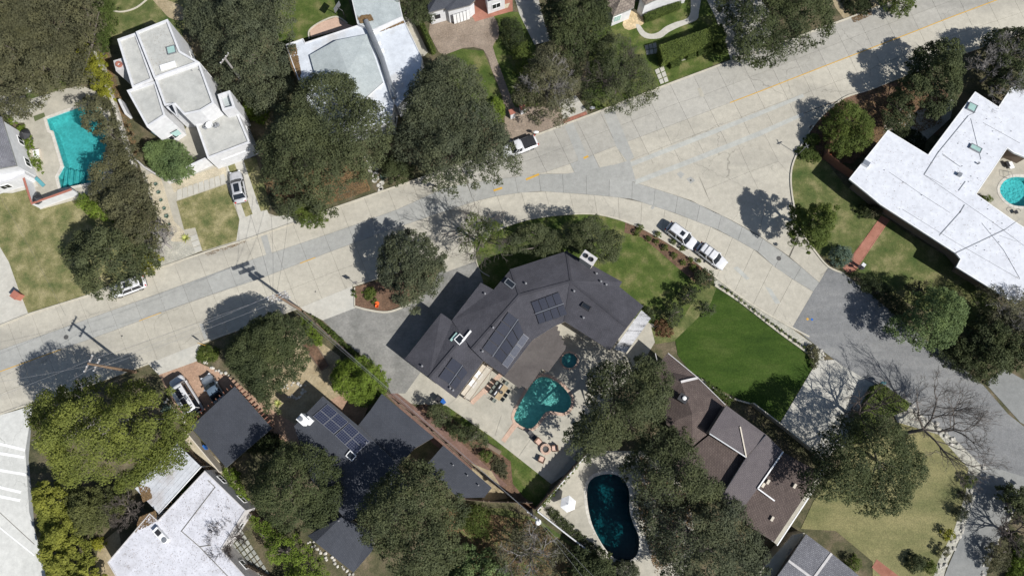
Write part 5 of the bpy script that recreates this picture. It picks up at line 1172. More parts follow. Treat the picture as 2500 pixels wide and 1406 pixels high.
# ------------------------------------------------------------ vehicles (built facing +X)
def car(name, label, px, d, cat='car', L=4.7, W=1.86, H=1.48, paint='car_white', kind='suv', group=None, hood=.25, rear=.05, sunroof=None, rails=False, belt=.92, rooflen=None, soft=False, bars=False, pz=None):
    p = G(px[0], px[1], .5); p.z = .05; t = thing(name, label, cat, (0, 0, 0), group); P = M[paint]
    # stations: x fraction, half width, top height of the body below the windows
    st = [(-.5, .58, .62), (-.485, .80, .80), (-.44, .94, .90), (-.3, .985, belt), (0, 1.0, belt), (.2, .995, belt*.985), (.5-hood, .985, belt*.98), (.36, .95, belt*.93), (.44, .86, belt*.85), (.48, .72, .70), (.5, .46, .56)]
    if kind == 'van': st = [(-.5, .90, 1.0), (-.49, .97, 1.1), (-.3, 1, 1.1), (.2, 1, 1.12), (.34, .99, 1.12), (.42, .96, 1.10), (.465, .90, 1.05), (.485, .80, .92), (.5, .62, .6)]
    mb = MB(); R = []; hw = W/2
    for f, w, h in st:
        x = f*L; y = hw*w
        R.append([(x, -y*.96, .26), (x, -y, .5), (x, -y*.985, h*.86), (x, -y*.86, h), (x, -y*.4, h+.025), (x, y*.4, h+.025), (x, y*.86, h), (x, y*.985, h*.86), (x, y, .5), (x, y*.96, .26)])
    n = len(R[0]); vs = [v for r in R for v in r]
    fs = [(i*n+k, i*n+(k+1) % n, (i+1)*n+(k+1) % n, (i+1)*n+k) for i in range(len(R)-1) for k in range(n)]
    fs = [tuple(reversed(f)) for f in fs]+[tuple(range(n)), tuple(range(len(vs)-1, len(vs)-1-n, -1))]
    mb.add(vs, fs); body = mb.build('body', P, t, smooth=True)
    # cabin: belt outline and roof outline
    b = st[6][2] if kind != 'van' else 1.08
    xb = (-.5+rear+.01)*L; xf = (.5-hood+.005)*L
    rb = xb + (.20 if kind in ('suv', 'van') else .62); rf = xf-(.68 if kind != 'van' else .62)
    if kind == 'pickup': xb = -.06*L; rb = xb+.12
    if soft: rb = xb+.75
    y0 = hw*.90; y1 = hw*(.76 if kind != 'van' else .84)
    bel = [(xb, -y0*.92), (xb+.25, -y0), (xf-.35, -y0), (xf, -y0*.86), (xf+.09, 0), (xf, y0*.86), (xf-.35, y0), (xb+.25, y0), (xb, y0*.92), (xb-.05, 0)]
    ro = [(rb, -y1*.92), (rb+.15, -y1), (rf-.2, -y1), (rf, -y1*.9), (rf+.07, 0), (rf, y1*.9), (rf-.2, y1), (rb+.15, y1), (rb, y1*.92), (rb-.03, 0)]
    g = MB(); k = len(bel); zt = H-.05
    g.add([(x, y, b-.03) for x, y in bel]+[(x, y, zt) for x, y in ro], [(i, (i+1) % k, k+(i+1) % k, k+i) for i in range(k)]); g.build('glasshouse', M['glass'], t)
    rm = MB(); vs = [(x, y, zt-.03) for x, y in ro]+[(x, y, zt+.02) for x, y in ro]+[((x-(rb+rf)/2)*.86+(rb+rf)/2, y*.82, H) for x, y in ro]
    rm.add(vs, [(i, (i+1) % k, k+(i+1) % k, k+i) for i in range(k)]+[(k+i, k+(i+1) % k, 2*k+(i+1) % k, 2*k+i) for i in range(k)]+[tuple(range(2*k, 3*k))])
    rm.build('roof', M['soft_top'] if soft else P, t, smooth=True)
    for s in (-1, 1):   # pillars
        for (x0, x1) in (((xf-.2), rf-.1), ((xb+xf)/2, (rb+rf)/2), ((xb+.2), rb+.08)):
            MB().bar((x0, s*(y0+.0), b-.02), (x1, s*(y1+.01), zt), .07, .06).build('pillar', M['soft_top'] if soft else P, t)
        mr = MB().box((xf-.45, s*(y0+.16), b+.05), (.16, .24, .14), 0, .8).build('mirror', P if paint != 'car_silver' else M['black_metal'], t)
        MB().box((.475*L, s*hw*.60, .64), (.22, .34, .13), -s*.45).build('headlight', M['lamp'], t)
        MB().box((-.485*L, s*hw*.74, .80 if kind != 'van' else 1.0), (.12, .22, .22 if kind != 'van' else .5), s*.35).build('taillight', M['red_lamp'], t)
        for fx in (-.30, .31):
            w = MB(); c = (fx*L, s*(hw-.12), .33); seg = 16; pr = [(-.11, .2), (-.11, .31), (-.07, .345), (.07, .345), (.11, .31), (.11, .2)]
            vs = [(c[0]+r*math.cos(2*PI*j/seg), c[1]+o, c[2]+r*math.sin(2*PI*j/seg)) for o, r in pr for j in range(seg)]
            w.add(vs, [(i*seg+j, i*seg+(j+1) % seg, (i+1)*seg+(j+1) % seg, (i+1)*seg+j) for i in range(5) for j in range(seg)]); wo = w.build('wheel', M['tyre'], t)
            r = MB(); r.add([(c[0]+q*math.cos(2*PI*j/10), c[1]+s*(.09 if q > .1 else .11), c[2]+q*math.sin(2*PI*j/10)) for q in (.21, .05) for j in range(10)], [(j, (j+1) % 10, 10+(j+1) % 10, 10+j) for j in range(10)]+[tuple(range(10, 20))]); r.build('rim', M['steel'], wo)
    MB().box((.492*L, 0, .46), (.06, W*.62, .18)).build('grille', M['black_metal'], t)
    MB().box((-.497*L, 0, .42), (.05, W*.72, .14)).build('rear_bumper_trim', M['black_metal'], t)
    for s in (-1, 1): MB().box((0, s*(hw*.985), .30), (L*.42, .05, .12)).build('sill', M['black_metal'], t)
    if sunroof:
        x0, x1, w = sunroof; MB().box(((x0+x1)/2, 0, H+.004), (x1-x0, w, .02)).build('sunroof', M['glass'], t)
    if rails:
        for s in (-1, 1): MB().bar((rb+.15, s*y1*.93, H+.04), (rf-.15, s*y1*.93, H+.04), .05, .05).build('roof_rail', M['grey_metal'], t)
    if bars:
        for x in ((rb+rf)/2-.45, (rb+rf)/2+.35): MB().bar((x, -y1*.95, H+.09), (x, y1*.95, H+.09), .06, .04).build('roof_bar', M['black_metal'], t)
    t.location = p; t.rotation_euler = (0, 0, 0)
    a = G(px[0], px[1], .5); bb = G(px[0]+d[0]*20, px[1]+d[1]*20, .5); t.rotation_euler = (0, 0, math.atan2(bb.y-a.y, bb.x-a.x)); return t
car('parked_sedan', 'silver car with a large dark sunroof parked on the strip driveway of the modern house', (582, 458), (-.2, -1), paint='car_silver', kind='sedan', L=4.75, H=1.42, hood=.27, rear=.08, sunroof=(-1.0, .25, .78))
car('parked_suv', 'white suv with small dark sunroof, rear one of two at the mulch bed', (1663, 577), (.80, .60), paint='car_white', L=4.75, H=1.68, hood=.25, sunroof=(-.4, .2, .66), rails=True, group='white suvs parked along the curved kerb')
car('parked_suv', 'white suv with black roof bars, front one of two at the mulch bed', (1736, 626), (.80, .60), paint='car_white', L=4.6, H=1.62, hood=.25, bars=True, rails=True, group='white suvs parked along the curved kerb')
car('parked_car', 'white car half hidden under the broad dark oak by the dry lawn', (315, 701), (-.93, .34), paint='car_white', L=4.8, H=1.62, hood=.26, sunroof=(-.6, .2, .8))
pk = car('pickup_truck', 'white pickup truck with black bed cover, half under the huge oak', (1268, 360), (-.93, .36), 'pickup truck', paint='car_white', kind='pickup', L=5.4, W=1.95, H=1.78, hood=.26, belt=1.05)
pk0 = pk.location.copy(); r0 = pk.rotation_euler.z; pk.location = (0, 0, 0); pk.rotation_euler = (0, 0, 0)
for k in range(3): MB().box((-1.45+.0*k-.62+.62*k, 0, 1.10), (.6, 1.62, .05)).build('bed_cover_panel', M['black_metal'], pk)
pk.location = pk0; pk.rotation_euler = (0, 0, r0)
van = car('camper_van', 'white high-roofed camper van with two roof solar panels on the terracotta drive', (457, 966), (-.53, -.85), 'van', paint='car_white', kind='van', L=5.9, W=2.02, H=2.65, hood=.17, rear=.01)
l0 = van.location.copy(); r0 = van.rotation_euler.z; van.location = (0, 0, 0); van.rotation_euler = (0, 0, 0)
for x in (.15, -1.35):
    s_ = MB().box((x, 0, 2.72), (1.3, .62, .04)).build('roof_solar_panel', M['pv'], van)
    for k in (-.66, .66): MB().bar((x+k, -.7, 2.74), (x+k, .7, 2.74), .04, .04).build('rack_bar', M['black_metal'], van)
MB().box((-2.35, 0, 2.72), (.12, 1.1, .04)).build('roof_strip', M['black_metal'], van)
for s in (-1, 1):
    for x in (-1.9, -.6, .55): MB().box((x, s*.965, 1.72), (1.0, .05, .55)).build('side_window', M['glass'], van)
van.location = l0; van.rotation_euler = (0, 0, r0)
car('parked_convertible', 'pale blue-grey car with a soft top, nose showing from under the dark carport', (522, 950), (-.52, -.85), paint='car_blue', kind='sedan', L=4.3, W=1.75, H=1.38, hood=.3, rear=.12, soft=True)

# ------------------------------------------------------------ poles and wires
def pole(label, base, h, arms, ang, m='pole', trans=0, group='utility poles'):
    b = G(*base); t = thing('utility_pole', label, 'utility pole', b, group)
    MB().tube([b+Vector((0, 0, -.1)), b+Vector((0, 0, h*.5)), b+Vector((0, 0, h))], [.22, .18, .13], 10).build('post', M[m], t)
    d = Vector((math.cos(ang), math.sin(ang), 0)); n = Vector((-d.y, d.x, 0)); pts = []
    for z, L, off in arms:
        c = b+Vector((0, 0, h-z))+n*off; ar = MB().bar(c-d*L/2, c+d*L/2, .12, .14).build('crossarm', M['bark_pale'], t)
        for k in (-.46, -.18, .18, .46):
            q = c+d*L*k; MB().lathe((q.x, q.y, q.z+.07), [(.03, 0), (.05, .04), (.08, .12), (.03, .18)], 8).build('insulator', M['stucco'], ar); pts.append(q+Vector((0, 0, .25)))
    for k in range(trans):
        q = b+Vector((0, 0, h-2.6))+d*(.42*(1 if k else -1))+n*.15; MB().lathe((q.x, q.y, q.z-.5), [(.2, 0), (.24, .05), (.24, .85), (.18, .95), (.05, 1.0)], 12).build('transformer', M['grey_metal'], t)
    return t, pts
u1, w1 = pole('tall utility pole with double crossarms and transformers at the kerb left of the stamped drive', (735, 757), 10.2, [(.15, 2.4, .14), (.15, 2.4, -.14), (1.2, 2.2, .14), (1.2, 2.2, -.14), (3.2, 1.6, .14)], .35, trans=2)
u2, w2 = pole('brown leaning-looking utility pole between the street and the big pine', (331, 908), 10.8, [(.3, 2.2, .14), (2.0, 1.6, .14)], 1.2)
u3, w3 = pole('pale weathered utility pole rising out of the dark oaks above the modern house', (612, 226), 9.5, [(.2, 1.8, .12)], 1.0, 'bark_pale')
u4, w4 = pole('utility pole with a white lamp at the fence corner left of the dark pool', (1296, 1244), 9.0, [(.5, 1.8, .12), (1.4, 1.8, .12)], -.6, 'bark_dark')
c = G(1314, 1274, 7.6); la = MB(); la.tube([G(1296, 1244)+Vector((0, 0, 7.4)), c], .05, 6).build('lamp_arm', M['grey_metal'], u4); MB().lathe((c.x, c.y, c.z-.1), [(.05, .25), (.25, .2), (.36, .05), (.3, 0)], 14).build('lamp_shade', M['white_paint'], u4)
def wire(label, a, b, sag=.5, r=.013, m='wire_pale'):
    a = Vector(a); b = Vector(b); P = []
    for k in range(15):
        t = k/14; p = a.lerp(b, t); p.z -= 4*sag*t*(1-t); P.append(p)
    return tag(MB().tube(P, r, 4).build('power_line', M[m]), label, 'cable', 'overhead cables')
e1 = [G(-150, 955, 9.8), G(-150, 1020, 9.6), G(-150, 1085, 8)]
wire('cable from the crossarm pole to the brown pole, street side', w1[0], w2[0]); wire('cable from the crossarm pole to the brown pole, middle of three', w1[3], w2[2]); wire('cable from the crossarm pole to the brown pole, lowest one', w1[16], w2[4])
wire('cable running off the left edge from the brown pole, street side', w2[1], e1[0]); wire('cable running off the left edge from the brown pole, middle one', w2[2], e1[1]); wire('cable running off the left edge from the brown pole, lowest one', w2[5], e1[2])
wire('cable crossing the slate roofs to the pole at the dark pool, upper of three', w1[2], w4[1], .7); wire('cable crossing the bright green tree to the pole at the dark pool, middle of three', w1[6], w4[2], .7); wire('cable over the brick side path to the pole at the dark pool, lowest of three', w1[17], w4[5], .9)
wire('cable from the dark pool pole off the bottom edge', w4[3], G(1520, 1480, 8.5), .3); wire('second cable from the dark pool pole off the bottom edge', w4[6], G(1480, 1480, 8.5), .3)
wire('thin service drop from the crossarm pole to the modern house garage', w1[1], G(660, 500, 5), .5, .015, 'wire'); wire('thin service drop from the crossarm pole to the left of the modern house drive', w1[5], G(610, 520, 4.5), .5, .015, 'wire'); wire('thin service drop from the crossarm pole into the street oaks', w1[9], G(706, 500, 6), .5, .015, 'wire')
wire('faint wire along the dry lawn from the ivy wall', G(0, 480, 6), G(160, 770, 6.5), .3, .012, 'wire')
# small street furniture
sp = thing('street_sign', 'street sign post with crossed blades at the inner kerb, right of the junction', 'street sign', tuple(G(1948, 378))); b = G(1948, 378)
MB().tube([b, b+Vector((0, 0, 2.9))], .04, 6).build('post', M['grey_metal'], sp); MB().box((b.x, b.y, 2.95), (.8, .03, .18), .4).build('blade', M['grey_metal'], sp); MB().box((b.x, b.y, 3.15), (.8, .03, .18), 1.9).build('blade', M['grey_metal'], sp)
sp = thing('traffic_sign', 'small sign on a post at the planted island, left tip', 'sign', tuple(G(874, 697))); b = G(874, 697); MB().tube([b, b+Vector((0, 0, 2.2))], .035, 6).build('post', M['grey_metal'], sp); MB().box((b.x, b.y, 2.0), (.6, .03, .75), .3).build('plate', M['grey_metal'], sp)
sp = thing('traffic_sign', 'yellow-backed sign on a post at the kerb beside the spiky yellow plant', 'sign', tuple(G(502, 843))); b = G(502, 843); MB().tube([b, b+Vector((0, 0, 2.0))], .035, 6).build('post', M['yellow'], sp); MB().box((b.x, b.y, 1.8), (.3, .03, .9), 0).build('plate', M['yellow'], sp)
def disc(label, px, r, m='black_metal', z=.058, cat='manhole cover', name='manhole_cover'):
    c = G(*px); return tag(MB().lathe((c.x, c.y, z), [(r, -.02), (r, 0), (r*.85, .004), (.02, .004)], 20).build(name, M[m]), label, cat)
M['iron'] = solid('cast_iron', (.08, .078, .075), .7)
disc('round manhole cover in the grey band at the side street', (1901, 631), .33, 'iron'); disc('small round cover in the pale square patch of the junction', (1686, 441), .14, 'iron'); disc('manhole cover in the pine shadow on the main street', (162, 823), .32, 'iron')
disc('small utility lid right of the crossarm pole shadow', (770, 567+145), .1, 'iron'); disc('small utility lid near the driveway apron of the carport', (298, 820), .12, 'iron')
def pillar(label, px, h=1.5, s=.7, rot=.37, cap='brick'):
    b = G(*px); t = thing('gate_pillar', label, 'pillar', b); MB().box((b.x, b.y, h/2), (s, s, h), rot).build('shaft', M['brick'] if h < 1.2 else M['stucco'], t); MB().box((b.x, b.y, h+.05), (s+.1, s+.1, .1), rot).build('cap', M[cap], t)
pillar('left of the two white gate pillars with brick tops on the pink gravel drive', (1250, 285)); pillar('right of the two white gate pillars with brick tops on the pink gravel drive', (1275, 274)); pillar('squat brick pillar where the far left driveway meets the dry lawn', (50, 724), 1.1, .9, 1.0)
pillar('white pillar beside the brick path entrance of the white-roofed house', (2098, 652), 1.2, .4, .9, 'stucco')
def mailbox(label, px, m='white_paint', rot=.4):
    b = G(*px); t = thing('mailbox', label, 'mailbox', b); MB().box((b.x, b.y, .5), (.1, .1, 1.0), rot).build('post', M['wood'], t); MB().lathe((b.x, b.y, .95), [(.12, 0), (.2, .1), (.2, .25), (.1, .35)], 8, 2.0, 1).build('box', M[m], t)
mailbox('white mailbox at the kerb behind the white pickup truck', (1308, 331)); mailbox('pale mailbox at the kerb beside the brick drive strip', (1444, 272)); mailbox('dark teal mailbox at the tip of the wedge hedge', (2146, 936), 'teal_fabric'); mailbox('white mailbox beside the path under the twiggy tree', (1352, 246)); mailbox('dark mailbox by the second pillar of the brick path', (2094, 660), 'black_metal')
# bins
def bin_(label, px, m='blue_bin', rot=.6):
    b = G(*px); t = thing('wheeled_bin', label, 'bin', b); MB().box((b.x, b.y, .5), (.5, .55, .95), rot, 1.15).build('tub', M[m], t); MB().box((b.x, b.y, 1.0), (.62, .68, .07), rot).build('lid', M[m], t)
    for s in (-.22, .22): MB().tube([(b.x-.25, b.y+s-.03, .1), (b.x-.25, b.y+s+.03, .1)], .1, 10).build('wheel', M['tyre'], t)
bin_('blue wheeled bin in the shade of the charcoal house, side yard', (1083, 981)); bin_('blue wheeled bin behind the pale metal patio roof', (440, 1079)); bin_('blue wheeled bin against the carport side', (503, 1094)); bin_('black bin beside the blue one in the side yard shade', (1072, 976), 'black_metal')
# dining set
M['chair_mesh'] = solid('sage_mesh', (.20, .22, .19), .8)
td = thing('dining_table', 'wooden dining table with a dark tray side on the terrace', 'table', tuple(G(1222, 957))); c = G(1222, 957); ang = math.atan2(-(942-975), 1232-1212)
a_ = .95
def rt(c, x, y, z, an): return (c.x+x*math.cos(an)-y*math.sin(an), c.y+x*math.sin(an)+y*math.cos(an), z)
for k in range(5): MB().box(rt(c, 0, .12-.15*k, .74, a_), (2.1, .14, .05), a_).build('plank', M['wood_tan'], td)
MB().box(rt(c, 0, .42, .745, a_), (2.1, .42, .05), a_).build('dark_strip', M['black_metal'], td)
for sx in (-.9, .9):
    for sy in (-.4, .5): MB().box(rt(c, sx, sy, .36, a_), (.08, .08, .72), a_).build('leg', M['wood'], td)
bw = thing('bowl', 'dark round bowl in the middle of the wooden dining table', 'bowl', rt(c, 0, -.15, .77, a_)); q = rt(c, 0, -.15, .77, a_); MB().lathe(q, [(.1, 0), (.22, .12), (.2, .12), (.05, .03)], 14).build('shell', M['iron'], bw)
for sx in (-.5, .5): tag(MB().box(rt(c, sx, .42, .79, a_), (.55, .16, .04), a_).build('place_mat', M['stucco']), ('upper' if sx > 0 else 'lower')+' white tray on the dark strip of the dining table', 'tray')
def chair_proto(label, m='chair_mesh'):
    t = thing('patio_chair', label, 'chair', (0, 0, 0), 'chairs around the dining table')
    MB().box((0, 0, .43), (.46, .46, .05)).build('seat', M[m], t); MB().box((-.22, 0, .68), (.05, .46, .42)).build('backrest', M[m], t)
    for sx in (-.2, .2):
        for sy in (-.2, .2): MB().box((sx, sy, .2), (.04, .04, .4)).build('leg', M['black_metal'], t)
    for sy in (-.24, .24): MB().box((0, sy, .6), (.42, .04, .03)).build('armrest', M['black_metal'], t)
    return t
cs = [(-.65, .95, -PI/2, 'chair at the dark-strip side of the dining table, lower one'), (0, .97, -PI/2, 'chair at the dark-strip side of the dining table, middle one'), (.65, .95, -PI/2, 'chair at the dark-strip side of the dining table, upper one'), (-.65, -.85, PI/2, 'chair at the plank side of the dining table, lower one'), (0, -.87, PI/2, 'chair at the plank side of the dining table, middle one'), (.65, -.85, PI/2, 'chair at the plank side of the dining table, upper one'), (1.4, 0, PI, 'chair at the upper end of the dining table'), (-1.4, 0, 0, 'chair at the lower end of the dining table')]
cp = None
for x, y, r, lb in cs:
    q = rt(c, x, y, .02, a_)
    if cp is None: cp = chair_proto(lb); cp.location = q; cp.rotation_euler = (0, 0, r+a_)
    else: dup(cp, q, r+a_, lb)
# fire pit and wicker chairs
fp = thing('fire_pit', 'round stone fire pit with dark bowl at the corner of the terrace', 'fire pit', tuple(G(1332, 1096))); c = G(1332, 1096)
for k in range(16):
    a1 = 2*PI*(k+.04)/16; a2 = 2*PI*(k+.96)/16; MB().prism([Vector((c.x+r_*math.cos(a), c.y+r_*math.sin(a), 0)) for r_, a in ((.72, a1), (.72, a2), (.42, a2), (.42, a1))], 0, .48, True).build('stone', M['pink_paving'], fp)
MB().lathe((c.x, c.y, .2), [(.42, 0), (.42, .2), (.38, .22), (.3, .1), (.02, .08)], 18).build('bowl', M['iron'], fp)
M['wicker'] = solid('brown_wicker', (.15, .09, .06), .8); M['cushion'] = solid('peach_cushion', (.62, .42, .33), .9)
def armchair(label, px, tow, lounge=False):
    b = G(*px); e = G(*tow); an = math.atan2(e.y-b.y, e.x-b.x); t = thing('wicker_armchair', label, 'armchair', (0, 0, 0), 'armchairs around the fire pit'); 
    MB().box((0, 0, .25), (.75, .75, .3)).build('base', M['wicker'], t); MB().box((-.38, 0, .55), (.12, .8, .6)).build('backrest', M['wicker'], t)
    for s in (-.37, .37): MB().box((0, s, .45), (.7, .1, .25)).build('armrest', M['wicker'], t)
    MB().box((.05, 0, .44), (.62, .6, .12)).build('cushion', M['cushion'], t)
    if lounge: MB().box((.75, 0, .25), (.7, .6, .3)).build('footrest', M['wicker'], t)
    t.location = (b.x, b.y, .02); t.rotation_euler = (0, 0, an)
armchair('wicker armchair upper left of the fire pit', (1314, 1077), (1332, 1096)); armchair('wicker armchair right of the fire pit', (1354, 1094), (1332, 1096)); armchair('wicker armchair lower left of the fire pit', (1322, 1121), (1332, 1096))
lg = thing('sun_lounger', 'dark reclining lounger above the fire pit armchairs', 'lounger', tuple(G(1304, 1068))); b = G(1304, 1068); MB().box((b.x, b.y, .32), (1.4, .55, .08), -.9).build('bed', M['black_metal'], lg); MB().bar(rt(b, -.6, 0, .34, -.9), rt(b, -1.1, 0, .7, -.9), .55, .06).build('backrest', M['black_metal'], lg)
for s in (-.5, .5): MB().box(rt(b, s, 0, .16, -.9), (.06, .5, .3), -.9).build('leg', M['black_metal'], lg)
# white hammock-style chairs beside the pergola
for i, (x, y) in enumerate(((1155, 937), (1169, 917))):
    b = G(x, y); t = thing('lounge_chair', ('lower' if i == 0 else 'upper')+' white star-shaped chair between the bench and the pergola slats', 'chair', b, 'white chairs under the pergola')
    MB().add([(b.x-.6, b.y-.1, .75), (b.x+.1, b.y-.6, .4), (b.x+.6, b.y+.1, .42), (b.x, b.y+.65, .8), (b.x, b.y, .38), (b.x, b.y, .34)], [(0, 1, 4), (1, 2, 4), (2, 3, 4), (3, 0, 4), (0, 5, 1), (1, 5, 2), (2, 5, 3), (3, 5, 0)]).build('sling_seat', M['stucco'], t)
    for dx, dy in ((-.5, -.1), (.5, .1), (.05, -.5), (0, .5)): MB().tube([(b.x+dx, b.y+dy, 0), (b.x-dx*.2, b.y-dy*.2, .4)], .025, 5).build('leg', M['black_metal'], t)
def umbrella(label, px, r, h, m, n=6, rot=0, open_=True):
    b = G(*px, 0); t = thing('patio_umbrella', label, 'umbrella', b); MB().tube([b, b+Vector((0, 0, h+.15))], .03, 6).build('pole', M['grey_metal'], t)
    MB().lathe((b.x, b.y, 0), [(.25, 0), (.25, .06), (.05, .08)], 12).build('base', M['iron'], t)
    for k in range(n):
        a1 = rot+2*PI*k/n; a2 = rot+2*PI*(k+1)/n; A = Vector((b.x+r*math.cos(a1), b.y+r*math.sin(a1), h-.45)); B = Vector((b.x+r*math.cos(a2), b.y+r*math.sin(a2), h-.45)); T_ = b+Vector((0, 0, h))
        MB().add([A, B, T_, A-Vector((0, 0, .12)), B-Vector((0, 0, .12)), T_-Vector((0, 0, .02))], [(0, 1, 2), (3, 4, 1, 0), (5, 4, 3)]).build('canopy_panel', M[m], t)
    return t
umbrella('white six-sided patio umbrella standing beside the dark blue pool', (1384, 1226), 1.05, 2.4, 'white_paint', 6, .35)
umbrella('black eight-sided umbrella in the corner of the white-walled pool terrace', (111, 497), .75, 2.2, 'black_metal', 8, .3)
umbrella('black umbrella beside the bushes at the left pool terrace, near the two-storey house', (78, 339), .8, 2.0, 'black_metal', 8, .1)
b = G(92, 380); sf = thing('outdoor_sofa', 'cream outdoor sofa against the planting on the left pool terrace', 'sofa', b); MB().box((b.x, b.y, .25), (1.2, 1.5, .4), .25).build('base', M['stucco_warm'], sf); MB().box((b.x-.5, b.y-.1, .6), (.25, 1.5, .5), .25).build('backrest', M['stucco_warm'], sf); MB().box((b.x+.1, b.y, .5), (.8, 1.3, .14), .25).build('cushion', M['white_paint'], sf)
b = G(104, 449); hm = thing('teal_lounger', 'teal fabric lounger by the white wall of the left pool terrace', 'lounger', b); MB().box((b.x, b.y, .35), (1.3, .5, .08), -.75).build('bed', M['teal_fabric'], hm); MB().box((b.x-.5, b.y+.5, .6), (.5, .5, .08), -.75).build('headrest', M['teal_fabric'], hm)
for s in (-.5, .5): MB().box(rt(b, s, 0, .17, -.75), (.06, .45, .33), -.75).build('leg', M['grey_metal'], hm)
tag(MB().prism(GP([(82, 285), (108, 276), (111, 286), (86, 297)]), .02, .08, True).build('door_mat', solid('olive_mat', (.10, .12, .05), .9)), 'olive-green rectangular mat on the terrace above the teal pool', 'mat')
b = G(68, 219, .4); tag(MB().box((b.x, b.y, .3), (.7, .5, .6), .4, .7).build('planter_box', M['white_paint']), 'small white object on the grass patch above the left terrace', 'box')
b = G(203, 195, .0); bh = thing('garden_lamp', 'white-topped lamp post by the ivy at the top of the left terrace', 'lamp post', b); MB().tube([b, b+Vector((0, 0, 2.4))], .05, 6).build('post', M['black_metal'], bh); MB().lathe((b.x, b.y, 2.4), [(.1, 0), (.3, .15), (.3, .3), (.05, .4)], 10).build('lantern', M['white_paint'], bh)
# white walls of the left pool terrace
def wall(label, pts, w, h, m='stucco', cap=None, name='garden_wall'):
    t = thing(name, label, 'wall', tuple(G(*pts[0]))); MB().strip(GP(pts), w, 0, h).build('wall_face', M[m], t)
    if cap: MB().strip(GP(pts), w+.1, h+.003, h+.08).build('coping', M[cap], t)
    return t
wall('white wall with brick coping along the bottom and left of the left pool terrace', [(66, 402), (78, 440), (100, 508), (195, 474)], .22, 1.9, 'stucco', 'brick')
# boundary fences with separate boards
_bd = MB().box((0, 0, .9), (.197, .03, 1.8)).build('board', M['wood']); _bdm = _bd.data; bpy.data.objects.remove(_bd)
def fence(label, pts, h=1.8, m=None, step=.2, maxn=130, post=2.4):
    P = GP(pts); t = thing('board_fence', label, 'fence', tuple(P[0])); tot = sum((P[i+1]-P[i]).length for i in range(len(P)-1)); st = max(step, tot/maxn)
    mesh = _bdm if m is None else _bdm.copy()
    if m: mesh.materials.clear(); mesh.materials.append(M[m])
    for i in range(len(P)-1):
        a, b = P[i], P[i+1]; d = (b-a); L = d.length; d.normalize(); an = math.atan2(d.y, d.x); k = max(1, int(L/st))
        for j in range(k):
            o = bpy.data.objects.new('board', mesh); COL.objects.link(o); o.parent = t; o.location = a+d*(L*(j+.5)/k)-P[0]; o.rotation_euler = (0, 0, an); o.scale = (st/.2*.98, 1, h/1.8*(1+.03*((j*7) % 3-1)))
        for z in (.35, h-.3): MB().bar(a+Vector((0, 0, z))+Vector((-d.y, d.x, 0))*.05, b+Vector((0, 0, z))+Vector((-d.y, d.x, 0))*.05, .05, .09).build('rail', M[m or 'wood'], t)
        for j in range(max(1, int(L/post))+1):
            c = a+d*min(L, j*post)+Vector((-d.y, d.x, 0))*.09; MB().box((c.x, c.y, h/2+.04), (.1, .1, h+.1), an).build('post', M[m or 'wood'], t)
fence('weathered board fence along the brick side path up to the dark pool corner', [(946, 962), (1060, 1055), (1180, 1160), (1300, 1252)])
fence('weathered board fence between the sandy yard and the stamped drive', [(745, 765), (860, 870), (946, 962)], .9)
fence('wooden fence between the fire pit terrace and the dark pool garden', [(1306, 1240), (1435, 1098), (1500, 1040)], 2.6, 'wood')
wall('white planter wall with pots along the fence of the dark pool garden', [(1312, 1244), (1434, 1106)], .14, 1.0)
wall('white wall along the lower left side of the dark pool garden', [(1312, 1246), (1385, 1303), (1440, 1345)], .16, 1.2)
fence('reddish board fence around the side court of the white-roofed house', [(2008, 386), (2040, 412), (2076, 436)], 1.9, 'wood_red'); fence('reddish fence beside the large round green tree', [(2030, 300), (2008, 386)], 1.6, 'wood_red')
fence('short board fence below the slate roofs, next to the lower garden', [(1137, 1216), (1195, 1222), (1300, 1225)], 1.8, 'wood')
fence('board fence left of the carport running down to the gravel-roofed house', [(425, 1060), (500, 1130), (600, 1225), (680, 1310)], 1.8, 'wood')
fence('tan board fence at the sandy edge right of the left bottom street', [(600, 1370), (760, 1460)], 1.5, 'wood')
wall('pale concrete wall between the pale driveway and the brown house', [(1830, 985), (1905, 1042), (1990, 1110), (2015, 1150)], .15, 1.6, 'kerb')
# basketball hoop
b = G(846, 52); bk = thing('basketball_hoop', 'basketball hoop on a pole at the pink court beside the pale roof', 'basketball hoop', b); MB().tube([b, b+Vector((0, 0, 2.6)), b+Vector((-.6, .2, 3.1))], .06, 6).build('pole', M['black_metal'], bk); MB().box((b.x-.65, b.y+.2, 3.2), (.05, 1.5, 1.0), -.5).build('backboard', M['grey_metal'], bk); MB().tube([(b.x-.95+.22*math.cos(k*PI/6), b.y+.3+.22*math.sin(k*PI/6), 3.0) for k in range(13)], .02, 5).build('rim', M['orange'], bk)
b = G(2024, 382); tag(MB().lathe((b.x, b.y, .05), [(.2, 0), (.16, .3), (.05, .6)], 10).build('traffic_cone', M['orange']), 'orange cone behind the reddish fence by the round green tree', 'cone')
b = G(921, 748); pt = thing('orange_pot', 'orange pot lying in the mulch of the planted island', 'pot', b); MB().lathe((b.x, b.y, .05), [(.15, 0), (.26, .3), (.22, .3), (.1, .05)], 12).build('pot_body', M['orange'], pt)
b = G(921, 741); tag(MB().lathe((b.x, b.y, .02), [(.3, 0), (.3, .1), (.24, .1)], 12).build('hose_reel', M['orange']), 'orange coiled hose in the mulch of the planted island', 'hose')
for i, (x, y, m, lb) in enumerate(((1971, 779, 'yellow', 'yellow marker spot on the worn side street asphalt'), (1982, 780, 'blue_bin', 'blue marker spot beside the yellow one on the side street'))):
    disc(lb, (x, y), .17, m, .06, 'marker', 'street_marker')
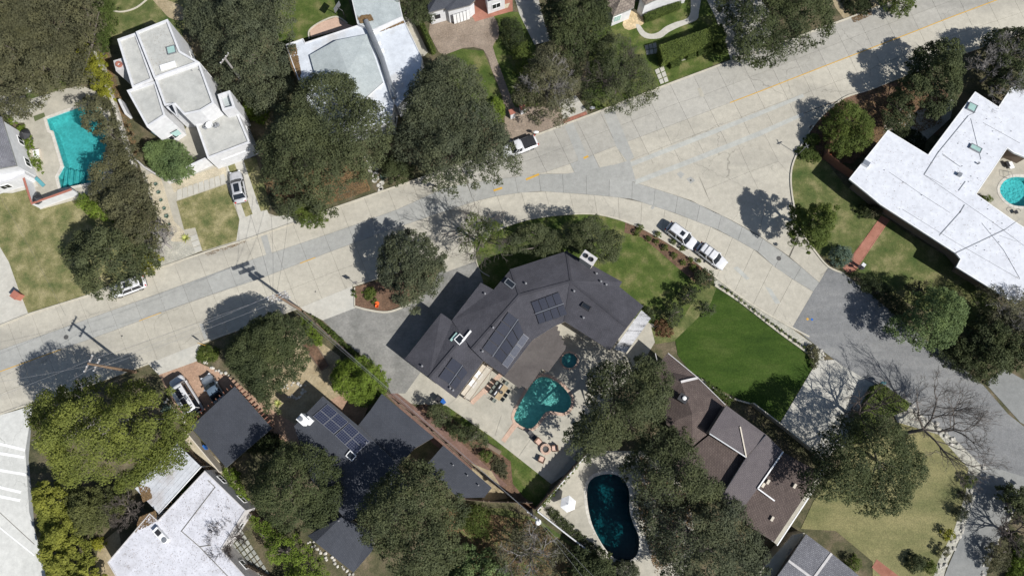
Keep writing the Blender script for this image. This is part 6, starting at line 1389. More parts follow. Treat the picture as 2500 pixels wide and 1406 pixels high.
# loungers and umbrella stands at the right pool
b = G(2464, 406); lg = thing('pool_lounger', 'white lounger with dark frame above the turquoise pool at the right edge', 'lounger', b); MB().box((b.x, b.y, .35), (.7, 1.0, .12), .3).build('bed', M['white_paint'], lg); MB().box((b.x-.5, b.y+.1, .4), (.4, .8, .3), .3).build('backrest', M['black_metal'], lg)
b = G(2476, 520); lg = thing('pool_chair', 'dark round-backed chair below the turquoise pool at the right edge', 'chair', b); MB().box((b.x, b.y, .4), (.5, .5, .06), .3).build('seat', M['black_metal'], lg); MB().tube([(b.x+.35*math.cos(k*.4), b.y+.35*math.sin(k*.4), .8) for k in range(12)], .03, 5).build('back_hoop', M['black_metal'], lg)
for k in range(4): MB().tube([(b.x+.2*math.cos(k*PI/2+.7), b.y+.2*math.sin(k*PI/2+.7), 0), (b.x+.2*math.cos(k*PI/2+.7), b.y+.2*math.sin(k*PI/2+.7), .4)], .02, 5).build('leg', M['black_metal'], lg)
# wooden stepping beds
rb = thing('raised_bed', 'long timber-edged raised bed beside the dark oak in the sandy yard', 'raised bed', tuple(G(765, 865)))
q = GP([(740, 842), (765, 828), (805, 893), (785, 905)])
for i in range(4): MB().bar(q[i]+Vector((0, 0, .2)), q[(i+1) % 4]+Vector((0, 0, .2)), .08, .4).build('edging_board', M['wood'], rb)
MB().prism(offset(ccw(q), .08), 0, .3).build('soil', M['mulch'], rb)
bn = thing('garden_bench', 'weathered wooden bench in the planted bed left of the fire pit', 'bench', tuple(G(1200, 1092))); a, b = G(1187, 1084), G(1222, 1106); MB().bar(a+Vector((0, 0, .45)), b+Vector((0, 0, .45)), .45, .06).build('seat', M['wood'], bn); MB().bar(a+Vector((.15, .25, .75)), b+Vector((.15, .25, .75)), .05, .4).build('backrest', M['wood'], bn)
for k in (.05, .95):
    c = a.lerp(b, k); MB().box((c.x, c.y, .21), (.1, .4, .42), -.5).build('leg', M['wood'], bn)
# stepping stones and pavers
def pavers(label, quad, nu, nv, m, gap=.07, h=.05, grp=None, z=.0):
    a, b, c, d = GP(quad); t = thing('stone_path', label, 'stepping stones', tuple(a)); rr = random.Random(nu*nv)
    for i in range(nu):
        for j in range(nv):
            f = lambda u, v: a.lerp(b, u).lerp(d.lerp(c, u), v)
            L1 = (b-a).length/nu; L2_ = (d-a).length/nv; gu = gap/L1/nu/2; gv = gap/L2_/nv/2
            P = [f(i/nu+gu, j/nv+gv), f((i+1)/nu-gu, j/nv+gv), f((i+1)/nu-gu, (j+1)/nv-gv), f(i/nu+gu, (j+1)/nv-gv)]
            MB().prism(P, -.02, z+.04+h*rr.uniform(.85, 1.1)).build('paver', M[m], t)
pavers('row of pale concrete pavers above the square dry lawn at the modern house', [(432, 464), (549, 424), (553, 448), (432, 490)], 9, 1, 'pale_patio', .12, .06)
pavers('three pale square pavers below the square dry lawn by the street', [(462, 578), (482, 570), (495, 612), (476, 618)], 1, 3, 'pale_patio', .16, .06)
pavers('irregular pale pavers at the kerb in front of the clipped hedge', [(1597, 172), (1620, 160), (1633, 200), (1612, 208)], 2, 3, 'pale_patio', .15, .06)
pavers('grid of grey stone pavers in the lower garden beside the white gravel roof', [(555, 1320), (590, 1290), (660, 1400), (630, 1425)], 4, 9, 'stone_grey', .16, .07)
pavers('grey stone pavers near the twiggy tree at the white cottages', [(1573, 112), (1602, 104), (1606, 132), (1578, 136)], 3, 2, 'stone_grey', .1, .05)
pavers('white pavers in the side court of the white-roofed house', [(2212, 308), (2222, 302), (2244, 322), (2236, 330)], 1, 4, 'stone_pale', .1, .06)
# natural stone path between the lawns
sp_ = thing('flagstone_path', 'irregular pale flagstone path between the two big street oaks', 'stone path', tuple(G(910, 430))); rr = random.Random(8)
for k in range(15):
    t = k/14; x = 900+30*t+rr.uniform(-5, 5)+(4 if k % 2 else -4); y = 383+82*t; c = G(x, y); MB().prism([Vector((c.x+rr.uniform(.28, .42)*math.cos(a), c.y+rr.uniform(.28, .42)*math.sin(a), 0)) for a in [q*PI/3.5 for q in range(7)]], 0, .09).build('stone', M['stone_pale'], sp_)
# boulders
def rocks(label, pts, s, seed, m='stone_pale', name='rock_border'):
    rr = random.Random(seed); t = thing(name, label, 'rock border', tuple(G(*pts[0])))
    for (x, y) in pts:
        c = G(x, y); r = s*rr.uniform(.6, 1.3); mb = MB(); n = 7; vs = []
        for z, q in ((-.05, 1.0), (r*.45, .9), (r*.75, .5)):
            for k in range(n): a = 2*PI*k/n+z; w = r*q*rr.uniform(.75, 1.15); vs.append((c.x+w*math.cos(a), c.y+w*math.sin(a), z))
        mb.add(vs, [(i*n+k, i*n+(k+1) % n, (i+1)*n+(k+1) % n, (i+1)*n+k) for i in range(2) for k in range(n)]+[tuple(range(2*n, 3*n))]); mb.build('stone', M[m], t)
rr = random.Random(3)
def scat(line, n, j): L = resamp(line, n); return [(x+rr.uniform(-j, j), y+rr.uniform(-j, j)) for x, y in L]
rocks('pale rocks edging the tan lawn along the grey driveway, lower right', scat([(2403, 1135), (2395, 1165), (2370, 1210), (2345, 1290), (2315, 1350), (2290, 1395)], 44, 6), .26, 1)
rocks('pale boulders at the tip of the bright lawn by the side street', scat([(1990, 850), (2008, 862), (2012, 880)], 10, 5), .22, 2)
rocks('pale rocks scattered under the bare tree beside the side street', scat([(2210, 985), (2250, 1020), (2290, 1050), (2330, 1085)], 24, 10), .28, 3)
rocks('white rocks around the spiky plants of the sandy yard', scat([(690, 950), (715, 935), (745, 945), (725, 975), (700, 965)], 22, 5), .22, 4)
rocks('white rocks beside the agave right of the big pine', scat([(405, 975), (425, 1005), (445, 1020), (455, 1040)], 16, 5), .2, 5)
rocks('pale rocks along the foot of the carport yard planting', scat([(500, 885), (530, 905), (560, 915)], 12, 5), .22, 6)
rocks('pale rocks in the shade below the brown shingle porch drive', scat([(2085, 980), (2070, 1010), (2050, 1050), (2035, 1085)], 70, 13), .13, 7)
rocks('rubble stones at the foot of the dark roof, bottom', scat([(755, 1320), (800, 1360), (860, 1405)], 26, 6), .2, 8)
rocks('rocks at the kerb on the far right driveway', scat([(2475, 1240), (2450, 1290), (2420, 1350), (2395, 1400)], 20, 6), .22, 9)
# patio slab joints: terraces laid as separate slabs
t0 = thing('terrace_paving', 'pale square terrace slabs between the pergola and the kidney pool', 'terrace', tuple(G(1200, 1000)))
for i, q in enumerate([[(1094, 988), (1128, 960), (1150, 985), (1205, 1062)], [(1150, 986), (1180, 955), (1222, 1010), (1206, 1062)], [(1182, 953), (1240, 1000), (1252, 1028), (1224, 1012)], [(1208, 1064), (1224, 1014), (1250, 1032), (1226, 1072), (1262, 1110)], [(1264, 1112), (1230, 1074), (1262, 1040), (1300, 1060)], [(1266, 1114), (1302, 1062), (1345, 1060), (1330, 1100), (1320, 1155)], [(1322, 1157), (1332, 1102), (1347, 1062), (1420, 1090), (1346, 1179)], [(1204, 886), (1232, 920), (1262, 948), (1240, 985), (1190, 945)]]):
    P = offset(ccw(GP(q)), .02); MB().prism(P, .0, .07).build('slab', M['patio'], t0)
t0 = thing('terrace_paving', 'pale slabs around the dark blue pool and white umbrella', 'terrace', tuple(G(1390, 1230)))
for q in ([(1330, 1240), (1395, 1160), (1425, 1175), (1424, 1225), (1400, 1240), (1365, 1268)], [(1367, 1270), (1402, 1242), (1425, 1230), (1438, 1275), (1452, 1300), (1415, 1312)], [(1418, 1314), (1454, 1302), (1480, 1350), (1490, 1380)]): MB().prism(offset(ccw(GP(q)), .02), .0, .075).build('slab', M['patio'], t0)
# corner tiles: pink bricks on the brick path by the white-roofed house
bp = thing('brick_path_edging', 'brick edging course along the straight red path of the white-roofed house', 'brick edging', tuple(G(2110, 600)))
for A, B in (((2152, 527), (2062, 655)), ((2171, 537), (2086, 663))):
    for k in range(24):
        a = G(*A).lerp(G(*B), (k+.05)/24); b = G(*A).lerp(G(*B), (k+.95)/24); MB().bar(a+Vector((0, 0, .05)), b+Vector((0, 0, .05)), .12, .05).build('brick', M['brick_red'], bp)
for name_, lb, A, B, w, n in (('brick_strip', 'red brick course across the drive apron near the pickup', (1376, 299), (1432, 277), .4, 16),):
    t0 = thing(name_, lb, 'brick strip', tuple(G(*A)))
    for k in range(n):
        a = G(*A).lerp(G(*B), (k+.04)/n); b = G(*A).lerp(G(*B), (k+.96)/n); MB().bar(a+Vector((0, 0, .065)), b+Vector((0, 0, .065)), w, .05).build('brick', M['brick_red'], t0)
for A, B, lb in (((1151, 984), (1230, 907), 'pink brick band in the terrace beside the pergola'), ((1228, 1077), (1262, 1032), 'pink brick band running from the kidney pool to the lawn')):
    t0 = thing('brick_band', lb, 'brick band', tuple(G(*A)))
    for k in range(20):
        a = G(*A).lerp(G(*B), (k+.03)/20); b = G(*A).lerp(G(*B), (k+.97)/20); MB().bar(a+Vector((0, 0, .06)), b+Vector((0, 0, .06)), .62, .05).build('brick', M['pink_paving'], t0)
# ------------------------------------------------------------ trees and plants
TB = 'street and garden oaks'
tree('oak_tree', 'very large brown-green oak filling the top left corner', [(-120, -80), (150, -90), (160, -20), (155, 60), (165, 130), (150, 185), (100, 212), (55, 225), (30, 250), (-20, 262), (-120, 262)], 10, 'olive', rc=1.25, per=30, leaf=.28, seed=1)
tree('oak_tree', 'brown-green oak behind the top left corner oak, bordering the ivy strip', [(165, -90), (225, -70), (228, 0), (212, 60), (200, 100), (196, 150), (200, 195), (175, 205), (160, 180), (172, 100), (165, 20)], 9, 'olive', rc=1.15, per=30, leaf=.28, seed=2)
tree('tall_tree', 'upper brown-olive tree overhanging the teal pool', [(180, 215), (215, 210), (245, 235), (272, 262), (298, 300), (315, 350), (310, 400), (262, 400), (222, 385), (235, 340), (190, 300), (172, 280), (196, 262)], 8.5, 'olive', rc=.95, seed=3, per=38, leaf=.25)
tree('tall_tree', 'lower brown-olive tree overhanging the teal pool', [(200, 405), (240, 385), (320, 395), (345, 430), (362, 500), (378, 560), (360, 600), (310, 590), (260, 545), (235, 500), (195, 470), (193, 430)], 8, 'olive', rc=.95, seed=4, per=38, leaf=.25)
tree('oak_tree', 'broad dark oak on the dry lawn, shading the white car at the left', [(150, 560), (175, 545), (220, 552), (262, 545), (300, 570), (345, 585), (360, 620), (350, 652), (318, 672), (285, 685), (250, 718), (210, 722), (170, 690), (155, 650), (130, 640), (125, 600)], 8.5, 'oak', rc=1.1, seed=5, base=(215, 610))
tree('oak_tree', 'dense oak above the modern house right side, top left of centre', [(450, -60), (690, -70), (700, 30), (705, 90), (690, 150), (702, 190), (655, 240), (610, 250), (570, 215), (530, 200), (495, 150), (480, 120), (465, 70), (430, 40)], 10, 'oak_grey', rc=1.2, seed=6, per=31)
tree('oak_tree', 'huge street oak left of the flagstone path, covering the pale roof', [(600, 330), (640, 290), (650, 230), (700, 225), (725, 165), (790, 150), (830, 150), (862, 195), (915, 225), (948, 270), (945, 330), (925, 380), (895, 410), (855, 420), (815, 455), (800, 490), (760, 500), (725, 480), (690, 515), (655, 490), (640, 440), (612, 410), (625, 370)], 12.5, 'oak', rc=1.2, seed=7, per=31, base=(745, 400), rough=.4, r=.45)
tree('oak_tree', 'huge street oak right of the flagstone path, over the pickup truck', [(985, 210), (1000, 165), (1035, 130), (1085, 118), (1130, 128), (1165, 150), (1180, 190), (1195, 240), (1235, 290), (1250, 330), (1275, 385), (1268, 415), (1235, 410), (1215, 435), (1150, 430), (1100, 452), (1060, 440), (1035, 415), (1005, 385), (965, 365), (945, 320), (965, 280), (980, 250)], 11.5, 'oak_grey', rc=1.2, seed=8, per=31, base=(1060, 330), rough=.4, r=.45)
tree('oak_tree', 'small dark oak crown between the two huge street oaks', [(945, 370), (985, 385), (1005, 400), (1000, 430), (960, 445), (935, 425), (925, 395)], 4, 'oak_dark', rc=.7, leaf=.2, per=60, seed=9)
tree('citrus_tree', 'round bright green tree at the kerb below the left huge street oak', [(722, 492), (752, 476), (785, 490), (797, 515), (790, 540), (755, 552), (725, 540), (708, 515)], 4.5, 'green', rc=.6, leaf=.18, per=80, seed=10)
tree('feathery_tree', 'feathery green tree in the front court of the modern house', [(345, 350), (385, 332), (425, 340), (450, 365), (466, 395), (450, 420), (410, 435), (370, 415), (350, 385)], 4.5, 'mid', rc=.75, leaf=.2, per=60, seed=11, elong=1.6, dens=1.3)
bush('yellow_bush', 'yellow-green bush beside the upper corner of the modern house', [(590, 245), (615, 238), (645, 250), (650, 280), (625, 292), (600, 280)], 2.5, 'bright', 12)
t = tree('twiggy_tree', 'half-leafed twiggy brown-green tree over the pink gravel drive', [(1290, 130), (1320, 90), (1360, 85), (1400, 120), (1420, 180), (1412, 240), (1380, 285), (1330, 295), (1290, 265), (1255, 230), (1262, 180)], 8, 'twig', rc=.9, leaf=.2, per=36, seed=13, gap=.25, elong=1.5)
branchy(t, t.location, 8.0, 1.2, M['bark_pale'], 13, .18, 5, 3)
tree('dark_tree', 'dark grey-green tree in front of the gabled cottage, top edge', [(1330, -60), (1480, -60), (1495, 20), (1500, 60), (1470, 105), (1430, 120), (1395, 135), (1350, 100), (1335, 40)], 8, 'oak_dark', rc=.95, seed=14)
t = tree('twiggy_oak', 'sprawling dark twiggy oak leaning over the upper kerb', [(1410, 130), (1450, 90), (1500, 65), (1555, 80), (1580, 120), (1600, 155), (1610, 200), (1590, 235), (1555, 250), (1500, 265), (1450, 262), (1425, 225), (1405, 180)], 7, 'oak', rc=.9, leaf=.2, per=44, seed=15, gap=.32)
branchy(t, t.location, 7.2, 1.6, M['bark_dark'], 15, .22, 5, 3)
tree('oak_tree', 'big dark oak at the top edge beside the main street, right of the hedge', [(1780, -80), (2040, -80), (2055, 20), (2058, 50), (2030, 75), (1990, 90), (1950, 110), (1900, 132), (1860, 125), (1815, 110), (1805, 60), (1785, 20)], 10, 'oak_dark', rc=1.15, seed=16, per=32)
tree('street_tree', 'small olive tree crown cut by the top edge beyond the big dark oak', [(2160, -50), (2245, -50), (2242, 5), (2215, 25), (2180, 18), (2165, 0)], 5, 'green', rc=.7, seed=17, per=60, leaf=.2)
bush('dark_bush', 'dark bush by the kerb at the top edge, in the sandy verge', [(2065, -20), (2110, -25), (2135, 5), (2120, 25), (2085, 25), (2068, 10)], 2.2, 'dark', 18)
tree('conifer', 'dark needle-leaved tree leaning over the main street, top right', [(2270, 90), (2320, 75), (2365, 95), (2385, 140), (2372, 190), (2350, 240), (2315, 265), (2275, 240), (2230, 215), (2222, 180), (2245, 150), (2255, 115)], 9.5, 'oak_dark', rc=.85, leaf=.24, per=46, seed=19, base=(2250, 190), elong=1.5)
bare('bare_tree', 'grey leafless tree between two dark trees at the top right', (2395, 200), 8, 'bark_pale', 20, 1.1, .17, 6)
tree('dark_tree', 'dark green tree in the top right corner', [(2430, 70), (2470, 48), (2560, 50), (2580, 160), (2520, 210), (2460, 200), (2430, 150), (2440, 110)], 8, 'oak_dark', rc=.9, seed=21, base=(2440, 160), per=44)
tree('round_tree', 'round glossy green tree beside the reddish fence, inside the curved kerb', [(2050, 245), (2080, 230), (2115, 245), (2150, 280), (2145, 320), (2125, 355), (2090, 365), (2050, 360), (2028, 325), (2030, 275)], 6.5, 'green', rc=.75, leaf=.2, per=60, seed=22, base=(2065, 300), dens=1.1)
tree('round_tree', 'darker round tree between the glossy tree and the white roof', [(2180, 225), (2210, 218), (2245, 240), (2250, 280), (2225, 305), (2185, 300), (2168, 270)], 5.5, 'oak_dark', rc=.7, leaf=.2, per=60, seed=23)
bush('clipped_bush', 'round clipped bush inside the curved kerb left of the reddish fence', circ(1985, 340, 17), 1.6, 'hedge', 24)
bush('bushes', 'low spreading bushes at the curved kerb, near the street sign', [(1945, 360), (1975, 358), (2005, 375), (2000, 392), (1960, 388)], 1.1, 'hedge', 25)
tree('spreading_tree', 'yellow-olive tree with spreading tips by the curved kerb, left of the brick path', [(1948, 500), (1960, 478), (1985, 500), (2000, 478), (2020, 495), (2045, 495), (2055, 520), (2040, 540), (2048, 560), (2035, 585), (2005, 600), (1975, 590), (1950, 572), (1938, 540), (1945, 520)], 10, 'green', z0=3.5, rc=.65, leaf=.2, per=90, seed=26, base=(1965, 555), elong=1.7, rough=.5)
bush('blue_shrub', 'round blue-green shrub at the foot of the straight brick path', circ(2059, 623, 27), 2.6, 'blue', 27, rc=.55)
bush('two_tone_bush', 'dark round bush at the top of the straight brick path, left one', circ(2118, 512, 18), 1.8, 'dark', 28); bush('two_tone_bush', 'lighter brown-green round bush at the top of the straight brick path', circ(2140, 513, 17), 1.9, 'olive', 29)
tree('oak_tree', 'oak growing from the planted island between the two driveways', [(925, 590), (945, 560), (975, 548), (1015, 550), (1040, 570), (1060, 590), (1078, 615), (1092, 645), (1075, 680), (1060, 700), (1025, 720), (1000, 745), (965, 735), (950, 700), (920, 680), (912, 640)], 10, 'oak_grey', z0=4, rc=1.0, leaf=.24, per=60, seed=30, base=(960, 690), rough=.4)
t = tree('young_tree', 'thin young tree with sparse yellow-green leaves at the left end of the front lawn', [(1112, 555), (1140, 520), (1165, 512), (1200, 520), (1230, 540), (1225, 580), (1195, 610), (1160, 620), (1125, 600)], 10.5, 'green', rc=.65, leaf=.17, per=40, seed=31, gap=.2, z0=4.0)
branchy(t, t.location, 10.5, .8, M['bark'], 31, .12, 5, 3)
tree('lawn_oak', 'low left oak crown over the shaded front lawn', [(1235, 575), (1275, 550), (1330, 545), (1370, 560), (1380, 590), (1345, 610), (1320, 620), (1290, 600), (1245, 610)], 8, 'oak', z0=3.5, rc=.8, leaf=.2, per=75, seed=32, gap=0, base=(1335, 600))
t = tree('lawn_oak', 'thin-crowned oak above the chimney of the charcoal house', [(1375, 560), (1400, 540), (1430, 525), (1450, 508), (1475, 520), (1490, 545), (1520, 560), (1522, 600), (1505, 630), (1480, 640), (1450, 615), (1410, 605), (1375, 590)], 8.5, 'oak', z0=3.5, rc=.8, leaf=.2, per=75, seed=33, gap=0, base=(1440, 600))
branchy(t, t.location, 6.0, 1.3, M['bark_dark'], 33, .16, 3, 3)
tree('dark_shrub_tree', 'upper dark shrub-tree between the front lawn and the vivid lawn', [(1700, 662), (1722, 652), (1748, 665), (1748, 690), (1722, 705), (1700, 690)], 3.2, 'oak_dark', rc=.5, leaf=.17, per=70, seed=34)
tree('dark_shrub_tree', 'middle dark shrub-tree between the front lawn and the vivid lawn', [(1670, 700), (1700, 695), (1708, 715), (1690, 740), (1660, 740), (1655, 715)], 3.4, 'dark', rc=.5, leaf=.17, per=70, seed=234)
tree('dark_shrub_tree', 'lowest dark shrub-tree between the front lawn and the vivid lawn', [(1638, 735), (1665, 740), (1672, 765), (1655, 795), (1632, 785), (1628, 755)], 3.0, 'oak_dark', rc=.5, leaf=.17, per=70, seed=235)
bush('grey_shrub', 'pale grey-green airy shrub on the vivid lawn edge', circ(1730, 755, 18), 1.7, 'oak_grey', 35, dens=.7, rc=.5, per=40)
bush('reddish_bush', 'reddish-brown bushes at the corner behind the white awning', [(1600, 782), (1622, 778), (1645, 800), (1642, 818), (1615, 822), (1602, 805)], 1.2, 'red', 36)
tree('dense_oak', 'dense round dark oak beside the carport drive, left of centre', [(540, 850), (560, 810), (600, 780), (650, 758), (700, 765), (735, 790), (748, 830), (742, 870), (715, 905), (690, 935), (650, 960), (655, 1000), (620, 985), (600, 950), (565, 915), (535, 885)], 9.5, 'oak_dark', rc=.95, leaf=.22, per=75, seed=37, base=(640, 850), dens=1.15, rough=.15)
tree('bright_tree', 'bright green bushy tree between the sandy yard and the brick path', [(800, 900), (820, 880), (850, 872), (885, 865), (910, 880), (935, 900), (942, 940), (920, 970), (890, 990), (855, 985), (825, 965), (803, 935)], 6, 'bright', rc=.65, leaf=.18, per=75, seed=38, base=(850, 915), dens=1.1)
pn = tree('pine_tree', 'huge yellow-green pine with flat clumps, left bottom', [(60, 960), (110, 930), (160, 920), (200, 935), (240, 920), (290, 925), (340, 915), (352, 932), (385, 965), (412, 1012), (428, 1060), (400, 1090), (410, 1120), (375, 1150), (330, 1165), (290, 1190), (230, 1200), (160, 1195), (100, 1180), (65, 1130), (60, 1080), (35, 1020), (45, 985)], 15.5, 'pine', z0=6.5, rc=1.45, leaf=.24, per=42, seed=39, base=(240, 1030), rough=.85, gap=.3, dens=1.15, bark='bark_pale', r=.45, elong=1.3, nlimb=12)
branchy(pn, pn.location, 10.5, .8, M['bark_pale'], 40, .28, 3, 3)
tree('bamboo_clump', 'yellow feathery bamboo edging the bottom left street', [(62, 1185), (110, 1180), (150, 1215), (165, 1280), (195, 1340), (225, 1400), (235, 1470), (95, 1470), (88, 1400), (80, 1330), (68, 1260)], 6, 'bamboo', rc=.7, leaf=.24, per=55, seed=40, elong=2.0, cat='bamboo')
tree('feathery_tree', 'fine-leaved green tree under the big pine, beside the bare shrub', [(120, 1190), (200, 1195), (280, 1195), (300, 1230), (270, 1270), (215, 1310), (170, 1300), (140, 1250)], 5, 'cypress', rc=.7, leaf=.2, per=55, seed=41, elong=1.8)
tree('oak_tree', 'dark round oak left of the slate roofs, lower left of centre', [(640, 1120), (680, 1085), (730, 1080), (780, 1100), (815, 1140), (822, 1200), (810, 1250), (775, 1290), (720, 1300), (660, 1300), (620, 1260), (590, 1220), (600, 1160)], 11, 'oak_dark', z0=4, rc=1.0, leaf=.24, per=44, seed=42, base=(715, 1180), rough=.3)
tree('oak_tree', 'big rounded oak at the bottom centre covering the slate roofs', [(945, 1150), (990, 1120), (1030, 1130), (1060, 1150), (1095, 1190), (1130, 1220), (1140, 1270), (1120, 1310), (1130, 1350), (1100, 1390), (1040, 1440), (960, 1430), (920, 1370), (880, 1330), (862, 1290), (870, 1230), (900, 1190)], 13, 'oak', z0=6, rc=1.1, leaf=.26, per=36, seed=43, base=(1010, 1250), rough=.35)
tree('yellow_tree', 'yellow-green loose tree at the bottom edge left of the slate roof', [(600, 1260), (640, 1275), (670, 1300), (720, 1310), (760, 1350), (790, 1400), (800, 1470), (680, 1470), (690, 1400), (650, 1370), (630, 1320), (605, 1300)], 5.5, 'bright', rc=.7, leaf=.2, per=55, seed=44, gap=.15)
bare('bare_shrub', 'round leafless brown tree against the white gravel roof', (585, 1310), 5.5, 'bark_dark', 45, 1.6, .12, 6, (-.35, .3))
bare('bare_shrub', 'leafless shrub between the pine and the gravel-roofed house', (330, 1250), 4.5, 'bark', 46, 1.5, .12, 6)
tree('oak_tree', 'tall oak over the terrace between the kidney pool and brown roof', [(1440, 905), (1475, 880), (1530, 870), (1590, 865), (1640, 885), (1655, 930), (1645, 980), (1620, 1030), (1590, 1060), (1530, 1080), (1480, 1110), (1430, 1130), (1390, 1110), (1385, 1070), (1410, 1030), (1440, 1000), (1445, 950)], 12, 'oak', z0=5, rc=1.1, leaf=.25, per=38, seed=47, base=(1490, 985), gap=0, rough=.4, r=.4)
tree('oak_tree', 'oak above the dark blue pool, leaning on the brown roofs', [(1570, 1075), (1620, 1040), (1680, 1050), (1715, 1085), (1720, 1130), (1750, 1170), (1780, 1190), (1750, 1230), (1680, 1240), (1600, 1220), (1550, 1190), (1530, 1140)], 11.5, 'oak', z0=5, rc=1.1, leaf=.25, per=38, seed=48, base=(1640, 1150), rough=.4)
tree('oak_tree', 'wide oak right of the dark blue pool, at the bottom edge', [(1570, 1215), (1640, 1235), (1720, 1230), (1790, 1215), (1830, 1240), (1860, 1290), (1890, 1340), (1905, 1400), (1890, 1470), (1680, 1470), (1625, 1400), (1600, 1340), (1565, 1290), (1555, 1240)], 12, 'oak_grey', z0=5, rc=1.15, leaf=.26, per=36, seed=49, base=(1710, 1340), rough=.4, r=.4)
tree('oak_tree', 'large grey-green oak beside the pale driveway, lower right', [(2010, 1090), (2050, 1040), (2110, 1010), (2170, 1010), (2230, 1040), (2275, 1090), (2300, 1140), (2285, 1190), (2250, 1200), (2265, 1240), (2210, 1260), (2150, 1270), (2110, 1235), (2050, 1230), (1995, 1215), (1985, 1170), (2005, 1130)], 13, 'oak_dark', z0=6, rc=1.05, leaf=.24, per=42, seed=50, base=(2120, 1110), rough=.4)
bare('bare_tree', 'large leafless dark tree spreading over the worn side street, lower right', (2195, 1060), 12.5, 'bark', 51, 1.7, .20, 6, (.8, .25))
bare('bare_tree', 'leafless dark tree standing on the pale driveway side of the wedge hedge', (2075, 1015), 8, 'bark_dark', 52, 1.1, .2, 5, (.1, .1))
tree('street_tree', 'fresh blue-green tree beside the side street, right of the lawn', [(2190, 780), (2230, 760), (2260, 720), (2300, 695), (2350, 710), (2382, 750), (2375, 800), (2345, 840), (2300, 850), (2250, 835), (2205, 820)], 8.5, 'mid', rc=.85, leaf=.24, per=50, seed=53, base=(2250, 790), rough=.4)
tree('dark_tree', 'dark tree at the right edge between the white roof and the side street', [(2385, 790), (2420, 760), (2500, 770), (2580, 790), (2580, 900), (2500, 900), (2440, 910), (2390, 890), (2355, 860), (2370, 820)], 6, 'oak_dark', rc=.85, seed=54, per=46)
t = tree('twiggy_tree', 'brown twiggy tree at the right edge below the white roof corner', [(2400, 700), (2460, 690), (2560, 700), (2600, 800), (2540, 850), (2480, 830), (2430, 790)], 7, 'twig', rc=.85, seed=55, per=30, leaf=.2, gap=.3); branchy(t, t.location, 7, 1.3, M['bark_pale'], 55, .15, 5, 3)
bush('tall_shrubs', 'dark green shrubs along the side street, left of the fresh green tree', [(2085, 660), (2120, 668), (2165, 690), (2200, 720), (2230, 760), (2200, 775), (2160, 740), (2110, 700), (2085, 680)], 2.6, 'dark', 56, rc=.6, per=60)
tree('sapling', 'small shrub tree on the lawn above the fresh green tree', [(2225, 690), (2260, 680), (2290, 700), (2270, 725), (2235, 720)], 3.5, 'olive', rc=.5, leaf=.15, per=60, seed=57, gap=.3)
bush('tall_shrubs', 'tall shrubs below the fresh green tree at the side street kerb', [(2260, 840), (2300, 850), (2340, 850), (2380, 880), (2440, 915), (2430, 935), (2380, 925), (2320, 885)], 2.5, 'oak_dark', 58, rc=.6, per=60)
tree('small_oak', 'upper oak of the row of shrubs beside the side path, left of the dining table', [(1045, 995), (1070, 985), (1095, 1000), (1100, 1030), (1075, 1045), (1050, 1025)], 4, 'oak', rc=.6, leaf=.17, per=75, seed=59)
tree('small_oak', 'middle oak of the row of shrubs beside the side path', [(1085, 1040), (1105, 1030), (1130, 1040), (1150, 1060), (1140, 1080), (1105, 1070)], 3.6, 'oak_dark', rc=.6, leaf=.17, per=75, seed=60)
tree('small_oak', 'lower oak of the row of shrubs beside the side path', [(1120, 1052), (1150, 1040), (1185, 1058), (1190, 1085), (1160, 1092), (1130, 1078)], 3.8, 'oak', rc=.6, leaf=.17, per=75, seed=61)
bush('green_bush', 'fresh green bush in the planted bed above the garden bench', circ(1185, 1112, 14), 1.6, 'green', 62)
# strips of ivy, hedges and bushes along boundaries
def hedge(name, label, pts, h, m, seed, cat='hedge', **k): return bush(name, label, pts, h, m, seed, cat=cat, flat=k.pop('flat', .8), smooth=False, **k)
hedge('ivy_hedge', 'dark upper stretch of ivy between the top left oaks and the lawn', [(225, 0), (270, -40), (282, 30), (272, 60), (262, 110), (250, 130), (232, 110), (245, 60)], 2.8, 'hedge', 70, rc=.6, per=60, rough=.3)
hedge('ivy_hedge', 'bright yellow-green ivy strip left of the modern house', [(188, 88), (215, 92), (238, 120), (254, 150), (264, 200), (272, 240), (256, 250), (232, 228), (208, 185), (196, 140)], 3.4, 'yellow', 71, rc=.5, per=70, rough=.4)
hedge('bamboo_hedge', 'row of green bushes along the lower wall of the left pool terrace', [(190, 468), (225, 478), (255, 500), (280, 525), (255, 540), (220, 530), (185, 500)], 2.2, 'bright', 72, rc=.5, per=70, rough=.4)
bush('green_bush', 'green bushes below the lower pool tree', [(295, 525), (330, 530), (372, 560), (375, 590), (340, 590), (300, 575)], 2, 'green', 73)
bush('yellow_bush', 'yellow bush at the kerb right of the broad dark oak', [(350, 620), (375, 612), (390, 630), (375, 655), (350, 665), (340, 645)], 2, 'yellow', 74, dens=.9)
bush('palm_clump', 'green leafy plants along the two-storey house wall', [(40, 310), (55, 305), (68, 330), (85, 370), (100, 400), (95, 418), (78, 405), (60, 360), (45, 335)], 1.4, 'bright', 75)
bush('green_bush', 'brown-green bush in the corner by the two-storey house steps', circ(47, 433, 16), 1.5, 'olive', 76)
bush('green_bush', 'small shrub at the left corner of the two-storey house', [(3, 280), (25, 282), (35, 300), (20, 305)], 1.2, 'bright', 77)
bare('bare_tree', 'low grey leafless tree at the kerb beside the aloe', (418, 605), 4.2, 'bark_pale', 78, 1.6, .12, 5, (-.3, .3))
bare('bare_shrub', 'grey leafless thicket between the yellow bush and the gravel bed', (395, 580), 3.5, 'bark_pale', 79, 1.8, .08, 5)
box_hedge('clipped_hedge', 'tall clipped box hedge in front of the white cottages', [(1609, 111), (1700, 79), (1762, 58), (1776, 86), (1700, 118), (1619, 149)], 2.1, 'clip', 80)
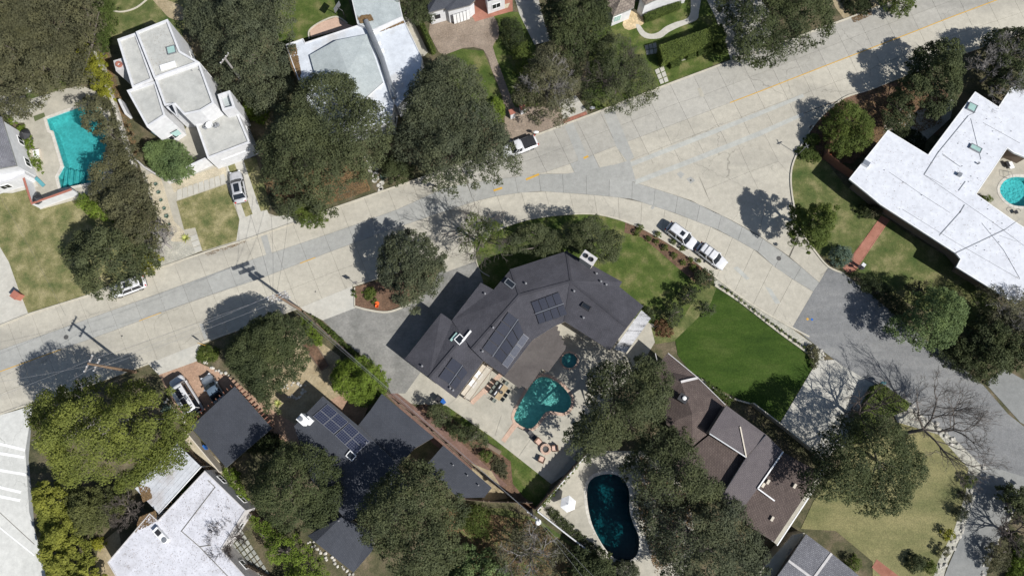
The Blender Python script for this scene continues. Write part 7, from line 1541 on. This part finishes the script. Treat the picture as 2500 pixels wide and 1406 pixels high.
for i, (q, lb) in enumerate((([(1635, 149), (1662, 139), (1666, 151), (1639, 162)], 'first low clipped shrub below the tall hedge, nearest the pavers'), ([(1674, 133), (1698, 123), (1700, 135), (1680, 140)], 'second low clipped shrub below the tall hedge'), ([(1701, 118), (1736, 107), (1742, 118), (1706, 132)], 'third low clipped shrub below the tall hedge'), ([(1744, 101), (1768, 93), (1779, 126), (1765, 128), (1747, 115)], 'last low clipped shrub below the tall hedge, nearest the big dark oak'))): box_hedge('low_hedge', lb, q, 1.0, 'hedge', 81+i, group='low shrubs below the tall hedge')
box_hedge('low_hedge', 'dark low hedge against the gabled cottage wall', [(1572, 36), (1625, 14), (1662, 3), (1664, 14), (1602, 40), (1576, 48)], 1.0, 'hedge', 86)
box_hedge('narrow_hedge', 'narrow hedge between the side drive and the pink gravel court', [(1022, 52), (1031, 48), (1061, 115), (1052, 120)], 1.8, 'green', 87)
litter('brown leaf litter along the left end of the pale flat roof', [(702, 112), (722, 108), (735, 180), (728, 200), (715, 170), (704, 140)], 3.5, 2600, 'litter', 200)
litter('brown leaf litter in the roof angle at the right of the pale flat roof', [(905, 70), (985, 48), (988, 56), (935, 76), (900, 82)], 3.2, 2400, 'litter', 201)
litter('brown leaf litter around the top of the grey roof duct', [(872, 40), (905, 36), (912, 50), (880, 58)], 4.25, 800, 'litter', 202)
litter('fallen leaves on the street at the top edge, near the sandy verge', [(2075, 38), (2125, 22), (2130, 38), (2085, 56)], .06, 900, 'litter', 203, .06)
litter('fallen leaves in the gutter above the broad dark oak', [(500, 615), (600, 583), (602, 592), (505, 626)], .06, 700, 'litter', 204, .05)
litter('dry leaves on the soil left of the modern house', [(262, 120), (290, 220), (330, 330), (345, 400), (320, 400), (270, 250), (250, 140)], .05, 5000, 'litter', 205)
litter('dry leaves on the soil under the left huge street oak', [(660, 500), (800, 500), (905, 465), (880, 400), (640, 430)], .06, 9000, 'litter', 206)
litter('dry leaves under the oaks around the dark blue pool', [(1560, 1110), (1680, 1200), (1700, 1330), (1600, 1400), (1560, 1250)], .07, 5000, 'litter', 207)
litter('dry leaves on the slope at the bottom centre', [(1090, 1240), (1300, 1270), (1450, 1370), (1400, 1420), (1080, 1420)], .05, 12000, 'litter', 208)
litter('dry leaves in the planting below the white-roofed house fence', [(1975, 310), (2140, 215), (2290, 200), (2300, 300), (2090, 390), (2000, 385)], .07, 9000, 'litter', 209)
litter('brown stains of debris on the metal patio roof', [(335, 1180), (365, 1190), (372, 1215), (350, 1225)], 2.92, 900, 'litter', 210, .07)
litter('dark specks of debris over the white gravel roof', [(500, 1160), (590, 1245), (545, 1330), (600, 1400), (330, 1400), (275, 1370), (370, 1262)], 3.54, 1300, 'litter', 212, .032)
litter('sparse specks of debris over the white membrane roof', [(2090, 437), (2168, 330), (2280, 390), (2385, 235), (2480, 280), (2380, 470), (2500, 560), (2480, 720), (2340, 640), (2160, 490)], 3.9, 900, 'litter', 213, .04)
litter('specks of debris on the flat roofs of the modern house, tall blocks', [(330, 100), (405, 60), (435, 130), (378, 180)], 6.92, 260, 'litter', 214, .035)
litter('twigs and debris on the white gravel roof, left end', [(340, 1262), (380, 1245), (385, 1270), (330, 1300)], 3.54, 1200, 'litter', 211, .06)
tree('dark_tree', 'dark green tree at the top edge beside the pale roof', [(945, -50), (1060, -50), (1058, 10), (1045, 35), (1010, 45), (985, 30), (950, 15)], 6, 'oak_dark', rc=.8, seed=88, per=50, leaf=.2)
box_hedge('wedge_hedge', 'green wedge-shaped hedge between the pale driveway and the side street', [(2135, 943), (2155, 937), (2222, 985), (2215, 1000), (2165, 1020), (2110, 1078), (2078, 1084), (2105, 1010)], 1.5, 'clip', 89, leaf=.13)
bush('bright_shrub', 'lush green shrub between the two gate pillars and the huge oak', [(1195, 240), (1215, 232), (1232, 255), (1230, 285), (1205, 300), (1195, 270)], 2.5, 'bright', 90)
bush('shade_shrub', 'dark shrub on the shaded lawn left of the twiggy tree', [(1220, 45), (1260, 35), (1280, 70), (1275, 110), (1245, 115), (1225, 85)], 3.5, 'dark', 91, rc=.6, per=60)
bush('shade_shrub', 'dark shrubs along the lawn edge under the twiggy tree', [(1250, 110), (1285, 100), (1300, 150), (1285, 200), (1262, 170)], 3.0, 'green', 92, rc=.6, per=60)
bush('hillside_shrubs', 'mixed green shrubs on the slope under the bottom centre oak', [(1130, 1240), (1180, 1235), (1200, 1270), (1190, 1320), (1150, 1310), (1120, 1280)], 2.4, 'green', 93, rc=.6, per=60)
t = tree('twiggy_tree', 'bare-branched tree with yellow leaves below the lamp pole', [(1230, 1290), (1290, 1280), (1350, 1310), (1390, 1350), (1380, 1420), (1300, 1450), (1230, 1420), (1200, 1350)], 6, 'twig', rc=.8, leaf=.17, per=32, seed=94, gap=.4); branchy(t, t.location, 6.5, 1.7, M['bark_pale'], 94, .18, 5, 3)
tree('yellow_tree', 'yellow-green leafy tree at the bottom edge below the slope shrubs', [(1100, 1340), (1180, 1345), (1240, 1380), (1250, 1470), (1090, 1470)], 5, 'mid', rc=.75, seed=95, per=50, gap=.15)
bush('wall_shrubs', 'dark shrubs along the white wall below the white umbrella', [(1335, 1248), (1350, 1240), (1390, 1275), (1440, 1320), (1470, 1345), (1450, 1360), (1400, 1320), (1360, 1280)], 1.2, 'oak_dark', 96)
bush('potted_plants', 'potted plants in a row on the white planter wall', [(1318, 1232), (1432, 1100), (1440, 1106), (1328, 1238)], 1.5, 'green', 97, rc=.3, dens=.5)
tree('palm_tree', 'dark palm-like tree at the bottom edge left of the dark pool', [(1400, 1360), (1450, 1345), (1500, 1370), (1510, 1470), (1400, 1470)], 5, 'oak_dark', rc=.8, seed=98, per=50)
bush('olive_shrub', 'grey-green shrub at the foot of the dark pool', [(1500, 1378), (1550, 1375), (1565, 1410), (1550, 1450), (1510, 1440)], 2, 'oak_grey', 99)
for i, (x, y, r, m, lb) in enumerate(((2370, 1175, 16, 'green', 'yellow-centred shrub highest in the rock border by the grey driveway'), (2362, 1215, 14, 'olive', 'brown-green shrub second in the rock border by the grey driveway'), (2348, 1255, 16, 'oak_grey', 'grey shrub third in the rock border by the grey driveway'), (2318, 1305, 15, 'yellow', 'orange-yellow shrub in the rock border, middle'), (2306, 1345, 15, 'olive', 'brown shrub in the rock border, lower'), (2275, 1385, 16, 'green', 'green shrub at the bottom of the rock border'), (2240, 1375, 22, 'oak_dark', 'dark round shrub at the bottom edge by the red brick path'), (2088, 1378, 20, 'green', 'dark green bush between the grey shingle roof and the brick path'))): bush('border_shrub', lb, circ(x, y, r, seed=i), 1.1+.03*r, m, 110+i)
tree('fluffy_tree', 'golden-brown shrub tree at the right edge by the lower driveway', [(2420, 1340), (2450, 1325), (2480, 1345), (2470, 1390), (2430, 1400), (2410, 1370)], 3, 'olive', rc=.55, seed=120, per=65, leaf=.17); bush('bright_shrub', 'bright green shrub in the bottom right corner', [(2480, 1350), (2540, 1340), (2560, 1450), (2470, 1460)], 2, 'bright', 121)
bare('bare_tree', 'leafless tree with pale trunk at the lower right edge, leaning over the driveway', (2470, 1310), 7, 'bark_dark', 122, 1.0, .16, 5, (-.8, .5))
bush('ball_shrub', 'dark ball-shaped shrub beside the leafless tree at the lower right edge', circ(2485, 1318, 16), 1.8, 'oak_dark', 123)
t = tree('shade_oak', 'dark leafy tree at the far right edge below the side street', [(2455, 1195), (2510, 1190), (2560, 1220), (2560, 1280), (2490, 1275), (2465, 1240)], 5, 'oak_dark', rc=.75, seed=124, per=50)
bush('verge_shrub', 'green-brown shrub at the corner of the vivid lawn and the side street', [(1972, 845), (1990, 840), (2002, 862), (2000, 895), (1985, 900), (1978, 870)], 1.3, 'olive', 125)
0 and bush('lawn_shrub', 'large dark shrub at the lower edge of the vivid lawn', [(1835, 965), (1870, 950), (1910, 955), (1930, 985), (1900, 1010), (1860, 1000)], .8, 'lawn' if False else 'dark', 126)
hedge('narrow_hedge', 'narrow dark hedge between the vivid lawn and the brown house', [(1708, 922), (1722, 925), (1790, 975), (1780, 988), (1740, 960)], 1.1, 'hedge', 127, rc=.35)
# clipped balls along the low wall
bp_ = None; L = resamp([(1757, 707), (1800, 740), (1850, 778), (1900, 815), (1965, 862)], 19); words = ['first', 'second', 'third', 'fourth', 'fifth', 'sixth', 'seventh', 'eighth', 'ninth', 'tenth', 'eleventh', 'twelfth', 'thirteenth', 'fourteenth', 'fifteenth', 'sixteenth', 'seventeenth', 'eighteenth', 'nineteenth', 'twentieth']
for i, (x, y) in enumerate(L):
    lb = words[i]+' clipped ball shrub from the upper end of the vivid lawn wall'; q = G(x+6, y-6); 
    if bp_ is None: bp_ = bush('ball_shrub', lb, circ(x+6, y-6, 5), .55, 'hedge', 130, rc=.2, leaf=.08, per=260, group='clipped ball shrubs along the vivid lawn'); b0 = bp_.location.copy()
    else: dup(bp_, (q.x, q.y, 0), i*1.3, lb, scale=(1+.12*math.sin(i*2.1),)*3)
mp_ = None
for i, (x, y, lb) in enumerate([(1563, 556, 'uppermost shrub in the mulch bed, near the lawn oak'), (1553, 571, 'mulch bed shrub just below the uppermost one'), (1583, 584, 'mulch bed shrub left of the centre, small'), (1602, 591, 'mulch bed shrub at the middle of the lower row'), (1622, 605, 'mulch bed shrub beside the rear suv, lower row'), (1644, 624, 'mulch bed shrub midway between the cars, lower row'), (1666, 642, 'mulch bed shrub below the front suv, lower row'), (1690, 655, 'lowest mulch bed shrub in the lower row'), (1665, 607, 'mulch bed shrub next to the gap between the suvs'), (1686, 635, 'mulch bed shrub in the middle near the front suv'), (1705, 638, 'mulch bed shrub closest to the front suv'), (1605, 573, 'mulch bed shrub against the kerb near the rear suv'), (1642, 592, 'grey mulch bed shrub against the kerb at the rear suv')]):
    q = G(x, y)
    if mp_ is None: mp_ = bush('mulch_shrub', lb, circ(x, y, 8), .8, 'green', 150, rc=.3, leaf=.12, per=130, group='shrubs in the mulch bed along the curved kerb')
    else: dup(mp_, (q.x, q.y, 0), i*.9, lb, scale=(.75+.3*((i*37) % 10)/10,)*3)
ag = None; M['agave'] = solid('agave_green', (.13, .19, .15), .6); M['aloe'] = solid('aloe_yellow', (.40, .42, .12), .6)
for i, (x, y) in enumerate([(382, 451), (389, 471), (395, 490), (403, 510), (409, 529), (415, 549), (421, 571)]):
    q = G(x, y); lb = ['first', 'second', 'third', 'fourth', 'fifth', 'sixth', 'seventh'][i]+' round agave from the top in the pale gravel bed'
    if ag is None: ag = rosette(0, .42, 30, 'agave', label=lb, loc=(q.x, q.y, .04), name='agave', w=.1); ag['group'] = 'agaves in the pale gravel bed'
    else: dup(ag, (q.x, q.y, .04), i*.7, lb, scale=((1, 1.05, .9, .95, 1.15, .75, .8)[i],)*3)
rosette(0, 1.1, 24, 'agave', label='large blue agave right of the big pine, by the carport drive', loc=tuple(G(411, 1001)), w=.2, name='agave'); rosette(0, .8, 22, 'aloe', label='yellow-green spiky plant at the kerb near the dense dark oak', loc=tuple(G(508, 866)), w=.14, name='spiky_plant'); rosette(0, .8, 22, 'aloe', label='yellow spiky yucca in the sandy yard by the slate roof', loc=tuple(G(680, 985)), w=.12, name='yucca')
rosette(0, .9, 22, 'aloe', label='aloe with cream-edged leaves at the kerb below the gravel bed', loc=tuple(G(455, 583)), w=.14, name='aloe'); rosette(0, .8, 20, 'agave', label='spiky plant beside the flagstone path, lower right', loc=tuple(G(937, 435)), w=.13, name='spiky_plant'); rosette(0, .5, 16, 'aloe', label='small yellow spiky plant beside the flagstone path, left', loc=tuple(G(893, 402)), w=.1, name='spiky_plant')
bush('kerb_plants', 'low mixed plants around the spiky plant at the kerb of the sandy yard', [(480, 850), (500, 842), (530, 850), (525, 880), (490, 885), (478, 868)], .8, 'green', 160)
bush('island_shrub', 'green shrub in the mulch of the planted island', [(893, 700), (912, 705), (918, 730), (905, 740), (888, 722)], .9, 'green', 161); bush('island_shrub', 'round green shrub at the left tip of the planted island', circ(865, 715, 7), .8, 'hedge', 162)
hedge('ivy_hedge', 'dark ground ivy between the board fence and the stamped drive', [(762, 770), (775, 775), (850, 840), (880, 868), (862, 870), (800, 815)], .8, 'hedge', 163, rc=.35)
bush('vine', 'fresh green vine clump beside the dense dark oak', [(730, 775), (750, 782), (780, 820), (785, 845), (765, 838), (740, 805)], 1.8, 'bright', 164)
bush('palm_clump', 'small yellow-green clump in the gap between the patio roof and the gravel roof', circ(440, 1197, 13), 2.2, 'bright', 165); bush('yellow_bush', 'yellow flowering bush at the left end of the gravel roof house', circ(236, 1330, 15), 1.4, 'yellow', 166)
bush('court_shrubs', 'low dark shrubs in the court between the two wings of the white roof', [(2180, 320), (2225, 310), (2265, 335), (2250, 365), (2200, 350)], 1.0, 'dark', 167); bush('pool_side_plants', 'palm-like plants in the triangular bed by the turquoise pool', circ(2410, 487, 12), 1.1, 'green', 168)
hedge('brown_shrubs', 'brown-green shrubs between the carport and the big pine', [(385, 1010), (410, 1030), (430, 1060), (455, 1090), (440, 1100), (400, 1060)], 1.8, 'cypress', 169)
bush('corner_shrub', 'small shrubs behind the white awning, against the front lawn', [(1570, 745), (1590, 752), (1600, 775), (1590, 782), (1575, 765)], 1.1, 'oak_dark', 170)
bush('kerb_shrub', 'grey-green shrub under the left huge oak at the driveway apron', [(650, 470), (675, 480), (700, 510), (695, 522), (670, 515)], 1.8, 'oak_grey', 171)
bush('carport_ivy', 'green climbing plants between the carport and the gravel-roofed house', [(540, 1145), (560, 1140), (590, 1180), (600, 1215), (580, 1220), (555, 1180)], 2, 'bright', 172)
bush('yard_shrub', 'dark shrubs in the yard left of the slate roofs', [(595, 1060), (640, 1050), (690, 1070), (680, 1100), (620, 1110), (590, 1090)], 1.6, 'dark', 173)
bush('bed_plants', 'low mixed plants in the mulch bed left of the terrace', [(1195, 1105), (1230, 1125), (1240, 1160), (1225, 1170), (1200, 1140)], .7, 'olive', 174)
print('leaf tris', NL[0], 'objects', len(bpy.data.objects))
